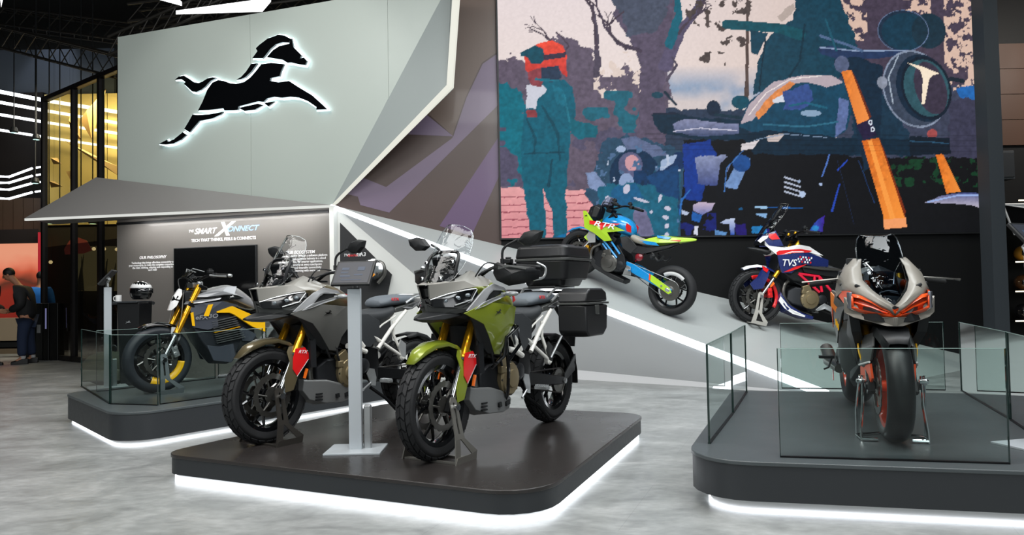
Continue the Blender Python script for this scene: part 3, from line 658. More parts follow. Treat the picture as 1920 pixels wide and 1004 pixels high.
    # head lamp
    disc(1712,162,62,76,'#394457',-.35); disc(1712,162,62,76,'#8490a6',-.35,.05); disc(1728,160,52,66,'#10263a',-.3); disc(1734,160,44,58,'#2e5560',-.3); disc(1742,160,30,52,'#3b3345',-.3); disc(1734,160,48,62,'#0c1c2c',-.3,.1)
    poly([(1698,112),(1724,118),(1760,132),(1746,136),(1740,142),(1730,190),(1724,192),(1727,142),(1722,126)], '#fbe9d0')
    disc(1648,150,10,12,'#8c93a4'); stroke([(1782,142),(1806,146)], 8, '#12222e')
    # forks
    poly([(1569,130),(1588,126),(1622,220),(1600,234)], '#e37a2a', 0, 0, '#f79448', 0); poly([(1588,126),(1596,140),(1626,216),(1622,220)], '#6b2a12')
    poly([(1596,232),(1624,220),(1636,252),(1610,260)], '#241c3c'); disc(1624,227,4,5,'#dfe8f4'); disc(1628,240,4,5,'#dfe8f4'); disc(1624,227,2,3,'#241c3c'); disc(1628,240,2,3,'#241c3c')
    poly([(1607,262),(1640,256),(1688,400),(1690,424),(1650,428),(1646,402)], '#d4651a', 0, 0, '#ff9a3c', .3); poly([(1640,256),(1650,280),(1690,396),(1688,408)], '#7a2c0c'); poly([(1618,262),(1626,260),(1670,410),(1660,412)], '#ff9f45')
    poly([(1646,412),(1690,408),(1692,426),(1648,430)], '#f7a168')
    poly([(1750,288),(1764,286),(1798,358),(1770,362)], '#e0701c', 0, 0, '#f4933c', 0); disc(1744,248,10,9,'#a44c4c'); poly([(1700,252),(1778,256),(1780,285),(1700,290)], '#0b1a28', 2)
    # chrome mudguard
    poly([(1724,380),(1760,366),(1800,360),(1860,362),(1860,396),(1820,384),(1770,380)], '#3a4a86', 1, 0, '#cfc6d4', PI/2); stroke([(1734,378),(1790,366),(1850,364)], 3, '#9db4e8')
    k = (Y > 250)&(Y < 290)&((Y.astype(int)%10) < 2)&(X > 1200); col[k] *= .75
    # highlights on the machines and fabric
    for P_, w_, h in (([(1392,215),(1425,172),(1470,146),(1530,138)],2,'#f0e4e0'),([(1420,232),(1500,236),(1560,226)],3,'#2f6c86'),([(1470,196),(1500,190),(1540,200)],4,'#1c5f78'),([(1345,360),(1350,315),(1380,282)],2,'#3f6fb0'),([(1402,262),(1460,250),(1540,256)],1.5,'#7f95b0'),([(1425,70),(1416,130),(1412,168)],3,'#0b2c3c'),([(1500,40),(1490,110),(1470,140)],4,'#0c3040'),([(1540,30),(1560,90)],4,'#1b5468'),([(1600,300),(1630,380)],1.5,'#1d3b6a'),([(1560,300),(1590,420)],1.2,'#16233f'),([(1700,262),(1776,266)],2,'#27506c'),([(1680,98),(1660,140),(1668,190)],2.5,'#a7b4c4'),([(1252,246),(1300,240),(1370,244)],2,'#c5c4d8')): stroke(P_, w_, h, 2)
    lum = col.sum(1); k = lum < 1.1; col[k] *= (1+(noise(6,300,3)[k]-.5)*.7)[:,None]; col *= (1+(noise(3.5,320,2)-.5)*.12)[:,None]
    me = bpy.data.meshes.new('picture'); P = [inv @ BW(s0+u*(s1_-s0), z, .052) for u, z in zip(U.ravel(), Vv.ravel())]
    idx = np.arange(NX*NY).reshape(NY,NX); fs = np.stack([idx[:-1,:-1],idx[:-1,1:],idx[1:,1:],idx[1:,:-1]],-1).reshape(-1,4)
    me.from_pydata([tuple(p) for p in P], [], fs.tolist())
    ca = me.color_attributes.new('picture', 'FLOAT_COLOR', 'POINT'); ca.data.foreach_set('color', np.concatenate([np.clip(col,0,1),np.ones((X.size,1))],1).astype(np.float32).ravel())
    mt = bpy.data.materials.new('led_pixels'); mt.use_nodes = True; nt = mt.node_tree; b = nt.nodes['Principled BSDF']; b.inputs['Base Color'].default_value = (.006,.006,.007,1); b.inputs['Roughness'].default_value = .7; b.inputs['Specular IOR Level'].default_value = .1
    at = nt.nodes.new('ShaderNodeVertexColor'); at.layer_name = 'picture'; nt.links.new(at.outputs[0], b.inputs['Emission Color']); b.inputs['Emission Strength'].default_value = .95
    me.materials.append(mt); link(bpy.data.objects.new('lit_picture', me), root)
make_screen()

# ---- right-hand column, shop wall beyond
m = M(); s_, z_ = bws(1868,400,.3)
cx = onz(1880,692); m.box((cx.x-.06,cx.y,3.1), (.2,.25,6.4)); struct('trim_2', m, mat('column_grey','#33383c',.4), smooth=0)
m = M(); m.box((10.3,12.3,3.1), (5.6,.2,6.4)); wr = struct('wall_right', m, mat('shop_wall_black','#0d0e0f',.6), smooth=0)
def shopz(px, py, y=12.2): return onplane(px, py, (0,y,0), (0,1,0))
a, b = shopz(1848,84), shopz(1990,272)
WOOD = mat('dark_wood_panel', '#5a4032', .5, scale=4); 
for i in range(4):
    z0, z1 = b.z+(a.z-b.z)*i/4, b.z+(a.z-b.z)*(i+1)/4; m = M(); m.box(((a.x+b.x)/2,12.17,(z0+z1)/2), (b.x-a.x,.05,z1-z0-.01)); obj('wood_board', m, WOOD, wr, smooth=0)
a, b = shopz(1853,281,11.6), shopz(1912,334,11.6)
bx = thing('wall_box', 'dark grey boxy unit mounted high beside the screen column', 'cabinet', Matrix.Translation(((a.x+b.x)/2,11.95,(a.z+b.z)/2)))
m = M(); m.box((0,0,0), (b.x-a.x,.5,a.z-b.z)); obj('casing', m, mat('box_grey','#3c4145',.5), bx, smooth=0, bevel=.01)
m = M(); m.box((0,-.26,0), ((b.x-a.x)*.92,.02,(a.z-b.z)*.86)); obj('front_lid', m, mat('box_grey_lid','#2b2f33',.5), bx, smooth=0, bevel=.005)
for i, (y0, lab, hcol) in enumerate(((492,'gold','#c68a2c'),(547,'brown','#5a3a20'),(602,'black','#1a1a1c'))):
    p = shopz(1896,y0,11.9); sh = thing('wall_shelf', ('upper','middle','lower')[i]+' black wall shelf with a warm lit front edge at the right', 'shelf', Matrix.Translation((p.x+.9,12.0,p.z)), group='lit wall shelves')
    m = M(); m.box((0,0,-.012), (1.8,.4,.024)); obj('board', m, BLK, sh, smooth=0)
    m = M(); m.box((0,-.205,0), (1.8,.012,.02)); obj('light_strip', m, LEDW, sh, smooth=0)
    hm = thing('display_helmet', lab+' helmet on the '+('upper','middle','lower')[i]+' lit wall shelf', 'helmet', Matrix.Translation((p.x+.23,11.95,p.z)), group='helmets on the wall shelves')
    m = M(); m.ell((0,0,.14), (.125,.15,.13), n=20); obj('shell', m, mat('helmet_'+lab, hcol, .25, coat=.8), hm)
    m = M(); m.grid([[(.09*math.cos(a_), -.11-.035*math.sin(a_*.999), z) for a_ in sm(0,PI,9)] for z in sm(.11,.18,4)]); obj('visor', m, LENSB, hm, solid=.004)
    m = M(); m.lathe((0,0,0), (0,0,1), [(.09,.0),(.1,.02),(.085,.03)], 18); obj('neck_ring', m, BLK, hm)
# white-rimmed display case
a, b = shopz(1868,384,11.3), shopz(1990,440,11.3)
dc = thing('display_case', 'white-rimmed angular glass display case at the right edge above the shelves', 'display case', Matrix.Translation((a.x+.1,11.6,b.z)))
w_, h_ = 1.1, a.z-b.z
m = M(); P = [(0,h_),(w_,h_+.02),(w_,0),(.12,0)]
pts = [(0,-.3,h_),(w_,-.3,h_*.62),(w_,-.3,0),(.16,-.3,.02)]
m.tube([pts[0],pts[3],pts[2]], .018, 6); m.tube([pts[0],(w_,-.3,h_-.0)], .018, 6); m.tube([pts[0],pts[1]], .01, 6); obj('rim', m, WHITEP, dc)
m = M(); m.prism([(0.02,h_-.02),(w_,h_-.02),(w_,.02),(.16,.03)], -.28, .3, lambda u,v,w: (u,w,v)); obj('dark_body', m, BLKG, dc, smooth=0)
m = M(); m.add([(.03,-.295,h_-.01),(w_,-.295,h_-.01),(w_,-.295,h_*.64)], [(0,1,2)]); obj('pale_top', m, mat('pale_shelf','#b9bfbf',.4), dc, smooth=0, solid=.008)
m = M(); 
for i in range(4):
    for j in range(5): m.box((.62+.09*i,-.29,.08+.05*j), (.06,.01,.028))
obj('vent_grille', m, STEEL, dc, smooth=0)
m = M(); m.box((.7,-.3,h_+.06), (.9,.02,.02)); obj('light_strip', m, LEDW, dc, smooth=0)
m = M(); m.box((.6,.33,h_/2), (.3,.3,.1)); obj('bracket', m, BLK, dc, smooth=0)
p = shopz(1873,500,12.165); m = M(); m.box((p.x,p.y,p.z), (.05,.05,.72)); tag(obj('door_pull', m, mat('dull_brass','#7d7563',.4,.6), smooth=0, bevel=.01), 'thin tall dull metal bar on the black wall right of the column', 'handle')

# ================================================================== PLATFORMS
def rounded(P, R, n=7):
    out = []; N = len(P)
    for i in range(N):
        a, b, c = (Vector((*P[k%N][:2],0)) for k in (i-1, i, i+1)); u = (a-b).normalized(); v = (c-b).normalized()
        r = R[i] if isinstance(R, list) else R; ang = u.angle(v); d = r/math.tan(ang/2); cen = b+(u+v).normalized()*r/math.sin(ang/2)
        s0, s1 = b+u*d-cen, b+v*d-cen; a0 = math.atan2(s0.y,s0.x); da = (math.atan2(s1.y,s1.x)-a0+PI)%(2*PI)-PI
        for k in range(n):
            a_ = a0+da*k/(n-1); out.append((cen.x+r*math.cos(a_), cen.y+r*math.sin(a_)))
    return out
def inset(P, d):
    N = len(P); out = []; ar = sum(P[i][0]*P[(i+1)%N][1]-P[(i+1)%N][0]*P[i][1] for i in range(N)); s = 1 if ar > 0 else -1
    for i in range(N):
        a, b, c = (Vector(P[k%N][:2]) for k in (i-1,i,i+1)); e = (b-a).normalized()+(c-b).normalized(); e.normalize(); out.append((b.x-e.y*d*s, b.y+e.x*d*s))
    return out
def platform(label, corners, R, ztop, zbot, ins, deck, led_full, led_h=.02):
    o = sum((Vector((*c[:2],0)) for c in corners), Vector())/len(corners)
    root = thing('display_platform', label, 'platform', Matrix.Translation((o.x,o.y,0)))
    P = [(x-o.x,y-o.y) for x,y in rounded(corners, R)]
    fz = lambda u,v,w: (u,v,w)
    m = M(); m.prism(P, ztop-.022, ztop, fz); obj('deck', m, deck, root, smooth=30, bevel=.004)
    m = M(); m.prism(inset(P,.006), zbot, ztop-.022, fz); obj('skirt', m, SIDE, root, smooth=30)
    Q = inset(P, ins); m = M(); m.prism(Q, led_h if not led_full else zbot-.02, zbot, fz); obj('plinth', m, WHITEP, root, smooth=30)
    m = M(); m.prism(inset(P, ins-.01), 0.001, led_h if not led_full else zbot-.02, fz); obj('light_strip', m, LED, root, smooth=30, label='white light strip at floor level')
    return root
PLm = [onz(296,851,.18), onz(1012,930,.18), onz(1212,776,.18), onz(735,755,.18)]
platform('low black rounded platform in the centre carrying the olive and brown motorcycles', PLm, [.16,.3,.2,.2], .18, .055, .035, DECK, True)
ZL, ZR = .28, .29
f0 = onz(222,780,ZL); fd = (onz(420,752,ZL)-f0).normalized(); fl = (onz(96,728,ZL)-f0).normalized()
PLl = [f0, f0+fd*3.3, f0+fd*3.3+fl*1.95, f0+fl*1.95]
platform('raised dark platform at the left carrying the yellow-accented electric motorcycle', PLl, [.28,.2,.2,.22], ZL, .05, .05, GDECK, False, .015)
r0 = onz(1278,862,ZR); re = (onz(1920,884,ZR)-r0).normalized(); rl = (onz(1380,721,ZR)-r0).normalized()
PLr = [r0, r0+re*2.55, r0+re*2.55+rl*2.75, r0+rl*2.75]
platform('raised dark platform at the right carrying the grey and orange sports motorcycle', PLr, [.3,.2,.2,.25], ZR, .085, .10, GDECK, False)

# glass railings: sheet + two dark polished edges
def railing(label, a, b, z=None, h=.575, thick=.012, grp='glass railings'):
    z = ZL if a[0] < 0 else ZR; h = .6 if a[0] < 0 else h
    a = Vector((a[0],a[1],z)); b = Vector((b[0],b[1],z)); L = (b-a).length
    root = thing('glass_railing', label, 'railing', frame(a, b-a, (0,0,1)), group=grp)
    # local: x along, y up, z towards side
    m = M(); m.add([(0,0,0),(L,0,0),(L,h,0),(0,h,0)], [(0,1,2,3)]); obj('glass_sheet', m, GLASS, root, smooth=0)
    for x in (0, L):
        m = M(); m.box((x,h/2,0), (.004,h,thick)); obj('polished_edge', m, GEDGE, root, smooth=0)
    m = M(); m.box((L/2,h,0), (L,.003,thick*.8)); obj('top_edge', m, mat('glass_edge_pale','#9fb8b2',.15,coat=.6), root, smooth=0)
    m = M(); m.box((L/2,.004,0), (L,.008,thick*1.4)); obj('floor_channel', m, SATIN, root, smooth=0)
    return root
q = lambda px,py: onz(px,py,ZL if px < 960 else ZR)
A_, B_ = q(206,758), q(153,726); railing('glass railing on the outer left side of the left platform', B_, A_)
railing('narrow glass railing at the front corner of the left platform', q(208,758.5), q(296,761)); A_ = q(300,759); railing('front glass railing of the left platform, before the front wheel', A_, A_+fd*1.0)
railing('front glass railing of the left platform behind the brown motorcycle', A_+fd*1.04, A_+fd*2.4)
A_ = f0+fl*1.72+fd*.25; railing('rear glass railing of the left platform near the black pedestal', A_, A_+fd*1.25); railing('rear glass railing of the left platform behind the electric motorcycle', A_+fd*1.29, A_+fd*2.7)
A_, B_ = q(1330,833), q(1374,776); railing('left glass railing of the right platform, nearest panel', A_, B_)
railing('left glass railing of the right platform, farther panel', B_+rl*.03, q(1400,736))
A_, B_ = q(1463,858), q(1893,871); railing('wide front glass railing before the grey and orange sports motorcycle', A_, B_)
A_, B_ = q(1893,787), q(1803,734); railing('right glass railing of the right platform, farther panel', A_, B_)
railing('right glass railing of the right platform, nearest panel at the frame edge', A_-rl*1.1, A_-rl*.03)
A_ = q(1466,729); railing('rear glass railing of the right platform behind the sports motorcycle', A_, A_+re*1.3)

# ================================================================== KIOSKS
def kiosk(label, base, ang, H_, pole_w, tab_yaw, tilt, tabs=(.27,.2)):
    root = thing('tablet_stand', label, 'stand', Matrix.Translation(base) @ Matrix.Rotation(ang,4,'Z'))
    m = M(); m.box((0,0,.006), (.36,.3,.012)); obj('base_plate', m, ALU2, root, smooth=0, bevel=.002)
    m = M(); m.box((0,0,H_/2+.01), (pole_w,pole_w*.62,H_)); obj('pole', m, ALU2, root, smooth=0, bevel=.003)
    m = M(); m.box((pole_w*.9,.02,.15), (.045,.05,.28)); obj('power_box', m, ALU, root, smooth=0, bevel=.006)
    m = M(); m.box((0,0,H_+.012), (pole_w*.98,pole_w*.6,.006)); obj('pole_cap', m, SATIN, root, smooth=0)
    R = Matrix.Rotation(tab_yaw,3,'Z') @ Matrix.Rotation(tilt,3,'X'); c = Vector((0,-.01,H_+.11))
    m = M(); m.tube([(0,.02,H_),(0,.05,H_+.06),c+R@Vector((0,0,-.02))], .016, 8); obj('tilt_arm', m, ALU, root)
    m = M(); m.box(c, (tabs[0],tabs[1],.022), R); tb = obj('tablet', m, BLK, root, smooth=0, bevel=.006)
    m = M(); m.box(c+R@Vector((0,0,.0115)), (tabs[0]-.03,tabs[1]-.03,.002), R); obj('touch_screen', m, emis('tablet_glow','#16233c',.55), tb, smooth=0)
    m = M(); rr = random.Random(4)
    for (x,y,w_,h_) in ((-.06,.03,.05,.02),(-.06,.0,.05,.008),(.05,.03,.05,.03),(.04,-.02,.06,.01),(-.05,-.03,.07,.012),(0,-.062,.14,.004)): m.box(c+R@Vector((x,y,.013)), (w_,h_,.001), R)
    obj('screen_figures', m, emis('tablet_figures','#2d4c72',.6), tb, smooth=0)
    return root
ALU2 = mat('stand_white_aluminium', '#b5bcc1', .38, .25)
kiosk('pale metal tablet stand on the centre platform before the brown motorcycle', onz(668,845,.18), .0, 1.04, .082, math.radians(-12), math.radians(52))
kiosk('pale metal tablet stand at the outer corner of the left platform', onz(213,727,ZL)+Vector((-.06,0,0)), .6, 1.02, .07, math.radians(-105), math.radians(48))
kiosk('pale metal tablet stand whose base plate shows at the right frame edge', onz(1952,838,ZR), .25, 1.04, .08, .2, math.radians(50))

# ================================================================== LEFT BACKGROUND
fa, fb = Vector((-9.53,14.95,0)), Vector((-6.85,12.9,0)); fdir = (fb-fa).normalized(); fnn = Vector((fdir.y,-fdir.x,0))
FZ = 5.27
def fpx(px, off=0): p = onplane(px, 400, fa+fnn*off, fnn); return (Vector((p.x,p.y,0))-fa).dot(fdir)
gf = thing('glass_facade', 'tall black-framed tinted glass partition left of the white wall', 'partition', frame(fa, fdir, (0,0,1)))
# local x along, y up, z to the hall side
xs = [fpx(83)-.0, fpx(139), fpx(189), (fb-fa).length]
FR_ = mat('facade_frame_black', '#141112', .4)
for x in xs: m = M(); m.box((x,FZ/2,0), (.085,FZ,.1)); obj('mullion', m, FR_, gf, smooth=0)
for z in (.05, FZ): m = M(); m.box((xs[3]/2,z,0), (xs[3],.09,.1)); obj('frame_rail', m, FR_, gf, smooth=0)
TG = glassmat('amber_tinted_glass', '#e2d5a6', bump=.05, scale=1); DG = glassmat('smoked_glass', '#77736a', bump=.05, scale=1)
for i in range(3):
    x0, x1 = xs[i]+.04, xs[i+1]-.04; zm = 2.25
    m = M(); m.add([(x0,zm,0),(x1,zm,0),(x1,FZ-.05,0),(x0,FZ-.05,0)], [(0,1,2,3)]); obj('upper_pane', m, TG, gf, smooth=0)
    m = M(); m.add([(x0,.1,0),(x1,.1,0),(x1,zm,0),(x0,zm,0)], [(0,1,2,3)]); obj('lower_pane', m, DG, gf, smooth=0)
def bgbox(name, px0, py0, px1, py1, y, dep, material, label, cat, mi=None, **k):
    a = onplane(px0, py0, (0,y,0), (0,1,0)); b = onplane(px1, py1, (0,y,0), (0,1,0))
    m = M(); m.box(((a.x+b.x)/2, y+dep/2, (a.z+b.z)/2), (abs(b.x-a.x), dep, abs(a.z-b.z))); o = obj(name, m, material, smooth=0, **k)
    return tag(o, label, cat) if label else o
m = M(); m.box((-12,24,3.5), (30,.2,9)); struct('wall_far', m, mat('far_wall_dark','#1b1511',.8), smooth=0)
m = M(); m.box((-24,8,4.5), (.2,32,9)); struct('wall_side', m, MATS['far_wall_dark'], smooth=0)
m = M(); m.box((18,8,4.5), (.2,32,9)); struct('wall_side', m, MATS['far_wall_dark'], smooth=0)
# pale golden lit partition seen through the glass
gp = thing('gold_partition', 'golden lit partition wall seen through the tinted glass', 'partition', Matrix.Translation((-8.6,17.2,0)))
GP = mat('gold_wall', '#b8a873', .38, .2, scale=1.5)
a = onplane(84,190,(0,17.2,0),(0,1,0)); b = onplane(262,360,(0,17.2,0),(0,1,0))
for i in range(3):
    x0, x1 = a.x+(b.x-a.x)*i/3+8.6, a.x+(b.x-a.x)*(i+1)/3+8.6; m = M(); m.box(((x0+x1)/2,0,(a.z+b.z)/2-.3), (x1-x0-.02,.06,a.z-b.z+.9)); obj('panel', m, GP, gp, smooth=0)
m = M(); m.box(((a.x+b.x)/2+8.6,.02,b.z/2-.4), (b.x-a.x,.04,b.z-.8)); obj('lower_skirt', m, mat('skirt_dark','#24211e',.5), gp, smooth=0)
l = area('added_partition_fill', (-8.4,15.9,5.6), (-8.6,17.2,3.4), 2.4, .5, 300, (1,.92,.74))  # added unseen lamp, lights the backdrop for the golden glow
# paper-like folded decorations hanging between glass and partition
for i, P in enumerate(([(150,225),(200,165),(172,262)], [(140,185),(152,262),(134,258)], [(100,308),(116,308),(108,296)], [(132,322),(140,320),(136,345)], [(118,262),(220,312),(222,330),(160,290)], [(102,340),(118,350),(96,352)])):
    y = 16.2; Q = [onplane(px,py,(0,y,0),(0,1,0)) for px,py in P]; c = sum(Q, Vector())/len(Q)
    m = M(); n = len(Q); ap_ = c+Vector((0,-.25,.05)); m.add([q-c for q in Q]+[ap_-c, Vector((0,.05,0))], [(k,(k+1)%n,n) for k in range(n)]+[((k+1)%n,k,n+1) for k in range(n)])
    o = obj('hanging_facet', m, mat('paper_tan','#9c8560',.6), smooth=0); o.location = c; mm = M(); mm.tube([(0,-.1,0),(0,-.1,9.0-c.z)], .0015, 4); obj('hanging_cord', mm, BLK, o)
    tag(o, 'tan folded triangular decoration hanging behind the tinted glass, '+('large one near the top','tall slim one by the middle mullion','small one above the canopy corner','small one right of the middle mullion','long sloping one at the right','lowest one at the left')[i], 'decoration')
cb = thing('lit_board', 'cream lit board with a red canopy shape behind the lower tinted glass', 'display board', Matrix.Translation(onplane(180,500,(0,16.6,0),(0,1,0)))); cc = cb.matrix_world.translation
def cbp(name, P, material, dy=0):
    m = M(); m.prism([((lambda p: (p.x-cc.x, p.z-cc.z))(onplane(px,py,(0,16.6,0),(0,1,0)))) for px,py in P], dy-.02, dy, lambda u,v,w: (u,w,v)); return obj(name, m, material, cb, smooth=0)
cbp('cream_board', [(140,462),(226,462),(226,546),(140,546)], emis('cream_board_glow','#8f8660',.55)); cbp('leg_post', [(150,546),(156,546),(156,700),(150,700)], BLK, -.0); cbp('leg_post', [(210,546),(216,546),(216,700),(210,700)], BLK, -.0); cbp('red_arch', [(124,468),(134,452),(150,446),(166,452),(176,470),(160,476),(126,478)], emis('red_arch_glow','#8a3a34',.5), -.06)
for i, (x, w_) in enumerate(((148,9),(158,6),(196,8),(206,5),(216,6))): cbp('leaf_blade', [(x,545),(x+w_,546),(x+w_*(.2 if i%2 else 1.6),478+i*4)], mat('blade_grey','#4a4a40',.6), -.1-.02*i)
for x, y in ((95,492),(176,467),(195,467),(219,468)): 
    p = onplane(x,y,(0,16.3,0),(0,1,0)); m = M(); m.ell((0,0,0),(.04,.04,.04)); o = obj('spot_bulb', m, emis('bulb_warm','#ffe9b0',2.5), cb); o.location = p-cc; m = M(); m.tube([(0,0,.03),(0,.05,.5)],.008,5); obj('hanging_stem', m, BLK, o)
# LED line rings
def ledline(name, pts, y, r, label, grp, ys=None):
    P = [onplane(px,py,(0,yy,0),(0,1,0)) for (px,py), yy in zip(pts, ys or [y]*len(pts))]; c = P[0].copy()
    m = M(); m.tube([p-c for p in P], r, 6); o = obj(name, m, LED if r < .045 else LED, smooth=0); o.location = c
    return tag(o, label, 'light', grp)
for i, (a_, b_, c_) in enumerate(((172,188,210),(192,207,231),(215,229,250),(244,257,277))):  # right ends behind the glass stand in for the lines' reflection
    ledline('light_line', [(-60,a_-13),(0,a_),(82,b_),(250,c_+5)], 16.9, (.045,.038,.034,.03)[i], ('topmost','second','third','lowest')[i]+' of the four long sloping white light lines at upper left', 'upper light lines')
for i, (a_, b_, c_) in enumerate(((331,332,316),(343,343,330),(355,356,344),(372,373,361))):
    ledline('light_line', [(-50,a_-2),(0,a_),(17,b_),(60,c_)], 16.5, .026, ('topmost','second','third','lowest')[i]+' of the four curved white light lines below the long sloping ones', 'lower light lines', [16.5,16.3,16.2,17])
    ledline('short_light_line', [(66,c_-1),(79,c_-3)], 17.1, .022, ('topmost','second','third','lowest')[i]+' of the four short white light dashes beside the glass partition', 'short light lines')
bgbox('dark_fascia', -80, 176, 80, 425, 18.0, .3, mat('fascia_dark','#17110e',.6), 'dark fascia behind the white light lines at upper left', 'fascia')
wp = thing('wood_cladding', 'brown vertical board cladding below the curved light lines', 'cladding', Matrix.Translation(onplane(30,400,(0,17.6,0),(0,1,0))))
for i in range(7):
    a = onplane(-50+i*19,372,(0,17.6,0),(0,1,0)); b = onplane(-32+i*19,436,(0,17.6,0),(0,1,0)); c = wp.matrix_world.translation
    m = M(); m.box(((a.x+b.x)/2-c.x,0,(a.z+b.z)/2-c.z), (b.x-a.x,.04,a.z-b.z)); obj('board', m, mat('walnut_cladding','#4a3a2d',.5), wp, smooth=0)
bgbox('soffit_board', -90, 96, 214, 190, 18.6, .1, mat('soffit_blue_grey','#5a636f',.45), 'blue-grey high fascia board above the light lines at upper left', 'fascia')
spot('fascia_spot', onplane(92,-40,(0,17.4,0),(0,1,0)), onplane(94,150,(0,18.6,0),(0,1,0)), 90, 40, (.85,.88,1))
vs = thing('video_sign', 'glowing orange and red screen behind the visitors at far left', 'video screen', Matrix.Translation(onplane(20,480,(0,17.0,0),(0,1,0)))); c = vs.matrix_world.translation
def vpart(name, px0, py0, px1, py1, material, dy=0):
    a = onplane(px0,py0,(0,17.0+dy,0),(0,1,0)); b = onplane(px1,py1,(0,17.0+dy,0),(0,1,0)); m = M(); m.box(((a.x+b.x)/2-c.x,.03+dy,(a.z+b.z)/2-c.z), (b.x-a.x,.06,a.z-b.z)); return obj(name, m, material, vs, smooth=0)
def sunset():
    m = bpy.data.materials.new('sunset_picture'); m.use_nodes = True; nt = m.node_tree; b = nt.nodes['Principled BSDF']; tc = nt.nodes.new('ShaderNodeTexCoord'); sp = nt.nodes.new('ShaderNodeSeparateXYZ'); nz = nt.nodes.new('ShaderNodeTexNoise'); nz.inputs['Scale'].default_value = 1.4
    ad = nt.nodes.new('ShaderNodeMath'); ad.operation = 'MULTIPLY_ADD'; ad.inputs[1].default_value = .35; nt.links.new(tc.outputs['Generated'], sp.inputs[0]); nt.links.new(tc.outputs['Object'], nz.inputs['Vector']); nt.links.new(nz.outputs['Fac'], ad.inputs[0]); nt.links.new(sp.outputs['Z'], ad.inputs[2])
    cr = nt.nodes.new('ShaderNodeValToRGB'); e = cr.color_ramp.elements; e[0].position = .2; e[0].color = lin('#7a1a10'); e[1].position = 1.1 if False else 1; e[1].color = lin('#f2a07e')
    for p_, h in ((.55,'#8c2413'),(.68,'#5c2c1c'),(.8,'#d05a3c'),(.9,'#ef8a6a')): q_ = e.new(p_); q_.color = lin(h)
    nt.links.new(ad.outputs[0], cr.inputs[0]); nt.links.new(cr.outputs[0], b.inputs['Emission Color']); b.inputs['Emission Strength'].default_value = .85; b.inputs['Base Color'].default_value = (.02,.02,.02,1); return m
vpart('picture', -60, 455, 71, 600, sunset()); vpart('header_board', -60, 432, 71, 456, mat('header_dark','#221a17',.6), -.05); vpart('red_side_board', 71, 436, 78, 560, emis('red_board_glow','#c01a2c',.7), -.1)
lc = thing('low_cabinet', 'cream low counter behind the visitors at far left', 'counter', Matrix.Translation(onplane(20,640,(0,16.6,0),(0,1,0)))); c = lc.matrix_world.translation
for nm_, y0, y1, mm in (('body',598,640,mat('cream_counter','#b9a68c',.5)),('kickboard',640,652,BLK),('skirting',652,667,mat('cream_dark','#85735c',.5))):
    a = onplane(-60,y0,(0,16.6,0),(0,1,0)); b = onplane(76,y1,(0,16.6,0),(0,1,0)); m = M(); m.box(((a.x+b.x)/2-c.x,0,(a.z+b.z)/2-c.z), (b.x-a.x,.4,a.z-b.z)); obj(nm_, m, mm, lc, smooth=0)
for i, (x0, x1) in enumerate(((80,88),(98,109),(112,121),(124,137))):
    a = onz(x0,672); b = onz(x1,672); h = 1.12; o = M(); o.box((0,0,h/2), ((b.x-a.x),.22,h)); o = obj('barrier_post', o, mat('barrier_black','#131313',.3), smooth=0, bevel=.01); o.location = ((a.x+b.x)/2, a.y-.42, 0)
    tag(o, ('slim black post at the foot of the glass partition, leftmost','black post with a small white notice at the glass partition','slim black post with a pale strip at the glass partition','widest black post at the glass partition, rightmost')[i], 'post', 'posts at the glass partition')
    if i == 1: m = M(); m.box((0,-.115,.62), (.07,.006,.16)); obj('notice', m, mat('notice_white','#8f9294',.5), o, smooth=0)
    if i == 2: m = M(); m.box((0,-.115,.82), (.025,.006,.4)); obj('pale_strip', m, emis('pale_strip_glow','#8d8dc0',.5), o, smooth=0)
for i, (px, py, y) in enumerate(((92,420,15.8),(112,418,15.8),(152,417,15.4),(174,420,15.2),(26,249,16.2),(68,262,16.2),(66,344,16.2))):  # first four are added lamps standing in for spotlight reflections in the glass
    p = onplane(px,py,(0,y,0),(0,1,0)); o = M(); o.lathe((0,0,0),(0,0,1),[(.07,0),(.09,.03),(.06,.12)],14); o = obj('downlight', o, BLK); o.location = p
    m = M(); m.lathe((0,0,0),(0,0,1),[(.062,-.004),(.062,0)],14); obj('lamp_lens', m, emis('cool_lamp','#bfe8e0',1.6), o)
    m = M(); m.tube([(0,0,.1),(0,0,9.0-p.z)], .012, 6); obj('hanging_rod', m, BLK, o)
    tag(o, ('leftmost','second from left','third from left','rightmost')[i]+' of the small round downlights standing in for spotlight reflections in the glass' if i < 4 else 'small round downlight '+('at the left frame edge above the lowest long light line','beside the lowest long light line by the glass','just above the short light dashes')[i-4], 'lamp', 'downlights under the canopy' if i < 4 else 'downlights at upper left')

# ---- trusses and ceiling light panels
def truss(label, a, b, s=.3, n=14, ang=0):
    a = Vector(a); b = Vector(b); root = thing('ceiling_truss', label, 'truss', Matrix.Translation((a+b)/2)); c = (a+b)/2; d = (b-a).normalized(); sd = d.cross(Vector((0,0,1))).normalized()
    TR = mat('truss_dark_metal','#2c2a27',.5,.5); cor = [sd*s/2+Vector((0,0,s/2)), -sd*s/2+Vector((0,0,s/2)), -sd*s/2-Vector((0,0,s/2)), sd*s/2-Vector((0,0,s/2))]
    for q_ in cor: m = M(); m.tube([a+q_-c, b+q_-c], .024, 6); obj('chord', m, TR, root)
    L = (b-a).length/n
    for k in range(4):
        for i in range(n):
            p0 = a+d*L*i+cor[k]-c; p1_ = a+d*L*(i+1)+cor[(k+1)%4]-c; m = M(); m.tube([p0,p1_], .011, 5); obj('brace', m, TR, root)
    return root
tz = lambda px, py, y: onplane(px, py, (0,y,0), (0,1,0))
truss('dark lattice truss crossing above the light lines at upper left', tz(-120,40,15.5), tz(230,128,13.6), .42, 16)
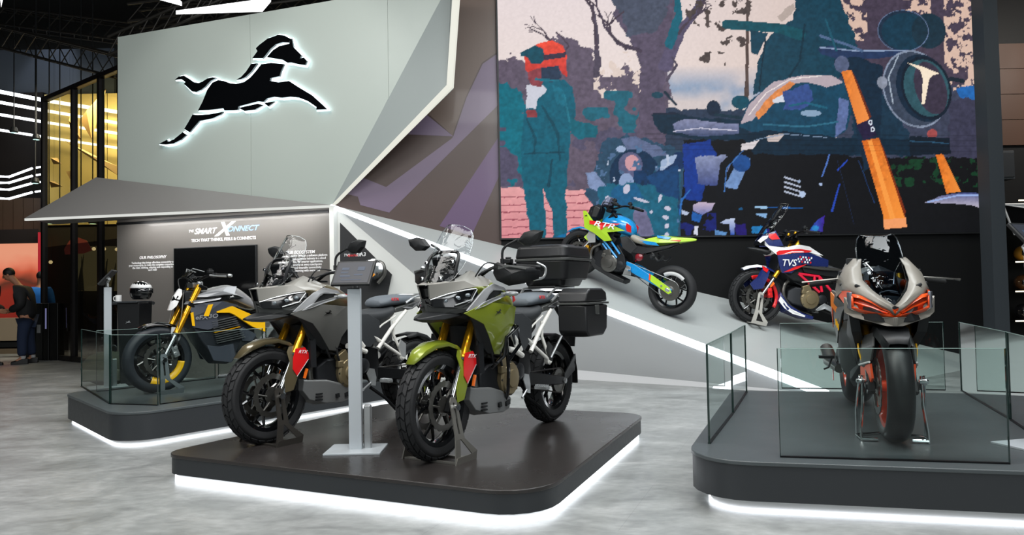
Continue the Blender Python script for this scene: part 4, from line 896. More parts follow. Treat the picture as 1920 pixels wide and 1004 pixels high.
truss('dark lattice truss behind the top of the white wall', tz(215,92,11.9), tz(420,2,11.5), .3, 8)
truss('dark lattice truss high above the white wall near the light panel', tz(250,30,12.5), tz(640,-20,12.0), .3, 12)
truss('dark lattice truss at the top left corner', tz(-100,20,17), tz(260,66,16), .4, 14)
for P, lab in (([(330,27),(508,3),(492,22)], 'long white triangular ceiling light panel above the white wall'), ([(293,-2),(341,11),(325,-4)], 'small white triangular ceiling light panel left of the long one'), ([(0,-8),(7,-8),(2,14)], 'sliver of white ceiling light at the top left corner')):
    z = 5.62; Q = [onz(px,py,z) for px,py in P]; c = sum(Q, Vector())/3
    o = M(); o.add([q_-c for q_ in Q]+[q_-c+Vector((0,0,.06)) for q_ in Q], [(3,4,5),(0,3,5,2),(0,1,4,3),(1,2,5,4),(0,2,1)]); o = obj('ceiling_light_panel', o, LEDC, smooth=0); o.location = c; tag(o, lab, 'ceiling light')

# ---- black pedestal with helmet, mug and sunglasses tray
pb = onz(257,700,0); pb = Vector((-5.0,9.75,0)) 
pd = thing('display_pedestal', 'tapered black pedestal against the grey header wall at left', 'pedestal', Matrix.Translation(pb))
def pz(px, py): return onplane(px, py, pb, (0,1,0))
zt = pz(255,568).z; wtop = (pz(277,568)-pz(236,568)).x
m = M(); m.box((0,0,zt/2), (wtop*.78,.3,zt)); m.v = [(x*(1+.28*(z/zt)), y*(1+.2*(z/zt)), z) for x,y,z in m.v]; obj('column', m, mat('pedestal_black','#101113',.35), pd, smooth=0, bevel=.01)
m = M(); m.box((-.02,-.02,zt+.012), (wtop*1.1,.4,.02)); obj('top_tray', m, mat('tray_glass_dark','#2b2f33',.12,coat=1), pd, smooth=0, bevel=.004)
m = M(); m.box((-.2,0,zt-.01), (.14,.12,.02)); m.tube([(.2,0,zt+.0),(.27,-.05,zt-.01)],.022,8); obj('side_holder', m, BLK, pd, smooth=0)
m = M(); horse_mesh(m, .07, lambda u,v,w: (u,-.165-.012*1-w,v+zt*.78), 0, .002, 0); obj('small_emblem', m, mat('emblem_grey','#a7abad',.3,.5), pd, smooth=0)
hm = thing('display_helmet', 'black and white full-face helmet on the black pedestal', 'helmet', Matrix.Translation(pb+Vector((.08,0,zt+.022))) @ Matrix.Rotation(-.5,4,'Z'))
m = M(); rows = []
for i in range(11):
    t_ = i/10; z = .02+.235*t_; r = math.sqrt(max(0,1-(abs(t_-.45)/.62)**2.4)); rows.append([(.155*r*math.cos(a_)*(1.0 if math.cos(a_) > 0 else .95), .125*r*math.sin(a_), z) for a_ in [2*PI*k/20 for k in range(20)]])
m.grid(rows, 0, True, True); obj('shell', m, BLKG, hm, smooth=60)
m = M(); m.grid([[(.162*r_*math.cos(a_), .132*r_*math.sin(a_), z) for a_ in sm(-2.2,2.2,14)] for z, r_ in ((.17,.96),(.2,.86),(.23,.68),(.252,.45))]); obj('white_top_band', m, WHITEP, hm, solid=.004)
m = M(); m.grid([[(.166*math.cos(a_), .134*math.sin(a_), z) for a_ in sm(-1.1,1.1,12)] for z in (.1,.13,.16)]); obj('visor', m, LENSB, hm, solid=.004)
mg = thing('mug', 'small white mug on the side of the black pedestal', 'mug', Matrix.Translation(pb+Vector((-.205,-.02,zt+.005))))
m = M(); m.lathe((0,0,0),(0,0,1),[(.034,0),(.038,.01),(.038,.1),(.034,.1),(.034,.012)],20); obj('cup', m, WHITEP, mg); m = M(); m.tube(spline([(-.034,0,.08),(-.062,0,.075),(-.062,0,.035),(-.034,0,.025)],4), .006, 6); obj('handle', m, WHITEP, mg)
bgp = pb+Vector((-.55,.35,0)); bg_ = thing('backpack', 'dark green bag lying behind the left platform by the black pedestal', 'bag', Matrix.Translation(bgp))
m = M(); m.ell((0,0,.24), (.36,.2,.24), n=16); obj('bag_body', m, mat('bag_green','#3a3f33',.8), bg_); m = M(); m.tube(spline([(-.1,0,.46),(-.1,0,.54),(.1,0,.54),(.1,0,.46)],4), .014, 6); obj('carry_strap', m, BLK, bg_); m = M(); m.box((0,-.17,.16),(.5,.06,.16)); obj('front_pocket', m, mat('pocket_grey','#55584c',.8), bg_, bevel=.02)

# ================================================================== PEOPLE
def skin(name, J, E_, R, material, parent, sub=1):
    me = bpy.data.meshes.new(name); me.from_pydata(J, E_, []); o = bpy.data.objects.new(name, me); C.objects.link(o)
    md = o.modifiers.new('k','SKIN'); md.use_smooth_shade = True
    for i, v in enumerate(me.skin_vertices[0].data): v.radius = (R[i] if isinstance(R[i], tuple) else (R[i],R[i])); v.use_root = (i == 0)
    sb = o.modifiers.new('s','SUBSURF'); sb.levels = sub; sb.render_levels = sub
    bpy.context.view_layer.update(); n = bpy.data.meshes.new_from_object(o.evaluated_get(bpy.context.evaluated_depsgraph_get())); bpy.data.objects.remove(o)
    n.materials.clear(); n.materials.append(material); o = link(bpy.data.objects.new(name, n), parent); return o
SK = mat('skin_tone', '#a5745a', .55); HAIR = mat('black_hair', '#0c0a09', .6)
def person(label, loc, rz, jacket, trousers, bow=.0, arms='front', shirt='#c9cdd0', cap=False, hoodie=None):
    root = thing('person', label, 'person', Matrix.Translation(loc) @ Matrix.Rotation(rz,4,'Z'), group=None)
    # faces +x
    hx = bow
    J = [(0,0,.93),(0,0,1.12),(hx*.3,0,1.32),(hx*.6,0,1.45),(hx*.9,0,1.54),(hx*1.25+.01,0,1.62),(hx*1.45+.015,0,1.70)]; R = [(.12,.16),(.11,.15),(.12,.18),(.055,.06),(.055,.055),(.085,.075),(.06,.06)]; E_ = [(i,i+1) for i in range(6)]
    def chain(start, pts, rs):
        a = start
        for p, r in zip(pts, rs): J.append(p); R.append(r); E_.append((a, len(J)-1)); a = len(J)-1
        return a
    for s in (-1,1):
        chain(0, [(0,s*.1,.86),(.01+.03*s,s*.11,.5),(-.01+.05*s,s*.12,.1),(.1+.05*s,s*.13,.04)], [.1,.065,.045,.04])
        if arms == 'front': ap_ = [(hx*.3,s*.2,1.38),(hx*.2-.02,s*.26,1.1),(.2,s*.15,1.0),(.27,s*.1,.99)]
        else: ap_ = [(hx*.3,s*.2,1.38),(-.02,s*.26,1.1),(.05,s*.27,.87),(.08,s*.27,.79)]
        h = chain(2, ap_, [.065,.045,.034,.034])
        d_ = (Vector(ap_[3])-Vector(ap_[2])).normalized(); w_ = Vector(ap_[3]); sd_ = Vector((0,0,1)) if arms == 'front' else Vector((1,0,0))
        for k in range(4): 
            b_ = w_+sd_*(.028-.019*k); L_ = (.07,.08,.075,.06)[k]; chain(h, [tuple(b_+d_*.03), tuple(b_+d_*(.03+L_*.5)-Vector((0,s*.006,0))), tuple(b_+d_*(.03+L_*.9)-Vector((0,s*.02,0)))], [.011,.009,.007])
        chain(h, [tuple(w_+sd_*.035), tuple(w_+sd_*.05+d_*.045)], [.012,.009])
    skin('body', J, E_, R, SK, root)
    hc_ = Vector((hx*1.35+.02,0,1.665)); Rt = Matrix.Rotation(bow*2.0,3,'Y')
    m = M(); m.ell(hc_+Rt@Vector((.0,0,.0)), (.095,.075,.115), Rt, 16)
    m.ell(hc_+Rt@Vector((.098,0,-.012)), (.02,.013,.022), Rt, 8); m.ell(hc_+Rt@Vector((.0,.077,-.01)), (.02,.012,.03), Rt, 8); m.ell(hc_+Rt@Vector((.0,-.077,-.01)), (.02,.012,.03), Rt, 8); obj('head', m, SK, root, smooth=60)
    m = M()
    for s in (-1,1): m.ell(hc_+Rt@Vector((.086,s*.03,.012)), (.01,.014,.007), Rt, 8)
    obj('eyes', m, BLKG, root); m = M(); m.ell(hc_+Rt@Vector((.088,0,-.058)), (.01,.024,.006), Rt, 8); obj('mouth', m, mat('lips','#8a4a3f',.5), root)
    m = M(); m.ell(hc_+Rt@Vector((-.018,0,.035)), (.1,.086,.1), Rt, 18); 
    if cap: m.ell(hc_+Rt@Vector((.07,0,.055)), (.05,.07,.03), Rt, 12)
    obj('hair', m, HAIR, root, smooth=60)
    Jt = [(0,0,.80),(0,0,1.05),(hx*.25,0,1.28),(hx*.45,0,1.42)]; Et = [(0,1),(1,2),(2,3)]; Rj = [(.2,.23),(.19,.22),(.19,.23),(.11,.12)]
    for s in (-1,1):
        pts = [(hx*.3,s*.21,1.38),(hx*.2-.02,s*.27,1.1)]+([(.24,s*.115,1.0)] if arms == 'front' else [(.06,s*.275,.84)]); a = 2
        for p, r in zip(pts, (.11,.09,.075)): Jt.append(p); Rj.append(r); Et.append((a,len(Jt)-1)); a = len(Jt)-1
    skin('jacket', Jt, Et, Rj, jacket, root)
    Jp = [(0,0,.92)]; Ep = []; Rp = [(.15,.18)]
    for s in (-1,1):
        a = 0
        for p, r in zip([(0,s*.105,.8),(.015+.03*s,s*.11,.5),(-.005+.05*s,s*.12,.13)], (.13,.1,.085)): Jp.append(p); Rp.append(r); Ep.append((a,len(Jp)-1)); a = len(Jp)-1
    skin('trousers', Jp, Ep, Rp, trousers, root)
    for s in (-1,1):
        m = M(); x = .05*s; m.half([(x-.11,[(0,.1),(.03,.09),(.035,.0),(0,0)]),(x-.03,[(0,.12),(.038,.1),(.04,0),(0,0)]),(x+.08,[(0,.085),(.042,.06),(.045,0),(0,0)]),(x+.17,[(0,.05),(.03,.04),(.035,0),(0,0)])]); m.v = [(a_,b_+s*.125,c_) for a_,b_,c_ in m.v]; obj('shoe', m, mat('shoe_black','#0f0f10',.4), root, bevel=.008)
        m = M(); m.lathe((x-.02,s*.12,.1),(0,0,1),[(.045,0),(.048,.05)],12); obj('sock', m, mat('sock_grey','#9a9c9e',.8), root)
    m = M(); m.plate([(hx*.6+.07,-.03,1.47),(hx*.6+.07,.03,1.47),(.125+hx*.45,.02,1.30),(.125+hx*.45,-.02,1.30)], t=.02); obj('shirt_front', m, mat('shirt_'+shirt[1:],shirt,.8), root)
    return root
JK = mat('dark_jacket', '#131417', .75, bump=.3, scale=40); JN = mat('navy_jeans', '#16233c', .85, bump=.3, scale=200); JN2 = mat('blue_jeans','#1d3a5e',.85); BLJ = mat('blue_jacket','#1565b5',.7)
person('man in a dark jacket and navy jeans bowing his head at far left', onz(52,682)+Vector((-.02,0,0)), PI+.35, JK, JN, .2)
person('person in a dark coat and blue jeans cut off by the left frame edge', onz(-26,687), .2, mat('dark_coat','#1d1115',.8), JN2, .05)
person('person in a bright blue jacket half hidden behind the bowing man', onz(72,668), PI*.5, BLJ, JN, .06, 'down')

# ================================================================== MOTORCYCLES
def bike_matrix(fc, h, xf):
    """frame with the front tyre contact at local (xf,0,0); h = heading"""
    h = Vector(h).normalized(); l = Vector((0,0,1)).cross(h).normalized(); u = h.cross(l); o = Vector(fc)-h*xf
    return Matrix(((h.x,l.x,u.x,o.x),(h.y,l.y,u.y,o.y),(h.z,l.z,u.z,o.z),(0,0,0,1)))
CACHE = {}
def wheel(root, name, cx, r, w, rimr, rimmat, knobby=True, spokes=5, yspoke=True, disc=.15, disc_y=.075, two=True, tyremat=None, sprocket=0, labelr=None, discmat=None, arc=None):
    """rim with hub > tyre, spokes, discs, tread blocks"""
    c = Vector((cx,0,r)); rw = w*.36
    m = M(); m.lathe(c, (0,1,0), [(rimr-.014,-rw),(rimr+.012,-rw-.004),(rimr+.014,-rw+.006),(rimr-.004,-rw+.012),(rimr-.02,-rw*.3),(rimr-.02,rw*.3),(rimr-.004,rw-.012),(rimr+.014,rw-.006),(rimr+.012,rw+.004),(rimr-.014,rw),(rimr-.03,rw*.3),(rimr-.03,-rw*.3),(rimr-.014,-rw)], 48, cap=False)
    m.lathe(c, (0,1,0), [(.018,-.07),(.03,-.065),(.034,-.03),(.05,-.025),(.05,.025),(.034,.03),(.03,.065),(.018,.07)], 20)
    wh = obj(name, m, rimmat, root, label=labelr)
    # tyre
    ro = r; prof = []
    for i in range(13):
        a = -PI*.5+PI*i/12; yy = math.sin(a)*w/2; rr = ro-(w*.5)*(1-math.cos(a))*.82 if True else ro; prof.append((rr, yy))
    ri = rimr+.004; prof = [(ri,-rw)]+[(max(p[0], ri+.004), p[1]) for p in prof]+[(ri,rw),(ri-.006,0),(ri,-rw)]
    m = M(); m.lathe(c, (0,1,0), [((p[0]-.007 if knobby and .0 < 1 and abs(p[1]) < w*.46 and p[0] > ri+.02 else p[0]), p[1]) for p in prof], 56, cap=False)
    obj('tyre', m, tyremat or RUB, wh, smooth=50)
    if knobby:
        key = ('blk', round(r,3), round(w,3))
        n = 30
        for row in range(4):
            yc = (-.36,-.125,.125,.36)[row]*w; ang = math.asin(min(.95, abs(yc)/(w*.5)))*(1 if yc > 0 else -1)
            rr = ro-(w*.5)*(1-math.cos(ang))*.82
            k2 = key+(row,)
            if k2 not in CACHE:
                b = M(); R_ = Matrix.Rotation(-ang*.9,3,'X'); L = 2*PI*rr/n; sk = .011*(1 if row in (0,1) else -1)*(1 if row in (0,3) else -1); hw = w*.112 if row in (1,2) else w*.105
                pl = [(-L*.41-sk,-hw),(L*.41-sk,-hw),(L*.43+sk,hw),(-L*.43+sk,hw)]; vs = []
                for zz, kk in ((-.010,1),(.0015,.94)): vs += [R_ @ Vector((x*kk, y*kk, zz)) for x, y in pl]
                b.add(vs, [(3,2,1,0),(4,5,6,7),(0,1,5,4),(1,2,6,5),(2,3,7,6),(3,0,4,7)]); CACHE[k2] = mesh_of('tread_block', b, tyremat or RUB, 0)
            for k in range(n):
                a = 2*PI*(k+(.5 if row in (1,2) else 0))/n
                o = link(bpy.data.objects.new('tread_block', CACHE[k2]), wh); o.matrix_local = Matrix.Translation(c) @ Matrix.Rotation(a,4,'Y') @ Matrix.Translation((0,yc,rr))
    # spokes
    ks = ('spk', round(rimr,3), rimmat.name, yspoke)
    if ks not in CACHE:
        b = M()
        if yspoke:
            b.tube([(0,0,.04),(0,0,rimr*.5)], [.017,.013], 6); b.tube([(0,0,rimr*.45),(.055,0,rimr-.018)], [.012,.010], 6); b.tube([(0,0,rimr*.45),(-.055,0,rimr-.018)], [.012,.010], 6)
        else: b.tube([(0,.0,.04),(.02,0,rimr*.55),(.028,0,rimr-.018)], [.018,.013,.012], 6)
        CACHE[ks] = mesh_of('spoke', b, rimmat, 40)
    for k in range(spokes):
        o = link(bpy.data.objects.new('spoke', CACHE[ks]), wh); o.matrix_local = Matrix.Translation(c) @ Matrix.Rotation(2*PI*k/spokes+.3,4,'Y')
    # discs
    kd = ('disc', disc)
    if kd not in CACHE:
        b = M(); n = 40; vs = []; 
        for yy in (-.0025,.0025):
            for k in range(n*2):
                a = PI*k/n; vs.append(((disc+(.004 if k%4 < 2 else -.002))*math.cos(a), yy, (disc+(.004 if k%4 < 2 else -.002))*math.sin(a)))
            for k in range(n*2):
                a = PI*k/n; vs.append(((disc*.76)*math.cos(a), yy, (disc*.76)*math.sin(a)))
        N = n*2; fs = []
        for k in range(N):
            j = (k+1)%N; fs += [(k,j,N+j,N+k),(2*N+k,3*N+k,3*N+j,2*N+j),(k,2*N+k,2*N+j,j),(N+k,N+j,3*N+j,3*N+k)]
        b.add(vs, fs)
        for k in range(6):
            a = 2*PI*k/6; b.tube([(.05*math.cos(a),0,.05*math.sin(a)),(disc*.8*math.cos(a+.15),0,disc*.8*math.sin(a+.15))], .007, 6)
        b.lathe((0,0,0),(0,1,0),[(.03,-.004),(.06,-.003),(.06,.003),(.03,.004)],20)
        CACHE[kd] = mesh_of('brake_disc', b, discmat or STEEL, 30)
    for s in ((1,-1) if two else (1,)):
        o = link(bpy.data.objects.new('brake_disc', CACHE[kd]), wh); o.location = c+Vector((0,disc_y*s,0))
    if sprocket:
        b = M(); n = 36; P = []
        for k in range(n*2): a = PI*k/n; rr = sprocket*(1 if k%2 else .94); P.append((rr*math.cos(a), rr*math.sin(a)))
        b.prism([(cx+x, r+z) for x,z in P], .088, .096); b.lathe(c+Vector((0,.08,0)),(0,1,0),[(.05,-.03),(.07,-.02),(.07,.012),(.04,.02)],20); obj('sprocket', b, STEEL, wh)
    if arc:
        m = M(); rows = []
        for yy, dr in ((rw+.004,.016),(rw+.009,.010),(rw+.006,-arc[4])): rows.append([c+Vector((math.cos(a)*(rimr+dr), yy, math.sin(a)*(rimr+dr))) for a in sm(arc[0],arc[1],22)])
        m.grid(rows); obj('rim_tape', m, arc[2], wh, solid=.003, label=arc[3])
    return wh
def fork(root, ax, top, y, gold_lo, gold=GOLD, guard=None, stan=CHR, r1=.027, r0=.021, caliper=SATIN, radial=True):
    ax = Vector(ax); top = Vector(top); d = (top-ax).normalized()
    for s in (1,-1):
        Y = Vector((0,y*s,0)); t = (gold_lo-ax.z)/(top.z-ax.z); g_ = ax.lerp(top,t)
        m = M(); m.tube([g_+Y, g_+Y+d*.01, g_+Y+d*.02, top+Y], [r1*.92,r1*1.08,r1,r1], 16); fl = obj('fork_leg', m, gold, root)
        m = M(); m.tube([ax+Y+d*.03, g_+Y+d*.01], r0, 14); obj('stanchion', m, stan, fl)
        m = M(); m.tube([g_+Y-d*.012,g_+Y+d*.002], r1*1.12, 14); obj('dust_seal', m, BLK, fl)
        m = M(); m.box(ax+Y+Vector((.0,0,.01)), (.055,.04,.11), Matrix.Rotation(-.4,3,'Y'), taper=.7); m.lathe(ax+Y, (0,1,0), [(.02,-.028),(.026,-.02),(.026,.02),(.02,.028)], 14); obj('axle_clamp', m, SATIN, fl, bevel=.005)
        if caliper:
            cc = ax+Vector((-.105,s*(y-.012),.075)); m = M(); m.box(cc, (.055,.05,.12), Matrix.Rotation(.35,3,'Y')); m.lathe(cc+Vector((0,s*.02,.028)),(0,1,0),[(.02,-.01),(.021,.01),(.012,.012)],12); m.lathe(cc+Vector((0,s*.02,-.028)),(0,1,0),[(.02,-.01),(.021,.01),(.012,.012)],12); obj('brake_caliper', m, caliper, fl, bevel=.006)
    m = M(); p = ax.lerp(top,.72); m.box(p+Vector((-.02,0,0)), (.09,y*2+.07,.04), Matrix.Rotation(-.42,3,'Y')); m.box(top+Vector((-.02,0,-.02)), (.09,y*2+.07,.03), Matrix.Rotation(-.42,3,'Y')); m.tube([p+Vector((-.05,0,0)),top+Vector((-.05,0,0))], .03, 12); obj('triple_clamp', m, SATIN, root, bevel=.006)
def swingarm(root, piv, axle, r_axle, y, material=SATIN, h=.055, endmat=None, label=None):
    for s in (1,-1):
        m = M(); P = Vector(piv); A = Vector(axle); d = (A-P).normalized(); rows = []
        for t, hh, ww in ((0,.045,.03),(.2,h,.028),(.7,h*.75,.024),(.93,h*.62,.022),(1.05,h*.45,.018)):
            c = P.lerp(A,t)+Vector((0,s*(y*(.82+.18*min(1,t*1.4))),0)); rows.append([c+Vector((0,-ww,hh*.8)),c+Vector((0,ww,hh)),c+Vector((0,ww,-hh*.8)),c+Vector((0,-ww,-hh))])
        m.grid(rows,0,True,True); sw = obj('swingarm', m, material, root, bevel=.006, label=label)
        m = M(); m.lathe(A+Vector((0,s*y,0)),(0,1,0),[(.012,-.04),(.022,-.03),(.022,.03),(.012,.034)],12); obj('axle_nut', m, ALU, sw)
    m = M(); m.tube([Vector(piv)+Vector((0,-y*.8,0)),Vector(piv)+Vector((0,y*.8,0))], .03, 12); obj('pivot_tube', m, SATIN, root)
def chain(root, front, rear, rf, rr, y, material=STEEL):
    f = Vector((front[0],y,front[1])); r = Vector((rear[0],y,rear[1])); pts = []
    for a in sm(PI/2+.1,-PI/2-.1,9): pts.append(f+Vector((math.cos(a)*rf,0,math.sin(a)*rf)))
    for a in sm(-PI/2,-3*PI/2,13): pts.append(r+Vector((math.cos(a)*rr,0,math.sin(a)*rr)))
    pts.append(pts[0]); m = M(); m.tube(pts, .008, 6, flat=.7, cap=False); return obj('drive_chain', m, material, root)
def handlebar(root, P, grip_y, mirrors=True, guard=False, ends=False, barmat=SATIN, r=.012):
    """P: left half points from centre outwards"""
    pts = [Vector(p) for p in P]; full = [Vector((p.x,-p.y,p.z)) for p in pts[::-1] if p.y > 0]+pts
    m = M(); m.tube(spline(full,5), r, 10); hb = obj('handlebar', m, barmat, root)
    e0_, e1_ = pts[-2], pts[-1]; d = (e1_-e0_).normalized()
    for s in (1,-1):
        S = lambda v: Vector((v.x, v.y*s, v.z)); a = e1_-d*.125
        m = M(); m.tube([S(a),S(a+d*.01),S(e1_)], [.02,.0175,.0175], 12); obj('grip', m, GRIP, hb)
        m = M(); m.tube([S(e1_),S(e1_+d*.03)], [.018,.014], 12); obj('bar_end', m, SATIN if not ends else ALU, hb)
        m = M(); b = a-d*.02; m.tube([S(b+Vector((.02,0,0))),S(b+Vector((.055,.02,0))),S(b+d*.09+Vector((.06,0,-.006))),S(b+d*.17+Vector((.05,0,-.008)))], [.009,.008,.006,.008], 6, flat=1.3); obj('lever', m, ALU if ends else SATIN, hb)
        m = M(); m.box(S(b+Vector((.005,-.01,.0))), (.045,.06,.045)); m.box(S(b+Vector((.035,-.015,.035))), (.05,.05,.03)); m.tube([S(b+Vector((.035,-.015,.05))),S(b+Vector((.035,-.015,.062)))], .02, 10); obj('switch_cluster', m, BLK, hb, bevel=.005)
    return hb
def mirror_(root, base, bend, head, span, s, drop=.0):
    b, k, h = (Vector(v) for v in (base,bend,head)); S = lambda v: Vector((v.x,v.y*s,v.z))
    m = M(); m.tube([S(p) for p in spline([b,k,h],6)], .0085, 8); m.tube([S(b),S(b+Vector((0,0,.035)))], .013, 10); mr = obj('mirror', m, BLK, root)
    # housing: kite-like outline in y,z with depth in x
    out = [(-.02,-.012),(.03,.042),(.10,.056),(.175,.045),(.16,-.0),(.11,-.038),(.03,-.04)]
    rows = []
    for dx, k_ in ((.0,.96),(.008,1.0),(.03,.8),(.042,.35)): rows.append([S(h+Vector((dx,(y-.08)*k_+.08+span,(z)*k_))) for y,z in out])
    m = M(); m.grid(rows,0,True,True); obj('mirror_housing', m, BLK, mr, smooth=25); 
    m = M(); m.add([S(h+Vector((-.002,(y-.08)*.9+.08+span,z*.9))) for y,z in out],[tuple(range(7))]); obj('mirror_glass', m, CHR, mr, smooth=0)
def emblem(parent, c, W, xdir, ydir, material, name='horse_emblem'):
    F_ = frame(c, xdir, ydir); m = M(); horse_mesh(m, W, lambda u,v,w: F_ @ Vector((u,v,w)), 0, .0015, 3); return obj(name, m, material, parent, smooth=0)
def body_text(parent, s, size, c, xdir, ydir, material, shear=.2, sx=1, name='lettering', dep=.0008):
    return text(name, s, size, frame(c, xdir, ydir), material, parent, dep, shear, 'CENTER', sx)
def wheel_stand(label, mw, ax, r, y0, y1, material=STAND, foot_f=.075, foot_b=.15, xo=0):
    """front-wheel display stand: two slotted plates joined by a base rod"""
    root = thing('wheel_stand', label, 'stand', mw); z0 = r+.055
    for s in (1,-1):
        def fn(u,v,w):
            t = (z0-v)/z0; return (u+xo, s*(y0+(y1-y0)*min(1,t*1.15)+w), v)
        w_ = .004
        m = M()
        # arm with slot
        for P in ([(ax-.034,z0-.025),(ax-.018,z0),(ax-.008,z0-.03),(ax-.008,.17),(ax-.042,.17)], [(ax+.018,z0),(ax+.034,z0-.025),(ax+.042,.17),(ax+.008,.17),(ax+.008,z0-.03)], [(ax-.018,z0),(ax+.018,z0),(ax+.008,z0-.03),(ax-.008,z0-.03)],
                  [(ax-.042,.17),(ax+.042,.17),(ax+.046,.14),(ax-.046,.14)], [(ax+.046,.14),(ax+foot_f,.0),(ax+foot_f-.05,.0),(ax+.0,.14)], [(ax-.046,.14),(ax-.006,.14),(ax-foot_b+.055,.04),(ax-foot_b,.05)],
                  [(ax-foot_b,.05),(ax-foot_b+.01,0),(ax+foot_f,0),(ax+foot_f-.02,.04),(ax-foot_b+.055,.04)]):
            m.prism(P, -w_, w_, fn)
        sp = obj('side_plate', m, material, root, smooth=20)
        m = M(); m.tube([fn(ax,r,-.02*1),fn(ax,r,.03)], .014, 10); m.tube([fn(ax,r,.03),fn(ax,r,.036)], .022, 6); obj('clamp_bolt', m, CHR, sp)
    m = M(); m.box((ax+foot_f-.03+xo,0,.006), (.03,y1*2,.01)); m.box((ax-foot_b+.04+xo,0,.006), (.03,y1*2,.01)); obj('base_bar', m, material, root, smooth=0)
    return root
def seatbody(root, name, secs, material, n=None, bevel=.012, label=None, sub=1):
    m = M(); m.half(secs); return obj(name, m, material, root, smooth=60, bevel=0, subd=sub, label=label)
def engine(root, cx, cz, w, cover=BRONZE, big=True, y=.0, head=True):
    m = M(); m.half([(cx+.24,[(0,cz+.06),(w*.6,cz+.05),(w*.65,cz-.06),(0,cz-.08)]),(cx+.17,[(0,cz+.13),(w*.85,cz+.11),(w*.95,cz-.1),(0,cz-.15)]),(cx,[(0,cz+.14),(w,cz+.12),(w*1.05,cz-.1),(0,cz-.16)]),(cx-.16,[(0,cz+.12),(w*.95,cz+.1),(w,cz-.06),(0,cz-.12)]),(cx-.24,[(0,cz+.05),(w*.7,cz+.04),(w*.7,cz-.03),(0,cz-.05)])]); en = obj('engine', m, GUN, root, smooth=30, bevel=.012)
    if head:
        m = M()
        for i in range(7):
            z = cz+.14+i*.028; x = cx+.09+i*.008; m.box((x,0,z), (.19-.004*i,w*1.7,.017), Matrix.Rotation(-.25,3,'Y'))
        m.box((cx+.11,0,cz+.24), (.15,w*1.5,.2), Matrix.Rotation(-.25,3,'Y')); m.box((cx+.16,0,cz+.36), (.19,w*1.6,.09), Matrix.Rotation(-.25,3,'Y')); obj('cylinder_head', m, GUN, en, bevel=.006)
    for s in (1,-1):
        c = Vector((cx-.02,s*w,cz)); m = M(); m.lathe(c,(0,s,0),[(.115,-.01),(.115,.02),(.1,.034),(.062,.038),(.058,.05),(.03,.053)],28); obj('crank_cover', m, cover, en, label='bronze engine cover' if cover is BRONZE else None)
        for k in range(8):
            m = M(); a = 2*PI*k/8; m.lathe(c+Vector((math.cos(a)*.105,s*.022,math.sin(a)*.105)),(0,s,0),[(.008,0),(.008,.008)],8); obj('cover_bolt', m, STEEL, en)
        m = M(); m.box(c+Vector((.06,s*.01,.10)), (.1,.04,.12), Matrix.Rotation(.5,3,'Y')); m.box(c+Vector((.1,s*.02,.07)), (.05,.04,.05)); obj('upper_cover', m, cover, en, bevel=.006)
        m = M(); m.lathe(c+Vector((-.15,-s*.005,.03)),(0,s,0),[(.06,-.01),(.06,.018),(.04,.028)],20); obj('sprocket_cover', m, GUN, en)
    return en
def pipes(root, pts_list, r, material, name='exhaust_pipe'):
    for P in pts_list: m = M(); m.tube(spline(P,5), r, 10); obj(name, m, material, root)

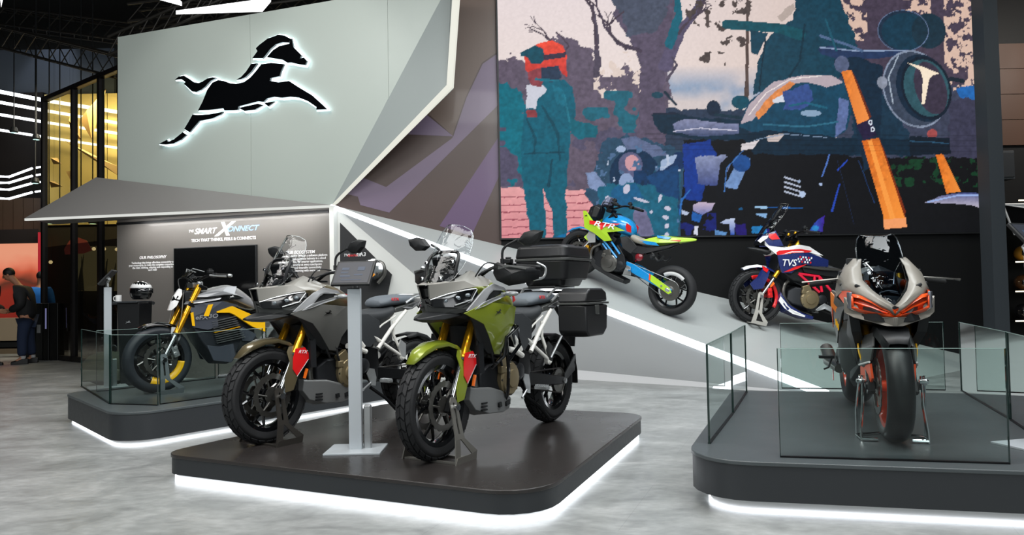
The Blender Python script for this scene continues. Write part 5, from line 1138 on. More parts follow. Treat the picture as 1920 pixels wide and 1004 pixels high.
# ---------------------------------------------------------------- adventure tourer (olive and brown machines)
def adventure(label, mw, paint, green):
    R = thing('motorcycle', label, 'motorcycle', mw)
    wheel(R, 'front_wheel', .73, .33, .115, .235, BLKG, True, 5, True, .15, .068)
    wheel(R, 'rear_wheel', -.73, .32, .15, .215, BLKG, True, 5, True, .12, -.075, False, sprocket=.095)
    fork(R, (.705,0,.33), (.33,0,1.07), .098, .60)
    swingarm(R, (-.1,0,.40), (-.73,0,.32), .32, .125)
    chain(R, (-.04,.40), (-.73,.32), .035, .095, .095)
    # front mudguard
    m = M(); rows = []
    for a, rr, hw in ((68,.385,.035),(80,.385,.055),(95,.39,.068),(112,.395,.075),(126,.392,.08),(138,.385,.082)):
        a = math.radians(a-14); c = (.73+math.cos(a)*rr, .33+math.sin(a)*rr); e = (.73+math.cos(a)*(rr-.035), .33+math.sin(a)*(rr-.035))
        rows.append([(e[0],-hw,e[1]),((c[0]+e[0])/2,-hw*.92,(c[1]+e[1])/2+.006),(c[0],-hw*.4,c[1]),(c[0],hw*.4,c[1]),((c[0]+e[0])/2,hw*.92,(c[1]+e[1])/2+.006),(e[0],hw,e[1])])
    rows[0] = [(.965,y*.7,.60) for y in (-.045,-.04,-.02,.02,.04,.045)]
    m.grid(rows); fd_ = obj('front_mudguard', m, paint, R, solid=.004, smooth=40)
    m = M(); m.plate([(.60,.085,.655),(.50,.10,.66),(.455,.128,.60),(.465,.131,.555),(.56,.131,.455),(.60,.128,.355),(.665,.124,.345),(.672,.128,.44),(.625,.124,.55),(.63,.10,.62)], (.57,.137,.55), .006); m.mirror(); obj('fork_shield', m, paint, fd_)
    m = M(); m.plate([(.575,.128,.64),(.50,.131,.645),(.462,.1335,.59),(.47,.136,.56),(.575,.139,.45),(.612,.139,.50),(.605,.134,.58)], (.54,.1405,.56), .004); m.mirror(); obj('red_panel', m, RED, fd_, label='red lettered panel')
    body_text(fd_, 'RTX', .032, (.53,.1425,.615), (-.9,.12,-.1), (0,.1,1), TXW, .3, 1.1)
    m = M(); m.tube([(.58,.141,.447),(.475,.137,.558)], .0025, 6); obj('pin_stripe', m, ALU, fd_)
    m = M(); m.box((.50,.135,.46), (.018,.012,.07), Matrix.Rotation(-.35,3,'Y')); m.mirror(); obj('reflector', m, AMBER, R, label='amber reflector')
    # under-beak
    m = M(); m.half([(.90,[(0,.868),(.02,.862),(.02,.853),(0,.85)]),(.84,[(0,.893),(.062,.872),(.066,.85),(0,.838)]),(.76,[(0,.905),(.1,.885),(.108,.852),(0,.832)]),(.66,[(0,.90),(.125,.885),(.135,.868),(0,.835)]),(.56,[(0,.90),(.12,.89),(.12,.875),(0,.85)])]); obj('beak', m, BLK, R, bevel=.004, smooth=25)
    # nose
    m = M()
    m.plate([(.832,.045,1.062),(.745,.072,1.078),(.62,.098,1.10),(.50,.125,1.152),(.415,.14,1.12),(.345,.185,1.082),(.43,.2,1.05),(.53,.19,1.048),(.60,.155,1.038),(.70,.09,1.01),(.81,.035,.978)], (.6,.14,1.085), .008); m.mirror(False)
    m.add([(.835,-.045,1.062),(.835,.045,1.062),(.74,.072,1.078),(.74,-.072,1.078)], [(0,1,2,3)])
    obj('nose_cowl', m, COWL, R, smooth=25)
    m = M(); m.add([(.834,-.043,1.058),(.834,.043,1.058),(.815,.033,.982),(.815,-.033,.982),(.80,-.035,1.04),(.80,.035,1.04),(.79,.026,.985),(.79,-.026,.985)], [(0,1,5,4),(1,2,6,5),(2,3,7,6),(3,0,4,7),(4,5,6,7)]); obj('air_duct', m, BLKG, R, smooth=0)
    m = M(); m.plate([(.812,.03,.978),(.70,.086,1.006),(.612,.148,1.03),(.535,.186,1.042),(.53,.196,1.0),(.60,.19,.955),(.70,.13,.925),(.79,.04,.93)], (.67,.135,.98), .03); m.mirror(); hl = obj('headlight_surround', m, BLKG, R)
    m = M()
    for (x,y,z,r_) in ((.735,.088,.963,.026),(.672,.138,.977,.026),(.615,.175,.995,.022)): m.ell((x-.012,y-.006,z), (.012,r_*.8,r_*.62), Matrix.Rotation(.6,3,'Z'), 14)
    m.mirror(); obj('projector_lens', m, mat('projector_glass','#6f787e',.08,.5,coat=1), hl, smooth=60)
    m = M(); m.tube([(.805,.035,.972),(.705,.095,1.006),(.61,.16,1.028),(.545,.193,1.036)], .004, 6); m.tube([(.545,.2,1.03),(.6,.195,.968),(.70,.14,.936)], .004, 6); m.mirror(); obj('daytime_light', m, ALU, hl)
    m = M(); m.plate([(.81,.0,.95),(.79,.04,.928),(.70,.13,.922),(.60,.19,.952),(.528,.197,1.0),(.50,.215,.975),(.56,.2,.91),(.66,.13,.885),(.77,.04,.875),(.79,0,.875)], (.66,.15,.912), .01); m.mirror(False); obj('chin_cowl', m, SLATE, R, smooth=20)
    # silver side fins
    m = M(); F1 = [(.645,.19,.90),(.55,.212,.985),(.49,.222,1.03),(.40,.232,1.066),(.28,.236,1.04),(.25,.236,1.018),(.39,.24,1.036),(.455,.236,1.0),(.50,.23,.955),(.575,.205,.905)]
    m.plate(F1, (.45,.238,1.022), .012); m.plate([(.59,.21,.905),(.52,.235,.95),(.44,.248,.972),(.29,.246,1.0),(.25,.244,1.018),(.28,.248,.985),(.43,.25,.952),(.52,.238,.925)], None, .01); m.mirror(); fin = obj('side_fin', m, LGREY, R, smooth=30, bevel=.002)
    m = M(); m.plate([(.52,.215,.955),(.455,.222,1.0),(.39,.226,1.034),(.26,.226,1.012),(.44,.226,.965)], None, .01); m.mirror(); obj('fin_recess', m, BLK, fin)
    m = M(); m.ell((.30,.30,1.0), (.022,.055,.017)); m.tube([(.31,.23,.998),(.30,.27,1.0)], .009, 8); m.mirror(); obj('indicator', m, mat('clear_indicator','#b9bdbf',.15,.3,coat=1), R)
    # side panels
    P = [(.665,.185,.886),(.54,.222,.932),(.44,.245,.948),(.21,.245,.925),(.12,.225,.91),(.14,.22,.80),(.22,.2,.70),(.235,.17,.60),(.31,.17,.61),(.42,.2,.735),(.50,.215,.815)]
    m = M(); m.plate(P, (.36,.262,.845), .01); m.mirror(); sp_ = obj('side_panel', m, paint if green else DGREY, R, smooth=18, bevel=.002)
    m = M(); m.plate([(.50,.214,.812),(.42,.199,.732),(.31,.169,.607),(.36,.15,.62),(.5,.16,.72),(.56,.18,.82),(.60,.185,.86)], (.46,.165,.73), .01); m.mirror(); obj('radiator_shroud', m, BLK, R, smooth=20)
    m = M(); m.plate([(.22,.2,.705),(.30,.215,.78),(.29,.19,.66),(.235,.172,.60)], None, .008); m.mirror(); obj('dark_insert', m, BLK, sp_)
    for s in (1,-1): emblem(sp_, (.40,s*.2625,.885), .075, (-s,.0 if s > 0 else 0,.02), (0,.18*s,1), mat('emblem_black','#0d0d0d',.3))
    # tank
    seatbody(R, 'fuel_tank', [(.42,[(0,1.09),(.08,1.075),(.13,1.0),(.13,.86),(0,.84)]),(.32,[(0,1.115),(.1,1.1),(.18,1.03),(.19,.88),(0,.84)]),(.18,[(0,1.10),(.11,1.085),(.205,1.0),(.2,.88),(0,.84)]),(.06,[(0,1.03),(.11,1.01),(.19,.95),(.16,.86),(0,.82)]),(-.03,[(0,.93),(.08,.92),(.13,.88),(.12,.84),(0,.82)])], paint, sub=2)
    m = M(); m.plate([(.20,.222,1.02),(.13,.215,1.0),(.10,.212,.955),(.15,.222,.94),(.16,.228,.975)], None, .004); m.mirror(); obj('red_graphic', m, RED, R)
    m = M(); m.lathe((.22,0,1.105),(0,0,1),[(.04,0),(.04,.012),(.03,.016)],20); obj('filler_cap', m, SATIN, R)
    # seats
    seatbody(R, 'rider_seat', [(.07,[(0,.925),(.07,.92),(.105,.87),(.11,.78),(0,.76)]),(-.05,[(0,.90),(.10,.895),(.14,.855),(.13,.74),(0,.73)]),(-.2,[(0,.885),(.13,.88),(.165,.84),(.14,.75),(0,.74)]),(-.36,[(0,.905),(.13,.90),(.16,.85),(.13,.80),(0,.79)]),(-.46,[(0,.94),(.12,.935),(.14,.88),(.1,.84),(0,.83)])], SEAT, sub=2)
    seatbody(R, 'pillion_seat', [(-.28,[(0,.965),(.08,.955),(.11,.93),(.1,.90),(0,.89)]),(-.36,[(0,1.005),(.11,.995),(.135,.955),(.12,.91),(0,.90)]),(-.58,[(0,1.01),(.12,1.0),(.14,.96),(.12,.92),(0,.91)]),(-.74,[(0,1.0),(.09,.99),(.11,.96),(.09,.93),(0,.93)])], SEATG, sub=2, label='grey pillion pad with a red mark')
    body_text(R, 'RTX', .035, (-.42,.131,.965), (-1,.0,0), (0,-.35,1), RED, .2, 1.3)
    m = M(); m.plate([(.08,.115,.86),(-.10,.15,.86),(-.22,.155,.80),(-.22,.15,.68),(-.12,.15,.60),(.02,.165,.62),(.12,.2,.72),(.13,.2,.86)], (-.02,.165,.73), .01); m.mirror(); obj('frame_cover', m, SEAT, R, smooth=25, bevel=.004)
    # tail
    m = M(); m.half([(-.42,[(0,.9),(.13,.895),(.14,.86),(0,.83)]),(-.62,[(0,.94),(.14,.93),(.135,.88),(0,.87)]),(-.80,[(0,.97),(.1,.96),(.08,.93),(0,.92)]),(-.88,[(0,.965),(.05,.955),(.04,.94),(0,.935)])]); tl = obj('tail_unit', m, SLATE, R, bevel=.006)
    m = M(); m.plate([(-.5,.142,.895),(-.64,.148,.935),(-.80,.11,.965),(-.84,.08,.955),(-.76,.1,.925),(-.6,.142,.885)], None, .006); m.mirror(); obj('tail_trim', m, LGREY, tl)
    m = M(); m.ell((-.885,0,.95), (.015,.05,.018)); m.plate([(-.70,.132,.93),(-.79,.112,.945),(-.77,.11,.925)], None, .004); m.mirror(); obj('tail_light', m, REDL, tl)
    m = M(); m.tube(spline([(-.52,.155,.935),(-.62,.17,.985),(-.78,.16,1.0),(-.86,.08,1.0),(-.87,0,1.0)],5), .011, 8); m.mirror(); obj('grab_rail', m, ALU, R)
    # white tubular subframe
    T_ = [([(-.13,.14,.70),(-.30,.14,.60),(-.47,.15,.50)],.014),([(-.20,.15,.585),(-.36,.14,.73),(-.54,.135,.87)],.016),([(-.40,.135,.79),(-.385,.14,.68),(-.475,.15,.515)],.012),([(-.14,.14,.695),(-.27,.135,.77),(-.42,.13,.83)],.007),([(.10,.17,.74),(-.03,.165,.61)],.02),([(.14,.17,.63),(.04,.17,.61),(-.06,.16,.57)],.02),([(.05,.165,.69),(.03,.17,.61)],.012)]
    for P_, r_ in T_:
        for s in (1,-1):
            m = M(); m.tube([(x,y*s,z) for x,y,z in P_], r_, 10); obj('frame_tube', m, FR_W, R, label='white frame tube')
    m = M(); m.lathe((-.475,.135,.50),(0,1,0),[(.03,-.01),(.034,.02),(.02,.03)],14); m.mirror(); obj('footrest_boss', m, FR_W, R)
    m = M(); m.plate([(-.10,.12,.62),(-.22,.13,.58),(-.24,.13,.34),(-.16,.14,.30),(-.05,.14,.40)], (-.15,.15,.46), .03); m.mirror(); obj('frame_plate', m, SATIN, R, bevel=.006)
    engine(R, .12, .43, .135)
    m = M(); m.half([(.47,[(0,.80),(.15,.79),(.16,.50),(0,.48)]),(.43,[(0,.80),(.16,.79),(.17,.50),(0,.48)])]); obj('radiator', m, GUN, R); m = M(); m.half([(.42,[(0,1.02),(.1,1.0),(.15,.88),(.12,.76),(0,.72)]),(.1,[(0,.9),(.12,.86),(.15,.78),(.14,.62),(0,.55)]),(-.2,[(0,.82),(.1,.80),(.12,.72),(.1,.6),(0,.56)])]); obj('inner_frame', m, BLK, R)
    m = M(); m.half([(.70,[(0,.98),(.09,.96),(.1,.90),(0,.88)]),(.52,[(0,1.12),(.12,1.04),(.17,.95),(.14,.84),(0,.80)]),(.36,[(0,1.04),(.13,1.02),(.17,.94),(.14,.8),(0,.76)])]); obj('nose_frame', m, BLK, R)
    pipes(R, [[(.27,.05,.62),(.40,.07,.52),(.40,.09,.36),(.22,.06,.27),(0,-.05,.25),(-.25,-.12,.30)],[(.27,-.05,.62),(.38,-.06,.5),(.37,-.08,.36),(.2,-.06,.27),(0,-.08,.25)]], .021, STEEL)
    m = M(); m.tube([(-.25,-.16,.33),(-.35,-.18,.38),(-.74,-.2,.56)], [.03,.055,.05], 14); obj('silencer', m, SATIN, R)
    pipes(R, [[(.36,.15,.78),(.33,.16,.62),(.28,.14,.55)],[(.2,.14,.7),(.24,.17,.6),(.2,.16,.5)],[(.44,.12,.95),(.5,.16,.8),(.47,.14,.68)]], .008, BLK, 'hose')
    # skid plate
    m = M(); m.half([(.49,[(.1,.415),(.105,.40),(.09,.335),(0,.33)]),(.44,[(.115,.405),(.12,.395),(.105,.265),(0,.25)]),(.31,[(.14,.395),(.145,.385),(.125,.225),(0,.205)]),(.16,[(.15,.35),(.155,.34),(.135,.212),(0,.195)]),(.07,[(.14,.30),(.145,.285),(.13,.225),(0,.21)])]); sk = obj('skid_plate', m, mat('skid_grey','#8b8d8d',.4,.5), R, bevel=.004, smooth=20)
    for (x,z,l_) in ((.12,.27,.05),(.215,.27,.028)): m = M(); m.box((x,.143,z), (l_,.02,.03), Matrix.Rotation(.2,3,'Y')); m.mirror(); obj('skid_opening', m, BLK, sk, smooth=0)
    for i in range(3): m = M(); m.box((.37,.122,.30-.022*i), (.055,.02,.009)); m.mirror(); obj('skid_slot', m, BLK, sk, smooth=0)
    # shock, hugger, rear tail guard
    m = M(); m.tube([(-.2,0,.45),(-.28,0,.70)], .02, 10); m.tube([(-.21+.07*math.cos(0)*0-.0032*i*2,.035*math.sin(i*.8),.48+i*.006) for i in range(1)]+[(-.205-.0023*i,.036*math.sin(i*.7),.47+.0062*i) for i in range(34)], .007, 6); obj('shock_absorber', m, mat('spring_yellow','#c9a21c',.4) if False else SATIN, R)
    m = M(); rows = []
    for a in (72,95,115,135,155,172,190):
        aa = math.radians(a); rr = .36+.02*max(0,(a-120)/60); rows.append([(-.73+math.cos(aa)*(rr-.03),-.085,.32+math.sin(aa)*(rr-.03)),(-.73+math.cos(aa)*rr,-.06,.32+math.sin(aa)*rr),(-.73+math.cos(aa)*rr,.06,.32+math.sin(aa)*rr),(-.73+math.cos(aa)*(rr-.03),.085,.32+math.sin(aa)*(rr-.03))])
    m.grid(rows); hg = obj('rear_mudguard', m, BLK, R, solid=.004)
    m = M(); m.plate([(-.80,.11,.30),(-.80,.11,.36),(-1.02,.10,.50),(-1.09,.07,.44),(-1.0,.1,.37)], None, .01); m.mirror(); obj('guard_bracket', m, BLK, hg)
    m = M(); m.box((-1.085,0,.60), (.012,.13,.09), Matrix.Rotation(-.2,3,'Y')); m.tube([(-.82,0,.93),(-.98,0,.8),(-1.07,0,.66)], .018, 8); obj('plate_holder', m, BLK, R)
    # footrests and levers
    m = M(); m.box((-.20,.235,.335), (.045,.10,.022)); 
    for i in range(6): m.box((-.20,.195+.016*i,.35), (.045,.006,.012))
    m.mirror(); obj('footrest', m, ALU, R, bevel=.002)
    m = M(); m.plate([(-.1,.16,.44),(-.06,.17,.40),(-.10,.175,.31),(-.15,.17,.30),(-.17,.16,.36),(-.15,.16,.43)], None, .008); m.tube([(-.10,.17,.33),(.0,.19,.29),(.02,.21,.29)], .008, 8); m.mirror(); obj('shift_lever', m, ALU, R)
    m = M(); m.plate([(-.455,.165,.50),(-.50,.165,.49),(-.50,.17,.60),(-.44,.17,.64),(-.42,.165,.58)], None, .01); m.mirror(); obj('pillion_footrest', m, mat('footrest_silver','#c9cbcc',.3,.6) if not green else BLK, R)
    m = M(); m.tube([(-.12,.14,.29),(-.22,.2,.2),(-.30,.24,.10)], .012, 8); obj('side_stand', m, SATIN, R)
    # bars, mirrors
    hb = handlebar(R, [(.36,0,1.10),(.35,.08,1.11),(.33,.17,1.165),(.28,.26,1.175),(.19,.42,1.165)], .3)
    m = M(); m.box((.35,0,1.10), (.05,.12,.06)); m.lathe((.33,.0,1.13),(0,0,1),[(.03,0),(.03,.02)],12); obj('bar_clamp', m, SATIN, hb, bevel=.006)
    for s in (1,-1): mirror_(R, (.315,.245,1.19), (.305,.25,1.29), (.285,.345,1.345), .02, s)
    for s in (1,-1): m = M(); m.tube(spline([(.34,s*.2,1.17),(.42,s*.16,1.14),(.45,s*.1,1.08)],5), .006, 6); m.tube(spline([(.33,s*.22,1.19),(.44,s*.19,1.19),(.48,s*.12,1.08)],5), .005, 6); obj('control_cable', m, BLK, hb)
    if green:
        for s in (1,-1):
            out = [(.40,.235,1.19),(.405,.265,1.20),(.385,.33,1.175),(.33,.46,1.165),(.27,.50,1.14),(.28,.49,1.09),(.33,.42,1.065),(.38,.33,1.05),(.41,.26,1.085),(.41,.235,1.13)]
            m = M(); m.plate([(x,y*s,z) for x,y,z in out], (.39,.36*s,1.125), .0); m.v = m.v[:11]; m.f = [f for f in m.f if max(f) < 11]; m.mi = [0]*len(m.f)
            hgd = obj('hand_guard', m, BLK, R, solid=.008, smooth=15)
            m = M(); m.plate([(x,y*s,z) for x,y,z in [(.40,.27,1.19),(.345,.45,1.166),(.355,.44,1.15),(.405,.27,1.155)]], (.40,.35*s,1.17), .004); obj('guard_ridge', m, SLATE, hgd)
            m = M(); m.tube(spline([(.24,s*.455,1.195),(.215,s*.505,1.16),(.235,s*.5,1.10),(.29,s*.46,1.085)],5), .011, 8, flat=.7); obj('guard_bracket', m, ALU, hgd)
    # windscreen
    m = M(); rows = []
    for z, x, hw in ((1.072,.775,.085),(1.12,.735,.115),(1.18,.70,.138),(1.25,.655,.15),(1.32,.61,.148),(1.38,.57,.135),(1.42,.545,.112),(1.445,.53,.07)):
        rows.append([(x-.10*abs(t)**1.8*(hw/.15), t*hw, z-.012*abs(t)**2) for t in sm(-1,1,13)])
    m.grid(rows); ws = obj('windscreen', m, SCREEN, R, smooth=60)
    edge = [r_[0] for r_ in rows]+rows[-1][1:-1]+[r_[-1] for r_ in rows[::-1]]
    m = M(); m.tube(edge, .0032, 6); obj('screen_edge', m, RIM, ws)
    m = M()
    for y_,z_,x_ in ((.07,1.10,.745),(-.07,1.10,.745),(.1,1.20,.66),(-.1,1.20,.66)): m.lathe((x_,y_,z_),(1,0,.3),[(.012,-.004),(.012,.006),(.006,.009)],12)
    obj('screen_bolt', m, CHR, ws)
    m = M(); m.box((.60,0,1.17), (.02,.17,.14), Matrix.Rotation(.35,3,'Y')); m.box((.615,0,1.17), (.01,.15,.12), Matrix.Rotation(.35,3,'Y')); dsh = obj('dashboard', m, BLK, R, bevel=.01); 
    m = M(); m.tube(spline([(.66,.10,1.09),(.63,.115,1.20),(.59,.09,1.26),(.58,0,1.27),(.59,-.09,1.26),(.63,-.115,1.20),(.66,-.10,1.09)],5), .011, 8); m.plate([(.68,.0,1.08),(.66,.1,1.09),(.63,.112,1.17),(.60,.05,1.14),(.6,0,1.13)], None, .006); m.mirror(); obj('screen_bracket', m, BLK, dsh)
    if green:
        # crash bar
        for s in (1,-1):
            m = M(); m.tube([(x,y*s,z) for x,y,z in [(.30,.14,.52),(.305,.24,.60),(.29,.25,.72),(.14,.245,.78),(.10,.24,.66),(.26,.24,.56)]], .012, 8); m.tube([(x,y*s,z) for x,y,z in [(.29,.25,.71),(.245,.235,.50),(.20,.20,.36),(.12,.13,.29)]], .012, 8); m.tube([(x,y*s,z) for x,y,z in [(.14,.245,.78),(.12,.17,.80)]], .011, 8); obj('crash_bar', m, BLKG, R)
        # luggage rack
        for s in (1,-1):
            m = M(); m.tube([(x,y*s,z) for x,y,z in [(-.475,.165,.52),(-.52,.19,.60),(-.60,.21,.70),(-.60,.21,.86),(-.86,.21,.90),(-.88,.12,.96)]], .009, 8); m.tube([(x,y*s,z) for x,y,z in [(-.50,.12,.96),(-.62,.14,1.03),(-.95,.13,1.04)]], .01, 8); obj('luggage_rack', m, ALU, R)
        m = M(); m.box((-.82,0,1.04), (.34,.24,.02)); obj('rack_plate', m, BLK, R, bevel=.006)
    return R
def luggage(mw):
    # top case
    t = thing('top_case', 'black hard-shell top case at the tail of the olive adventure motorcycle', 'luggage case', mw @ Matrix.Translation((-.86,0,1.055)))
    def shell(z0, z1, sx, sy, k0, k1, rnd=.07, name='case_base', material=BLK, parent=t, cx=0, bev=.012):
        m = M(); P0 = rounded([(sx*k0+cx,sy*k0),(-sx*k0+cx,sy*k0),(-sx*k0+cx,-sy*k0),(sx*k0+cx,-sy*k0)], rnd*k0, 5); P1 = rounded([(sx*k1+cx,sy*k1),(-sx*k1+cx,sy*k1),(-sx*k1+cx,-sy*k1),(sx*k1+cx,-sy*k1)], rnd*k1, 5)
        m.grid([[(x,y,z0) for x,y in P0],[(x,y,z1) for x,y in P1]],0,True,True); return obj(name, m, material, parent, bevel=bev, smooth=40)
    CASE = mat('case_textured_black', '#1b1c1e', .42, bump=.25, scale=220)
    shell(-.01,.05,.21,.2,.8,.92,.05,'mounting_foot',CASE); shell(.04,.19,.25,.235,.88,1.0,.07,'lower_shell',CASE)
    shell(.188,.208,.253,.24,1.0,1.0,.07,'seal_band',SLATE,bev=.003); shell(.206,.305,.25,.236,1.0,.93,.07,'lid',CASE,bev=.02); m = M(); m.half([(.18,[(0,.306),(.12,.306),(.12,.30),(0,.30)]),(.1,[(0,.322),(.13,.318),(.16,.30),(0,.30)]),(-.1,[(0,.328),(.13,.322),(.16,.30),(0,.30)]),(-.19,[(0,.306),(.12,.306),(.12,.30),(0,.30)])]); obj('lid_crown', m, CASE, t, smooth=50)
    m = M(); m.box((.235,0,.15), (.02,.07,.07)); m.lathe((.245,0,.14),(1,0,0),[(.012,0),(.012,.006)],10); obj('latch', m, BLKG, t, bevel=.004)
    for s, lab in ((1,'black angular side pannier on the visible side of the olive motorcycle'),(-1,'black angular side pannier on the far side of the olive motorcycle')):
        p = thing('side_pannier', lab, 'luggage case', mw @ Matrix.Translation((-.72,.2*s,.665)), group=None)
        # outline in side view, width outwards
        def pan(P, y0, y1, k, name, material=CASE, bev=.012):
            c = (sum(a for a,_ in P)/len(P), sum(b for _,b in P)/len(P)); m = M()
            rows = [[(x,s*y0,z) for x,z in P],[(x,s*(y0+(y1-y0)*.75),z) for x,z in P],[(c[0]+(x-c[0])*k,s*y1,c[1]+(z-c[1])*k) for x,z in P]]
            m.grid(rows,0,True,True); return obj(name, m, material, p, bevel=bev, smooth=25)
        pan([(.19,.24),(.185,.04),(.13,-.0),(-.13,.0),(-.20,.05),(-.22,.24)], .0, .23, .95, 'lower_shell')
        pan([(.195,.24),(-.225,.24),(-.225,.256),(.195,.256)], -.002, .236, .98, 'seal_band', SLATE, .003)
        pan([(.19,.256),(-.22,.256),(-.205,.33),(-.13,.362),(.11,.362),(.165,.33)], .0, .228, .93, 'lid')
        m = M(); m.box((.0,s*.225,.2), (.06,.03,.07)); m.box((-.18,s*.21,.12), (.04,.03,.05)); obj('latch', m, SLATE, p, bevel=.004)

# ---------------------------------------------------------------- electric street bike (yellow accents)
def electric(label, mw):
    R = thing('electric_motorcycle', label, 'motorcycle', mw)
    wheel(R, 'front_wheel', .70, .312, .125, .216, BLKG, False, 5, True, .15, .07, tyremat=mat('slick_tread_rubber','#23282e',.5,bump=.3,scale=40), arc=(math.radians(180+8), math.radians(270+22), YEL, 'yellow rim tape', .05))
    wheel(R, 'rear_wheel', -.70, .312, .16, .216, BLKG, False, 5, True, .11, -.07, False, sprocket=.1)
    fork(R, (.685,0,.312), (.345,0,1.0), .10, .545, r1=.029, caliper=ALU)
    swingarm(R, (-.05,0,.36), (-.70,0,.312), .3, .12); chain(R, (-.03,.36), (-.70,.312), .04, .1, .09)
    # radial tread grooves
    # mudguard: short gloss black
    m = M(); rows = []
    for a, hw in ((60,.03),(72,.055),(88,.065),(104,.068),(120,.06)):
        a = math.radians(a); rows.append([(.70+math.cos(a)*(.325),-hw,.312+math.sin(a)*.325),(.70+math.cos(a)*.345,-hw*.5,.312+math.sin(a)*.345),(.70+math.cos(a)*.345,hw*.5,.312+math.sin(a)*.345),(.70+math.cos(a)*.325,hw,.312+math.sin(a)*.325)])
    m.grid(rows); fd_ = obj('front_mudguard', m, BLKG, R, solid=.004); m = M(); m.plate([(.60,.07,.61),(.52,.09,.60),(.54,.12,.50),(.60,.12,.42),(.63,.11,.5)], None, .01); m.mirror(); obj('mudguard_bracket', m, BLKG, fd_)
    # oval lamp made of four white pads around a dark core
    m = M(); Rt = Matrix.Rotation(-.45,3,'Y'); m.ell((.525,0,.868), (.03,.085,.10), Rt, 18); hl = obj('headlight', m, BLKG, R, smooth=60)
    for sy in (1,-1):
        m = M(); m.plate([tuple(Vector((.553,0,.868))+Rt@Vector(v)) for v in [(.0,.004*sy,.115),(-.01,.055*sy,.108),(-.018,.098*sy,.06),(-.018,.10*sy,.004),(.0,.045*sy,.004),(.012,.03*sy,.02),(.014,.006*sy,.035)]], None, .014); obj('lamp_pad', m, WHITEP, hl, smooth=50, bevel=.004)
        m = M(); m.plate([tuple(Vector((.553,0,.868))+Rt@Vector(v)) for v in [(.0,.004*sy,-.115),(-.01,.055*sy,-.108),(-.018,.098*sy,-.06),(-.018,.10*sy,-.012),(.0,.045*sy,-.008),(.012,.03*sy,-.02),(.014,.006*sy,-.035)]], None, .014); obj('lamp_pad', m, WHITEP, hl, smooth=50, bevel=.004)
    # tank: silver top, grey body
    seatbody(R, 'tank_cover', [(.40,[(0,.90),(.06,.895),(.10,.87),(.09,.85),(0,.84)]),(.26,[(0,.96),(.08,.95),(.145,.90),(.14,.86),(0,.84)]),(.08,[(0,1.01),(.085,1.0),(.17,.93),(.17,.86),(0,.84)]),(-.02,[(0,1.005),(.08,.995),(.18,.90),(.17,.82),(0,.80)]),(-.14,[(0,.93),(.075,.915),(.155,.83),(.15,.77),(0,.75)]),(-.26,[(0,.82),(.07,.81),(.12,.77),(.12,.73),(0,.72)])], SGREY, sub=1)
    m = M(); m.plate([(.44,.10,.885),(.30,.135,.935),(.10,.155,.985),(.0,.15,.985),(.04,.182,.905),(.14,.175,.905),(.30,.15,.885)], (.15,.172,.94), .01); m.mirror(); obj('silver_top_panel', m, LGREY, R, smooth=15)
    m = M(); m.plate([(.44,.105,.878),(.30,.152,.88),(.14,.18,.897),(.02,.186,.90),(-.06,.184,.865),(.10,.18,.85),(.30,.16,.83),(.45,.115,.83)], None, .01); m.mirror(); bp = obj('dark_side_panel', m, BLKG, R, smooth=15)
    m = M(); m.plate([(.50,.10,.82),(.48,.115,.845),(.34,.158,.862),(.17,.186,.875),(.19,.186,.858),(.36,.162,.83)], None, .006); m.mirror(); obj('silver_blade', m, LGREY, bp)
    for s in (1,-1): emblem(bp, (.07,s*.1895,.884), .05, (-s,0,.1), (0,0,1), WHITEP)
    m = M(); m.plate([(.46,.12,.80),(.34,.16,.825),(.16,.184,.84),(.0,.18,.80),(.08,.178,.755),(.22,.178,.72),(.43,.14,.70)], (.26,.18,.77), .012); m.mirror(); obj('lower_side_panel', m, BLGREY, R, smooth=15)
    m = M(); m.plate([(.44,.15,.70),(.22,.182,.725),(.20,.18,.60),(.30,.17,.57),(.43,.145,.60)], None, .012); m.mirror(); pl_ = obj('battery_cover', m, BLGREY, R, smooth=15)
    for P_ in ([(.455,.150,.735),(.43,.152,.745),(.415,.154,.61),(.44,.152,.615)], [(.30,.186,.81),(.255,.188,.815),(.30,.188,.70),(.345,.186,.705)]):
        m = M(); m.plate(P_, None, .006); m.mirror(); obj('yellow_flash', m, YEL, pl_)
    body_text(pl_, 'eFX', .055, (.365,.178,.69), (-1,.1,.0), (0,0,1), LGREY, .15, 1.25); body_text(pl_, '3O', .055, (.255,.186,.70), (-1,.03,.0), (0,0,1), LGREY, .15, 1.3)
    # yellow tubular frame rail
    m = M(); 
    m.grid([[(x,.186,z+w_) for x,z,w_ in ((.22,.735,.006),(.09,.765,.02),(.06,.765,.025),(-.16,.66,.03),(-.28,.60,.03))],[(x,.186,z-w_) for x,z,w_ in ((.22,.735,.006),(.09,.745,.02),(.05,.735,.025),(-.14,.61,.03),(-.28,.55,.03))],[(x,.15,z-w_) for x,z,w_ in ((.22,.735,.006),(.09,.745,.02),(.05,.735,.025),(-.14,.61,.03),(-.28,.55,.03))],[(x,.15,z+w_) for x,z,w_ in ((.22,.735,.006),(.09,.765,.02),(.06,.765,.025),(-.16,.66,.03),(-.28,.60,.03))]], 0, False); m.grid([[(x,.186,z+w_) for x,z,w_ in ((.22,.735,.006),(.09,.765,.02),(.06,.765,.025),(-.16,.66,.03),(-.28,.60,.03))],[(x,.15,z+w_) for x,z,w_ in ((.22,.735,.006),(.09,.765,.02),(.06,.765,.025),(-.16,.66,.03),(-.28,.60,.03))]])
    m.mirror(); obj('frame_rail', m, YEL, R, smooth=20, bevel=.003, label='bright yellow frame rail')
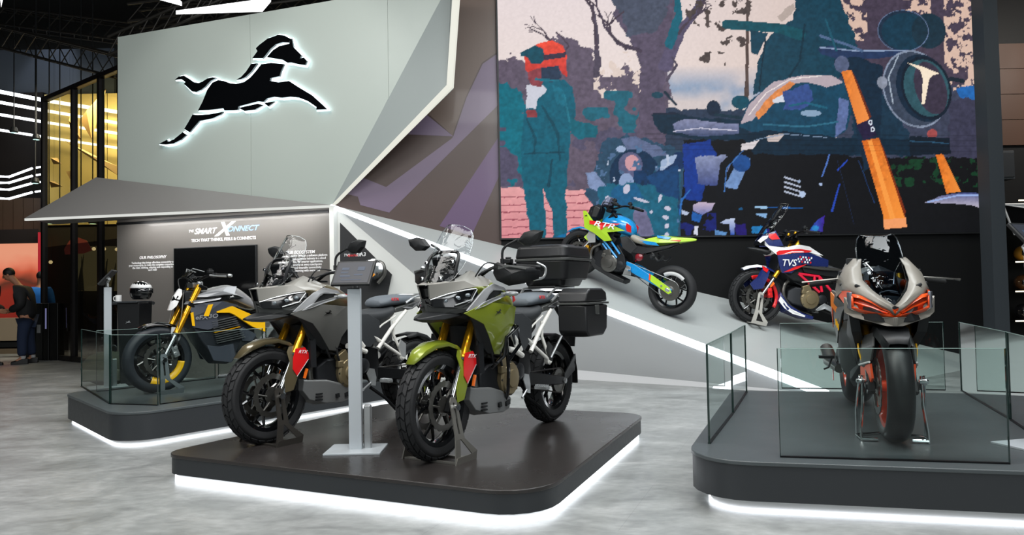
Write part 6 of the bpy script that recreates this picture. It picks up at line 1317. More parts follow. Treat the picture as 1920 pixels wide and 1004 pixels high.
    # battery and cooling fins
    m = M(); m.half([(.42,[(0,.70),(.11,.69),(.13,.60),(0,.58)]),(.34,[(0,.74),(.13,.73),(.145,.45),(0,.38)]),(.22,[(0,.74),(.14,.73),(.15,.28),(0,.23)]),(.04,[(0,.74),(.14,.72),(.15,.25),(0,.21)]),(-.03,[(0,.72),(.13,.70),(.14,.42),(0,.36)]),(-.2,[(0,.72),(.12,.68),(.12,.5),(0,.45)])]); obj('battery_case', m, mat('battery_dark','#26292f',.4,.2), R, smooth=20, bevel=.01)
    for k in range(11):
        z = .645-.0205*k; x0 = .265-.005*k; x1 = .03-.010*k; m = M(); m.grid([[(x0,.180,z-.006),(x1,.184,z+.038)],[(x0,.180,z-.001),(x1,.184,z+.044)],[(x0,.14,z-.001),(x1,.14,z+.045)],[(x0,.14,z-.006),(x1,.14,z+.038)]],0,True,False); m.mirror(); obj('cooling_fin', m, ALU if k not in (5,) else YEL, R, smooth=0)
    m = M(); m.plate([(-.02,.16,.56),(-.06,.165,.575),(-.20,.16,.50),(-.16,.155,.43),(-.05,.16,.44)], None, .02); m.mirror(); obj('motor_plate', m, BLGREY, R, smooth=15, bevel=.004)
    m = M(); m.lathe((-.12,.09,.40),(0,1,0),[(.12,-.2),(.12,.03),(.09,.05),(.04,.055)],28); obj('drive_motor', m, GUN, R)
    m = M(); m.plate([(.30,.152,.42),(.24,.155,.27),(.06,.155,.235),(.02,.155,.30),(.04,.158,.42),(.18,.158,.40)], None, .015); m.mirror(); obj('belly_panel', m, BLGREY, R, smooth=15, bevel=.004)
    seatbody(R, 'seat', [(-.20,[(0,.80),(.08,.795),(.12,.76),(.1,.73),(0,.72)]),(-.38,[(0,.79),(.12,.785),(.14,.75),(.12,.71),(0,.70)]),(-.6,[(0,.83),(.11,.82),(.12,.79),(.1,.76),(0,.75)]),(-.75,[(0,.87),(.07,.865),(.08,.84),(.06,.82),(0,.82)])], SEAT, sub=1)
    m = M(); m.half([(-.4,[(0,.72),(.12,.71),(.12,.66),(0,.65)]),(-.62,[(0,.78),(.11,.77),(.1,.73),(0,.72)]),(-.86,[(0,.88),(.05,.875),(.04,.85),(0,.845)])]); tl = obj('tail_unit', m, SGREY, R, bevel=.006); m = M(); m.box((-.865,0,.865),(.012,.07,.02)); obj('tail_light', m, REDL, tl)
    hb = handlebar(R, [(.37,0,1.03),(.36,.08,1.04),(.32,.2,1.085),(.26,.29,1.09),(.19,.385,1.085)], .3, ends=True)
    m = M(); m.box((.37,0,1.0),(.06,.14,.05)); m.lathe((.345,.1,1.01),(0,0,1),[(.029,-.02),(.029,.02),(.018,.026)],12); m.mirror(); obj('top_clamp', m, ALU, hb, bevel=.005)
    m = M(); m.box((.42,0,1.10),(.02,.14,.085), Matrix.Rotation(-.9,3,'Y')); m.tube([(.38,.03,1.04),(.43,.04,1.08)],.008,6); m.mirror(); ds = obj('instrument_display', m, BLKG, R, bevel=.006)
    m = M(); m.tube([(.42,.03,1.13),(.40,.07,1.16),(.30,.10,1.13)], .005, 6); m.mirror(); obj('display_bracket', m, ALU, ds)
    for s in (1,-1): m = M(); m.tube(spline([(.36,s*.2,1.08),(.45,s*.14,1.06),(.47,s*.06,.97),(.44,s*.05,.9)],5), .005, 6); obj('control_cable', m, BLK, hb); 
    m = M(); m.tube(spline([(.50,.10,.94),(.53,.12,.72),(.57,.12,.55),(.56,.10,.42)],5), .005, 6); m.mirror(); obj('brake_hose', m, STEEL, R)
    m = M(); m.half([(.48,[(0,.95),(.06,.94),(.08,.80),(0,.78)]),(.38,[(0,.96),(.08,.95),(.1,.78),(0,.74)])]); obj('headstock', m, SATIN, R, bevel=.008)
    m = M(); m.box((-.15,.2,.30),(.04,.1,.02)); m.tube([(-.12,.13,.36),(-.15,.17,.30)],.012,8); m.mirror(); obj('footrest', m, ALU, R, bevel=.002)
    return R

# ---------------------------------------------------------------- stunt naked bike (lime and blue)
def naked(label, mw):
    R = thing('motorcycle', label, 'motorcycle', mw)
    wheel(R, 'front_wheel', .68, .305, .12, .216, BLKG, False, 5, True, .14, .07)
    wheel(R, 'rear_wheel', -.68, .31, .15, .216, BLKG, False, 5, True, .11, -.07, False, sprocket=.125, arc=(math.radians(45), math.radians(120), WHITEP, 'white rim band', .03))
    fork(R, (.665,0,.305), (.36,0,.95), .095, .55, gold=SATIN, caliper=GOLD)
    swingarm(R, (-.03,0,.40), (-.68,0,.31), .3, .115, BLUE, .06, label='blue swingarm'); 
    m = M(); m.plate([(-.40,.142,.41),(-.42,.146,.33),(-.70,.146,.265),(-.73,.146,.30),(-.68,.146,.345),(-.52,.146,.385)], None, .01); m.mirror(); obj('lime_arm_end', m, LIME, R, bevel=.003); m = M(); m.plate([(-.375,.145,.415),(-.40,.1465,.335),(-.42,.1465,.34),(-.40,.145,.40)], None, .01); m.mirror(); obj('orange_arm_band', m, ORG, R)
    m = M(); m.lathe((-.66,.147,.315),(0,1,0),[(.022,0),(.022,.012),(.01,.02)],14); m.lathe((-.58,.147,.33),(0,1,0),[(.012,0),(.012,.01)],10); obj('axle_adjuster', m, ALU, R)
    chain(R, (-.02,.40), (-.68,.31), .04, .125, .095)
    m = M(); rows = []
    for a, hw in ((35,.04),(50,.055),(70,.065),(90,.068),(110,.065),(130,.05)):
        a = math.radians(a); rows.append([(.68+math.cos(a)*.318,-hw,.305+math.sin(a)*.318),(.68+math.cos(a)*.34,-hw*.5,.305+math.sin(a)*.34),(.68+math.cos(a)*.34,hw*.5,.305+math.sin(a)*.34),(.68+math.cos(a)*.318,hw,.305+math.sin(a)*.318)])
    m.grid(rows); fd_ = obj('front_mudguard', m, BLUE, R, solid=.004); m = M(); m.plate([(.62,.07,.62),(.52,.085,.57),(.56,.10,.48),(.66,.1,.52)], None, .006); m.mirror(); obj('lime_flash', m, LIME, fd_)
    seatbody(R, 'fuel_tank', [(.52,[(0,.84),(.06,.83),(.09,.78),(.08,.72),(0,.70)]),(.42,[(0,.94),(.1,.925),(.15,.84),(.13,.75),(0,.72)]),(.26,[(0,.97),(.12,.95),(.18,.86),(.15,.76),(0,.72)]),(.12,[(0,.945),(.11,.925),(.16,.85),(.12,.76),(0,.72)]),(.03,[(0,.84),(.07,.83),(.09,.79),(.08,.75),(0,.73)])], BLUE, sub=2)
    m = M(); m.plate([(.13,.165,.90),(.075,.13,.88),(.055,.10,.80),(.10,.14,.80),(.13,.16,.85)], None, .006); m.mirror(); obj('red_tank_edge', m, RED, R)
    # lime shroud with pointed upper tip
    m = M(); m.plate([(.77,.16,.845),(.73,.165,.86),(.60,.19,.745),(.47,.20,.735),(.30,.195,.81),(.12,.16,.80),(.14,.165,.79),(.33,.19,.70),(.24,.175,.625),(.33,.175,.58),(.50,.19,.63),(.66,.175,.645)], (.44,.21,.70), .012); m.mirror(); sh = obj('tank_shroud', m, LIME, R, smooth=12)
    m = M(); m.plate([(.62,.195,.765),(.40,.206,.80),(.20,.195,.865),(.22,.2,.84),(.38,.211,.755),(.41,.213,.70),(.45,.212,.745),(.60,.2,.72)], None, .004); m.mirror(); obj('red_flash', m, RED, sh)
    body_text(sh, 'RTR', .095, (.395,.2145,.775), (-1,.0,.16), (0,0,1), WHITEP, .25, 1.75)
    for s in (1,-1): emblem(sh, (.70,s*.175,.80), .05, (-s,0,.2), (0,0,1), BLK)
    m = M(); m.plate([(.60,.13,.66),(.50,.16,.64),(.46,.15,.52),(.55,.13,.48),(.62,.12,.55)], None, .02); m.mirror(); obj('radiator_cover', m, SILV, R, smooth=20)
    # blue trellis bars
    for P_ in ([(.36,.13,.58),(.10,.15,.44)],[(.25,.13,.60),(.08,.15,.50)],[(.36,.13,.54),(.12,.15,.40)]):
        m = M(); m.tube(P_,.013,8); m.mirror(); obj('frame_tube', m, BLUE, R, label='blue frame tube')
    m = M(); m.plate([(.16,.14,.60),(.02,.15,.50),(-.06,.15,.38),(.0,.155,.30),(.08,.15,.36),(.18,.14,.50)], None, .03); m.mirror(); obj('frame_plate', m, GUN, R, bevel=.006)
    engine(R, .20, .34, .13, STEEL)
    m = M(); m.half([(.50,[(0,.36),(.08,.34),(.09,.28),(0,.26)]),(.36,[(0,.30),(.12,.28),(.13,.2),(0,.17)]),(.10,[(0,.24),(.13,.22),(.13,.165),(0,.14)]),(-.08,[(0,.22),(.11,.21),(.11,.17),(0,.15)])]); obj('belly_pan', m, BLK, R, bevel=.006)
    pipes(R, [[(.42,.05,.52),(.50,.07,.42),(.46,.08,.28),(.30,.06,.20),(0,-.06,.19)]], .02, STEEL)
    m = M(); m.plate([(.10,.12,.74),(.03,.13,.73),(-.10,.12,.66),(-.05,.13,.55),(.08,.14,.58),(.16,.14,.70)], None, .02); m.mirror(); obj('side_cover', m, BLK, R, bevel=.006)
    seatbody(R, 'seat', [(.08,[(0,.80),(.06,.795),(.1,.77),(.1,.70),(0,.69)]),(-.05,[(0,.775),(.1,.77),(.13,.745),(.12,.69),(0,.68)]),(-.2,[(0,.79),(.11,.785),(.125,.76),(.11,.72),(0,.71)]),(-.3,[(0,.86),(.08,.85),(.1,.80),(.09,.75),(0,.74)])], mat('grey_beige_seat','#8f8b80',.55,bump=.2,scale=200), sub=1)
    m = M(); m.half([(-.10,[(0,.76),(.11,.755),(.115,.72),(0,.71)]),(-.3,[(0,.90),(.09,.88),(.115,.79),(0,.76)]),(-.5,[(0,.95),(.075,.935),(.09,.87),(0,.85)]),(-.68,[(0,1.0),(.03,.99),(.04,.955),(0,.95)]),(-.74,[(0,1.01),(.01,1.005),(.012,.99),(0,.985)])]); tl = obj('tail_unit', m, LIME, R, smooth=25, bevel=.004)
    m = M(); m.plate([(-.08,.118,.75),(-.30,.12,.80),(-.36,.118,.775),(-.2,.12,.735)], None, .006); m.plate([(-.28,.102,.885),(-.46,.092,.925),(-.44,.1,.89),(-.3,.11,.86)], None, .006); m.mirror(); obj('blue_tail_flash', m, BLUE, tl)
    m = M(); m.plate([(-.46,.095,.885),(-.58,.07,.935),(-.57,.075,.91)], None, .006); m.mirror(); obj('red_tail_flash', m, RED, tl)
    m = M(); m.plate([(.0,.12,.66),(-.2,.12,.70),(-.45,.09,.82),(-.56,.05,.90),(-.56,.05,.875),(-.44,.09,.77),(-.18,.12,.60),(.0,.13,.56)], None, .03); m.mirror(); obj('subframe_cover', m, SATIN, R, bevel=.004)
    m = M(); m.tube([(-.06,0,.42),(-.20,0,.66)], .018, 8); obj('shock_absorber', m, SATIN, R); m = M(); m.tube([(-.10-.0028*i,.034*math.sin(i*.9),.47+.0052*i) if True else 0 for i in range(30)], .008, 6); obj('red_spring', m, RED, R)
    m = M(); m.lathe((-.16,.08,.55),(0,1,0),[(.045,-.01),(.05,.03),(.02,.05)],16); obj('red_reservoir', m, mat('dark_red','#7c1a24',.3,coat=.5), R)
    m = M(); m.tube(spline([(-.3,.1,.66),(-.42,.12,.60),(-.47,.14,.68)],5), .014, 8); m.lathe((-.34,.11,.62),(.3,1,0),[(.03,0),(.034,.02),(.02,.05)],12); m.mirror(); obj('pillion_footrest', m, BLK, R)
    hb = handlebar(R, [(.44,0,1.0),(.43,.08,1.02),(.38,.18,1.07),(.30,.28,1.08),(.22,.37,1.08)], .3)
    m = M(); m.box((.46,0,.96),(.08,.16,.05)); m.box((.50,.0,1.0),(.05,.13,.05)); obj('top_clamp', m, SATIN, hb, bevel=.006)
    m = M(); m.half([(.60,[(0,1.06),(.05,1.05),(.07,.98),(0,.96)]),(.54,[(0,1.13),(.075,1.12),(.10,1.02),(0,.99)]),(.50,[(0,1.13),(.07,1.12),(.08,1.02),(0,1.0)])]); ds = obj('instrument_display', m, mat('instrument_purple_grey','#6a6f86',.25,coat=.6), R, bevel=.006)
    m = M(); m.half([(.74,[(0,.93),(.05,.92),(.06,.82),(0,.79)]),(.66,[(0,.99),(.1,.96),(.11,.80),(0,.74)]),(.58,[(0,.97),(.09,.95),(.1,.82),(0,.78)])]); hl = obj('headlight', m, BLK, R, bevel=.01); m = M(); m.plate([(.735,.02,.89),(.69,.085,.90),(.69,.09,.86),(.735,.03,.85)], None, .006); m.mirror(); obj('lamp_lens', m, LENS, hl)
    for s in (1,-1): m = M(); m.tube(spline([(.42,s*.2,1.06),(.52,s*.18,1.04),(.55,s*.1,.92)],5), .006, 6); obj('control_cable', m, BLK, hb)
    m = M(); m.box((-.12,.2,.36),(.04,.09,.02)); m.plate([(-.05,.14,.40),(-.12,.16,.40),(-.16,.15,.30),(-.05,.15,.28)], None, .012); m.mirror(); obj('footrest', m, ALU, R, bevel=.002)
    return R

# ---------------------------------------------------------------- rally adventure bike (navy, white, red)
def rally(label, mw):
    R = thing('motorcycle', label, 'motorcycle', mw)
    wheel(R, 'front_wheel', .75, .335, .11, .245, BLKG, True, 5, True, .15, .066, arc=(math.radians(60), math.radians(200), RED, 'red rim tape', .028), discmat=STEEL)
    wheel(R, 'rear_wheel', -.75, .325, .14, .225, BLKG, True, 5, True, .11, -.07, False, sprocket=.1)
    fork(R, (.735,0,.335), (.40,0,1.10), .098, .60, caliper=RED)
    swingarm(R, (-.08,0,.42), (-.75,0,.325), .3, .12); chain(R, (-.04,.42), (-.75,.325), .035, .1, .095)
    m = M(); rows = []
    for a, hw in ((50,.04),(62,.06),(78,.07),(95,.075),(112,.08),(125,.08)):
        a = math.radians(a); rr = .385; rows.append([(.75+math.cos(a)*(rr-.03),-hw,.335+math.sin(a)*(rr-.03)),(.75+math.cos(a)*rr,-hw*.5,.335+math.sin(a)*rr),(.75+math.cos(a)*rr,hw*.5,.335+math.sin(a)*rr),(.75+math.cos(a)*(rr-.03),hw,.335+math.sin(a)*(rr-.03))])
    m.grid(rows); fd_ = obj('front_mudguard', m, NAVY, R, solid=.004)
    m = M(); rows2 = [[(x+.002,y*1.03,z+.003) for x,y,z in r_] for r_ in rows[:4]]; m.grid(rows2); obj('white_tip', m, WHITEP, fd_, solid=.003)
    m = M(); m.plate([(.76,.085,.71),(.68,.09,.66),(.70,.112,.58),(.735,.118,.44),(.84,.115,.40),(.90,.112,.46),(.83,.114,.56),(.80,.1,.64)], None, .008); m.mirror(); obj('fork_shield', m, NAVY, fd_)
    m = M(); m.plate([(.79,.087,.712),(.70,.088,.685),(.72,.105,.64),(.77,.1,.66)], None, .006); m.mirror(); obj('red_flash', m, RED, fd_)
    m = M(); m.plate([(.63,.112,.56),(.60,.112,.53),(.64,.114,.47),(.66,.114,.50)], None, .01); m.mirror(); obj('reflector', m, AMBER, R, label='orange reflector')
    # beak and nose
    m = M(); m.half([(.98,[(0,.90),(.03,.893),(.03,.885),(0,.88)]),(.88,[(0,.925),(.07,.905),(.075,.885),(0,.87)]),(.72,[(0,.93),(.1,.91),(.1,.88),(0,.86)])]); obj('beak', m, BLK, R, bevel=.004)
    m = M(); m.plate([(.90,.03,.98),(.85,.06,1.08),(.72,.10,1.16),(.66,.12,1.08),(.60,.13,1.0),(.72,.11,.96),(.85,.05,.93)], (.74,.115,1.05), .01); m.mirror(); nc = obj('nose_cowl', m, NAVY, R, smooth=15)
    m = M(); m.plate([(.89,.04,1.0),(.855,.065,1.06),(.79,.095,1.09),(.80,.09,1.05),(.86,.062,.98)], None, .006); m.mirror(); obj('white_flash', m, WHITEP, nc)
    m = M(); m.plate([(.80,.10,1.10),(.72,.115,1.13),(.66,.125,1.07),(.75,.122,1.04),(.79,.108,1.06)], None, .006); m.mirror(); obj('red_flash', m, RED, nc)
    m = M(); m.half([(.90,[(0,1.0),(.03,.99),(.04,.94),(0,.93)]),(.82,[(0,1.08),(.06,1.06),(.09,.96),(0,.92)]),(.72,[(0,1.1),(.08,1.08),(.1,.96),(0,.92)])]); obj('headlight', m, LENSB, R)
    m = M(); rows = [[(x-.08*t*t,t*hw,z) for t in sm(-1,1,9)] for z,x,hw in ((1.06,.90,.07),(1.18,.85,.11),(1.32,.77,.12),(1.44,.72,.11),(1.52,.70,.07))]; m.grid(rows); ws = obj('windscreen', m, SCREEN, R, smooth=60)
    m = M(); m.tube([r_[0] for r_ in rows]+rows[-1][1:-1]+[r_[-1] for r_ in rows[::-1]], .003, 6); obj('screen_edge', m, STEEL, ws); 
    m = M(); m.box((.74,0,1.22),(.02,.12,.16), Matrix.Rotation(.35,3,'Y')); m.tube([(.70,.05,1.05),(.74,.06,1.30)],.01,6); m.mirror(); obj('roadbook_holder', m, BLK, R, bevel=.008)
    # tank and shroud
    seatbody(R, 'fuel_tank', [(.50,[(0,1.02),(.08,1.01),(.12,.94),(.12,.82),(0,.78)]),(.38,[(0,1.09),(.1,1.08),(.16,.98),(.17,.84),(0,.78)]),(.2,[(0,1.08),(.1,1.07),(.17,.96),(.16,.82),(0,.76)]),(.06,[(0,1.0),(.08,.99),(.13,.92),(.12,.82),(0,.78)]),(-.02,[(0,.93),(.06,.92),(.1,.88),(.1,.82),(0,.8)])], WHITEP, sub=1)
    m = M(); m.plate([(.82,.125,.955),(.60,.165,.975),(.44,.175,1.05),(.30,.165,1.06),(.10,.15,.995),(.30,.185,.985),(.50,.19,.93),(.68,.175,.87)], (.50,.182,.97), .01); m.mirror(); wpn = obj('white_panel', m, WHITEP, R, smooth=15)
    m = M(); m.plate([(.69,.178,.895),(.66,.18,.925),(.42,.192,1.0),(.26,.182,1.015),(.30,.186,.985),(.5,.195,.93),(.67,.18,.862)], None, .006); m.mirror(); obj('red_stripe', m, RED, wpn)
    m = M(); m.plate([(.67,.18,.865),(.50,.196,.925),(.30,.188,.98),(.02,.14,.96),(.0,.13,.88),(.20,.165,.84),(.34,.18,.83),(.46,.19,.69),(.57,.18,.67),(.62,.18,.75)], (.38,.20,.87), .012); m.mirror(); ns = obj('navy_side_panel', m, NAVY, R, smooth=12)
    body_text(ns, 'TVS', .115, (.525,.2035,.80), (-1,0,.22), (0,0,1), WHITEP, .25, .95)
    m = M(); m.plate([(.50,.2,.70),(.56,.195,.68),(.44,.203,.775),(.30,.2,.84),(.40,.204,.76)], None, .004); m.mirror(); obj('red_check', m, RED, ns)
    for j in range(3):
        for i in range(5):
            m = M(); x = .40-.036*i; z = .905-.028*j+.005*i; 
            m.box((x+(.018 if j%2 else 0),.2015-.005*i*.6,z), (.017,.004,.022)); m.mirror(); obj('chequer_square', m, WHITEP if (i+j)%3 else RED, ns, smooth=0)
    m = M(); m.half([(.62,[(0,.92),(.12,.90),(.14,.72),(0,.66)]),(.4,[(0,.9),(.15,.88),(.16,.62),(0,.56)]),(.1,[(0,.84),(.13,.82),(.14,.64),(0,.58)]),(-.1,[(0,.82),(.12,.8),(.12,.68),(0,.64)])]); obj('inner_frame', m, BLK, R, bevel=.01)
    m = M(); m.plate([(.34,.175,.80),(.05,.16,.86),(-.2,.15,.86),(-.22,.15,.80),(.0,.165,.76),(.30,.18,.74)], None, .02); m.mirror(); obj('side_cover', m, BLK, R, bevel=.004)
    seatbody(R, 'seat', [(.06,[(0,.95),(.07,.94),(.1,.90),(.1,.84),(0,.82)]),(-.1,[(0,.90),(.1,.89),(.13,.86),(.12,.80),(0,.79)]),(-.4,[(0,.91),(.11,.90),(.13,.87),(.11,.82),(0,.81)]),(-.68,[(0,.95),(.08,.94),(.09,.91),(.07,.87),(0,.86)])], SEAT, sub=1)
    m = M(); m.half([(-.45,[(0,.84),(.12,.83),(.12,.79),(0,.78)]),(-.75,[(0,.93),(.08,.92),(.08,.88),(0,.86)]),(-.92,[(0,.97),(.03,.965),(.03,.94),(0,.93)])]); obj('tail_unit', m, NAVY, R, bevel=.006)
    for P_ in ([(.36,.16,.71),(.10,.16,.735)],[(.36,.16,.71),(.06,.165,.55)],[(.10,.16,.735),(.03,.165,.56)],[(.16,.16,.73),(.13,.165,.59)],[(.10,.16,.735),(-.08,.16,.60)]):
        m = M(); m.tube(P_,.016,8); m.mirror(); obj('frame_tube', m, mat('frame_red','#e01a3c',.3,coat=.6), R, label='bright red frame tube')
    engine(R, .17, .44, .14)
    m = M(); m.half([(.50,[(0,.46),(.10,.45),(.11,.34),(0,.32)]),(.40,[(0,.34),(.13,.33),(.14,.25),(0,.22)]),(.20,[(0,.27),(.14,.26),(.14,.21),(0,.19)]),(.05,[(0,.26),(.13,.25),(.13,.21),(0,.2)])]); sk = obj('skid_plate', m, NAVY, R, smooth=20, bevel=.006)
    m = M(); m.plate([(.50,.116,.40),(.42,.138,.30),(.30,.146,.245),(.16,.148,.235),(.17,.146,.215),(.32,.144,.222),(.43,.137,.265),(.51,.114,.34)], None, .004); m.mirror(); obj('white_flash', m, WHITEP, sk)
    pipes(R, [[(.36,.06,.66),(.46,.08,.55),(.44,.09,.40),(.28,.06,.30),(0,-.05,.28)]], .021, STEEL)
    m = M(); m.tube([(.35,.185,.80),(.1,.185,.83),(-.2,.18,.88)], [.012,.02,.012], 8); obj('trim_rod', m, STEEL, R)
    m = M(); m.plate([(.02,.18,.39),(-.02,.19,.43),(-.14,.19,.40),(-.12,.19,.35),(-.04,.19,.37),(.04,.18,.32),(.07,.18,.33)], None, .01); m.box((-.14,.24,.34),(.045,.1,.02)); m.mirror(); obj('footrest', m, ALU, R, bevel=.002)
    hb = handlebar(R, [(.50,0,1.13),(.49,.08,1.15),(.46,.18,1.2),(.40,.28,1.21),(.33,.39,1.20)], .3)
    m = M(); m.box((.46,0,1.12),(.08,.16,.05)); m.lathe((.45,.09,1.13),(0,0,1),[(.028,0),(.028,.04),(.015,.045)],12); m.mirror(); obj('top_clamp', m, SATIN, hb, bevel=.006); m = M(); m.lathe((.47,.095,1.175),(0,0,1),[(.02,0),(.02,.03),(.01,.035)],12); m.mirror(); obj('gold_fork_cap', m, GOLD, hb)
    m = M(); m.tube(spline([(.48,.2,1.2),(.58,.16,1.18),(.60,.08,1.05)],5), .006, 6); m.mirror(); obj('control_cable', m, BLK, hb)
    m = M(); rows = []
    for a in (80,105,130,155,175): aa = math.radians(a); rows.append([(-.75+math.cos(aa)*.36,y,.325+math.sin(aa)*.36+(.0 if abs(y)<.05 else -.01)) for y in (-.08,-.04,.04,.08)])
    m.grid(rows); obj('rear_mudguard', m, BLK, R, solid=.004)
    return R

# ---------------------------------------------------------------- sports bike (grey and orange)
def sports(label, mw):
    R = thing('motorcycle', label, 'motorcycle', mw)
    wheel(R, 'front_wheel', .72, .305, .135, .216, mat('wheel_orange','#e2461c',.3,coat=.6), False, 6, False, .155, .078, tyremat=RUBN, labelr='orange-red rim')
    wheel(R, 'rear_wheel', -.72, .315, .19, .216, MATS['wheel_orange'], False, 6, False, .11, -.08, False, tyremat=RUBN, sprocket=.1)
    fork(R, (.705,0,.305), (.42,0,.92), .108, .50, caliper=ALU, r1=.027)
    swingarm(R, (-.05,0,.38), (-.72,0,.315), .3, .13); chain(R, (-.03,.38), (-.72,.315), .035, .1, .11)
    # front mudguard with side cheeks
    m = M(); rows = []
    for a, hw in ((48,.05),(60,.075),(78,.088),(98,.092),(118,.095),(135,.095)):
        a = math.radians(a); rr = .335; c_ = .022; rows.append([(.72+math.cos(a)*(rr-.055),-hw,.305+math.sin(a)*(rr-.055)),(.72+math.cos(a)*(rr-.005),-hw*.85,.305+math.sin(a)*(rr-.005)),(.72+math.cos(a)*rr,0,.305+math.sin(a)*rr),(.72+math.cos(a)*(rr-.005),hw*.85,.305+math.sin(a)*(rr-.005)),(.72+math.cos(a)*(rr-.055),hw,.305+math.sin(a)*(rr-.055))])
    m.grid(rows); fd_ = obj('front_mudguard', m, BLK, R, solid=.004)
    m = M(); m.plate([(.72,.088,.60),(.60,.125,.575),(.56,.140,.50),(.59,.142,.40),(.66,.135,.40),(.75,.11,.45),(.78,.10,.53)], (.66,.138,.50), .01); m.mirror(); ck = obj('mudguard_cheek', m, SLATE, fd_, smooth=20, bevel=.002)
    m = M(); m.plate([(.75,.115,.43),(.60,.144,.40),(.57,.140,.33),(.66,.118,.275),(.76,.108,.35)], None, .012); m.mirror(); obj('orange_cheek', m, ORG, ck, bevel=.002)
    m = M(); m.tube([(.76,.117,.44),(.60,.148,.408)], .006, 6); m.mirror(); obj('white_edge', m, WHITEP, ck)
    # nose cowl
    U_ = [(.87,0,.75),(.84,.03,.772),(.74,.085,.83),(.62,.118,.89),(.53,.115,.97),(.46,.10,1.02)]      # screen opening edge
    O_ = [(.87,0,.70),(.83,.06,.735),(.72,.17,.80),(.57,.225,.835),(.42,.235,.89),(.30,.17,.99)]
    m = M(); rows = []
    for t in sm(0,1,4): rows.append([tuple(Vector(a).lerp(Vector(b),t)+Vector((.02*math.sin(PI*t),.018*math.sin(PI*t),.012*math.sin(PI*t)))) for a, b in zip(U_,O_)])
    m.grid(rows); n0 = len(m.v); m.mirror(False); nc = obj('nose_cowl', m, TAUPE, R, smooth=45, solid=.006)
    m = M(); m.plate([(.50,.225,.86),(.33,.228,.905),(.20,.20,.94),(.22,.225,.83),(.45,.245,.795),(.57,.228,.825)], None, .01); m.mirror(); obj('shoulder_panel', m, TAUPE, R, smooth=20, bevel=.003)
    for y_, z_, x_ in ((.155,.858,.685),(.215,.865,.53),(.125,.965,.50)):
        m = M(); m.box((x_,y_,z_), (.02,.03,.018), Matrix.Rotation(.5,3,'X')); m.mirror(); obj('cowl_recess', m, BLK, nc, bevel=.005)
    # orange intake ring (W-shaped) with black depth
    top = [(.86,0,.728),(.83,.05,.745),(.79,.10,.782),(.75,.155,.808),(.71,.205,.818)]; bot = [(.86,0,.685),(.84,.05,.69),(.80,.11,.70),(.76,.16,.715),(.715,.205,.735)]
    ti = [(.865,.03,.718),(.83,.06,.735),(.795,.105,.768),(.755,.155,.792),(.725,.185,.797)]; bi = [(.865,.03,.705),(.845,.06,.708),(.805,.11,.718),(.765,.155,.730),(.728,.185,.745)]
    m = M(); m.grid([top, [(x+.012,y,z) for x,y,z in ti], [(x-.06,y,z) for x,y,z in ti]]); m.grid([bot, [(x+.012,y,z) for x,y,z in bi], [(x-.06,y,z) for x,y,z in bi]]); m.grid([[top[-1],(ti[-1][0]+.012,ti[-1][1],ti[-1][2])],[bot[-1],(bi[-1][0]+.012,bi[-1][1],bi[-1][2])]]); m.grid([[ti[0],bi[0]],[top[0],bot[0]]]); m.mirror(False); ir = obj('intake_surround', m, ORG, R, smooth=25, solid=.004, label='orange W-shaped air intake surround')
    m = M(); m.grid([[(x-.018,y,z) for x,y,z in ti],[(x-.018,y,z) for x,y,z in bi]]); m.mirror(); obj('intake_depth', m, mat('intake_dark_red','#a5300f',.4), ir, solid=.004)
    m = M(); m.tube([(x-.006,y,(z+b[2])/2) for (x,y,z), b in zip(ti,bi)], .006, 6); m.mirror(); obj('intake_vane', m, ORG, ir)
    m = M(); m.plate([(.70,.203,.83),(.56,.225,.832),(.50,.235,.80),(.60,.222,.765),(.70,.207,.735)], None, .01); m.mirror(); obj('orange_side_flash', m, ORG, R)
    m = M(); m.plate([(.728,.2,.825),(.705,.215,.825),(.705,.215,.735),(.73,.203,.73)], None, .012); m.mirror(); obj('daytime_lamp', m, mat('lamp_silver','#7f838c',.2,.6,coat=.8), R, bevel=.003)
    m = M(); m.plate([(.885,0,.69),(.85,.05,.685),(.80,.11,.695),(.725,.205,.73),(.69,.23,.80),(.68,.228,.71),(.74,.19,.685),(.82,.09,.655),(.85,.04,.64),(.87,.0,.64)], None, .012); m.mirror(False); obj('chin_spoiler', m, TAUPE, R, smooth=25, bevel=.003)
    m = M(); m.half([(.84,[(0,.70),(.08,.71),(.10,.67),(0,.655)]),(.70,[(0,.82),(.17,.80),(.19,.68),(0,.62)]),(.52,[(0,.92),(.2,.84),(.215,.66),(0,.60)]),(.40,[(0,.98),(.16,.9),(.2,.68),(0,.58)])]); obj('nose_inner', m, BLK, R)
    # windscreen: tall bubble with upright flat top and raised corners
    m = M(); rows = []
    for x, z, hw in ((.85,.765,.012),(.80,.80,.055),(.73,.845,.092),(.64,.90,.118),(.57,.96,.122),(.50,1.02,.122),(.44,1.08,.12),(.40,1.13,.108),(.385,1.155,.09)):
        rows.append([(x-.05*abs(t)**2.2*(hw/.12), t*hw, z+(.012*abs(t)**4 if z > 1.1 else 0)+.018*(1-t*t)*(1 if z < 1.0 else 0)) for t in sm(-1,1,13)])
    m.grid(rows); ws = obj('windscreen', m, SCREENT, R, smooth=60); edge = [r_[0] for r_ in rows]+rows[-1][1:-1]+[r_[-1] for r_ in rows[::-1]]
    m = M(); m.tube(edge, .004, 6); obj('screen_edge', m, RIM, ws)
    m = M(); m.half([(.72,[(0,.83),(.05,.82),(.07,.77),(0,.75)]),(.62,[(0,.89),(.06,.885),(.08,.80),(0,.77)]),(.52,[(0,.95),(.07,.94),(.08,.84),(0,.80)])]); ds = obj('instrument_pod', m, BLKG, R, bevel=.008, smooth=40)
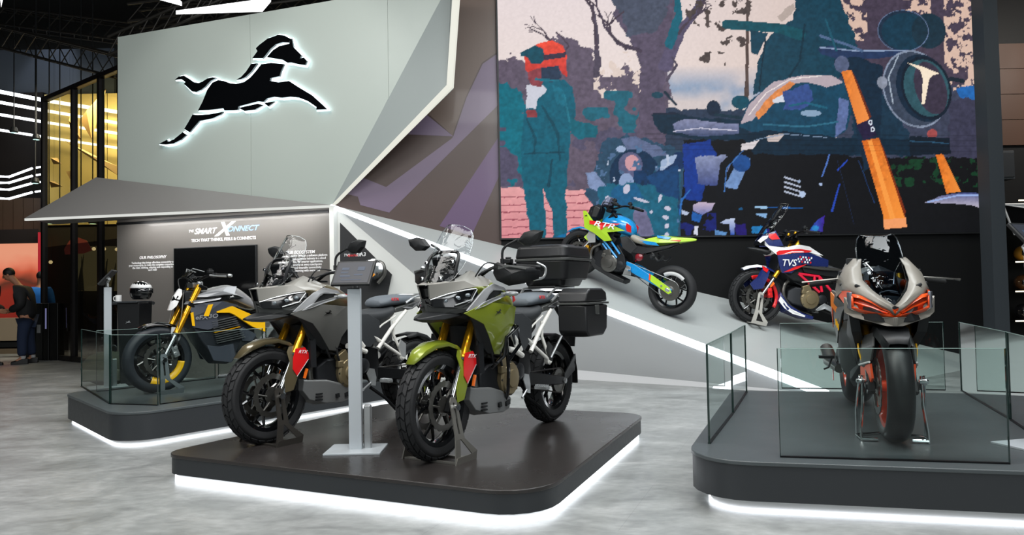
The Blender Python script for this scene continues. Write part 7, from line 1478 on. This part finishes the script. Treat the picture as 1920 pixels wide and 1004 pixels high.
    for s in (1,-1):
        m = M(); m.ell((.60,s*.095,.865), (.03,.02,.028)); obj('orange_reservoir', m, ORG, ds)
        m = M(); m.tube([(.70,s*.02,.80),(.60,s*.05,.93),(.55,s*.09,.99)], .004, 6); obj('stay_rod', m, CHR, ds)
    # bars: clip-ons
    for s in (1,-1):
        m = M(); m.tube([(.43,s*.10,.90),(.36,s*.22,.895),(.28,s*.36,.875)], [.014,.012,.012], 10); hb = obj('clip_on_bar', m, SATIN, R); m = M(); m.tube([(.34,s*.25,.89),(.275,s*.37,.873)], .018, 12); obj('grip', m, GRIP, hb)
        m = M(); m.tube([(.43,s*.20,.905),(.44,s*.27,.90),(.40,s*.40,.888),(.39,s*.425,.885)], [.008,.007,.006,.009], 6); obj('lever', m, STEEL, hb); m = M(); m.box((.40,s*.19,.93),(.05,.06,.045)); obj('fluid_reservoir', m, BLK, hb, bevel=.006)
    m = M(); m.box((.40,-.14,1.0),(.05,.07,.05)); m.tube([(.40,-.14,.93),(.40,-.14,.98)],.01,8); obj('mirror_stub', m, BLK, R, bevel=.01)
    # side fairing
    m = M(); m.plate([(.42,.245,.80),(.27,.24,.835),(.10,.22,.78),(.05,.21,.62),(.20,.22,.50),(.32,.225,.58),(.45,.215,.70),(.52,.20,.745)], (.26,.248,.72), .01); m.mirror(); sf = obj('side_fairing', m, SLATE, R, smooth=15, bevel=.002)
    m = M(); m.plate([(.30,.252,.82),(.25,.251,.81),(.22,.25,.72),(.19,.24,.60),(.24,.247,.66),(.29,.252,.73)], None, .004); m.mirror(); obj('orange_flash', m, ORG, sf)
    for k in range(3): m = M(); m.box((.33+.018*k,.236-.004*k,.64-.014*k), (.006,.006,.04)); m.mirror(); obj('yellow_tick', m, YEL, sf, smooth=0)
    m = M(); m.plate([(.50,.19,.70),(.32,.22,.58),(.20,.215,.50),(.15,.20,.36),(.25,.14,.24),(.38,.11,.27),(.46,.15,.42),(.55,.17,.58)], (.34,.20,.46), .012); m.mirror(); obj('lower_fairing', m, BLK, R, smooth=20)
    m = M(); m.plate([(.31,.255,.838),(.52,.175,.755),(.48,.14,.70),(.39,.165,.60),(.30,.22,.555),(.26,.245,.70)], None, .012); m.mirror(); sq = obj('side_scoop', m, mat('scoop_grey','#6a675f',.42,.1), R, smooth=15, bevel=.002)
    m = M(); m.plate([(.325,.262,.825),(.37,.245,.80),(.375,.225,.73),(.355,.20,.63),(.335,.225,.68),(.31,.26,.74)], None, .006); m.mirror(); obj('orange_flash', m, mat('flash_orange','#f0842c',.4), sq)
    m = M(); m.plate([(.69,.205,.70),(.52,.19,.72),(.42,.175,.62),(.35,.15,.45),(.40,.13,.34),(.54,.15,.48),(.66,.19,.60)], (.52,.20,.58), .05); m.mirror(); obj('winglet_panel', m, BLK, R, smooth=20)
    m = M(); m.half([(.52,[(0,.62),(.13,.60),(.13,.40),(0,.36)]),(.30,[(0,.72),(.18,.70),(.16,.28),(0,.24)]),(-.05,[(0,.70),(.16,.66),(.15,.30),(0,.24)])]); obj('engine_block', m, GUN, R, bevel=.01)
    engine(R, .12, .42, .15, GUN, head=False)
    pipes(R, [[(.40,.08,.55),(.48,.09,.42),(.36,.08,.28),(.1,.05,.25)],[(.40,-.08,.55),(.48,-.09,.42),(.36,-.08,.28),(.1,-.05,.25)]], .02, STEEL)
    seatbody(R, 'fuel_tank', [(.32,[(0,.96),(.08,.95),(.13,.88),(.13,.78),(0,.76)]),(.18,[(0,1.0),(.1,.98),(.18,.90),(.17,.78),(0,.74)]),(.0,[(0,.95),(.09,.93),(.16,.86),(.14,.76),(0,.72)]),(-.12,[(0,.82),(.07,.81),(.1,.77),(.1,.73),(0,.71)])], TAUPE, sub=1)
    seatbody(R, 'seat', [(-.1,[(0,.80),(.09,.79),(.12,.75),(0,.72)]),(-.3,[(0,.79),(.11,.78),(.13,.75),(0,.72)]),(-.42,[(0,.84),(.1,.83),(.1,.79),(0,.76)])], SEAT, sub=1)
    m = M(); m.half([(-.35,[(0,.86),(.11,.84),(.12,.76),(0,.74)]),(-.6,[(0,.95),(.09,.93),(.09,.88),(0,.85)]),(-.85,[(0,1.0),(.03,.995),(.03,.97),(0,.965)])]); obj('tail_unit', m, TAUPE, R, bevel=.006)
    for s in (1,-1):
        m = M(); m.plate([(-.10,s*.17,.46),(-.22,s*.18,.44),(-.30,s*.19,.36),(-.20,s*.19,.34),(-.12,s*.18,.38)], None, .012); fr = obj('footrest_hanger', m, BLK, R, bevel=.003); m = M(); m.box((-.24,s*.245,.375),(.035,.10,.02)); m.tube([(-.28,s*.20,.38),(-.18,s*.24,.31),(-.16,s*.27,.30)],.007,6); obj('footrest', m, SATIN, fr, bevel=.003)
    m = M(); m.tube([(-.20,-.17,.30),(-.45,-.2,.33),(-.62,-.21,.40)], [.03,.05,.045], 14); obj('silencer', m, STEEL, R); m = M(); m.box((-.3,-.2,.26),(.012,.006,.1)); obj('red_lever', m, RED, R)
    m = M(); m.tube(spline([(.52,.13,.62),(.60,.15,.50),(.62,.12,.38)],5), .005, 6); m.mirror(); obj('brake_hose', m, YEL, R)
    return R

# ================================================================== PLACING THE MOTORCYCLES
fc = onz(817,863,.18); MG = bike_matrix(fc, (-.762,-1.275,0), .73)
adventure('olive green adventure motorcycle with black hard luggage and hand guards on the centre platform', MG, OLIVE, True)
luggage(MG)
wheel_stand('steel wheel stand clamping the front axle of the olive motorcycle', MG, .73, .33, .13, .2, STAND)
fc = onz(500,831,.18); MB = bike_matrix(fc, (-.82,-1.19,0), .73)
adventure('dark brown and grey adventure motorcycle without luggage on the centre platform', MB, BROWN, False)
wheel_stand('dark steel wheel stand clamping the front axle of the brown motorcycle', MB, .73, .33, .13, .2, mat('stand_dark','#4a4743',.4,.7))
# electric machine on the left platform
fc = onz(296,737,ZL); ME = bike_matrix(fc, (-.69,-.72,0), .70) @ Matrix.Translation((.70,0,0)) @ Matrix.Scale(1.03,4) @ Matrix.Translation((-.70,0,0))
electric('grey electric street motorcycle with yellow forks rail and rim on the left platform', ME)
wheel_stand('grey steel wheel stand at the front wheel of the electric motorcycle', ME, .70, .312, .13, .19, mat('stand_grey','#6d7376',.4,.6), .06, .17)
# ramp machines
def gz(x, y): return -(rn.x*(x-T3.x)+rn.y*(y-T3.y))/rn.z
def ramp_heading(hx, hy): h = Vector((hx,hy,0)).normalized(); return Vector((h.x,h.y,-(rn.x*h.x+rn.y*h.y)/rn.z)).normalized()
rc = ramp_point(1244,588); h = ramp_heading(-.85,.53); MR = bike_matrix(rc+h*1.36, h, .68)
naked('lime green and sky blue naked motorcycle climbing the light grey ramp', MR)
h = ramp_heading(-.99,-.08); bc = ramp_point(1424,611); MBl = bike_matrix(bc+h*.07, h, .75) @ Matrix.Scale(1.08,4)
rally('navy white and red rally motorcycle on the ramp below the video wall', MBl)
wheel_stand('pale steel wheel stand at the front wheel of the navy and white rally motorcycle', MBl, .75, .335, .13, .19, mat('stand_pale','#b7b5ae',.45,.4), .07, .13)
# sports machine on the right platform
fc = onz(1677,829,ZR); MS = bike_matrix(fc, (-.305,-.95,0), .72) @ Matrix.Translation((.72,0,0)) @ Matrix.Scale(1.045,4) @ Matrix.Translation((-.72,0,0))
sports('taupe grey sports motorcycle with orange W-shaped intake on the right platform', MS)
root = thing('wheel_stand', 'polished tubular paddock stand gripping the front axle of the sports motorcycle', 'stand', MS)
for s in (1,-1):
    m = M(); m.tube([(.70,s*.145,.36),(.70,s*.15,.20),(.72,s*.165,.06),(.74,s*.165,.0)], .008, 8); m.tube([(.70,s*.16,.36),(.62,s*.175,.16),(.60,s*.175,.0)], .007, 8); m.tube([(.74,s*.165,.01),(.60,s*.175,.01)], .007, 8); st = obj('side_frame', m, CHR, root)
    m = M(); m.lathe((.705,s*.135,.33),(0,s,0),[(.014,0),(.018,.02),(.018,.035),(.01,.045)],12); obj('clamp_knob', m, CHR, st)
m = M(); m.tube([(.74,-.165,.012),(.74,-.085,.012)], .01, 8); m.tube([(.74,.165,.012),(.74,.085,.012)], .01, 8); m.tube([(.60,-.175,.01),(.50,0,.01),(.60,.175,.01)], .008, 8); obj('base_tube', m, CHR, root)
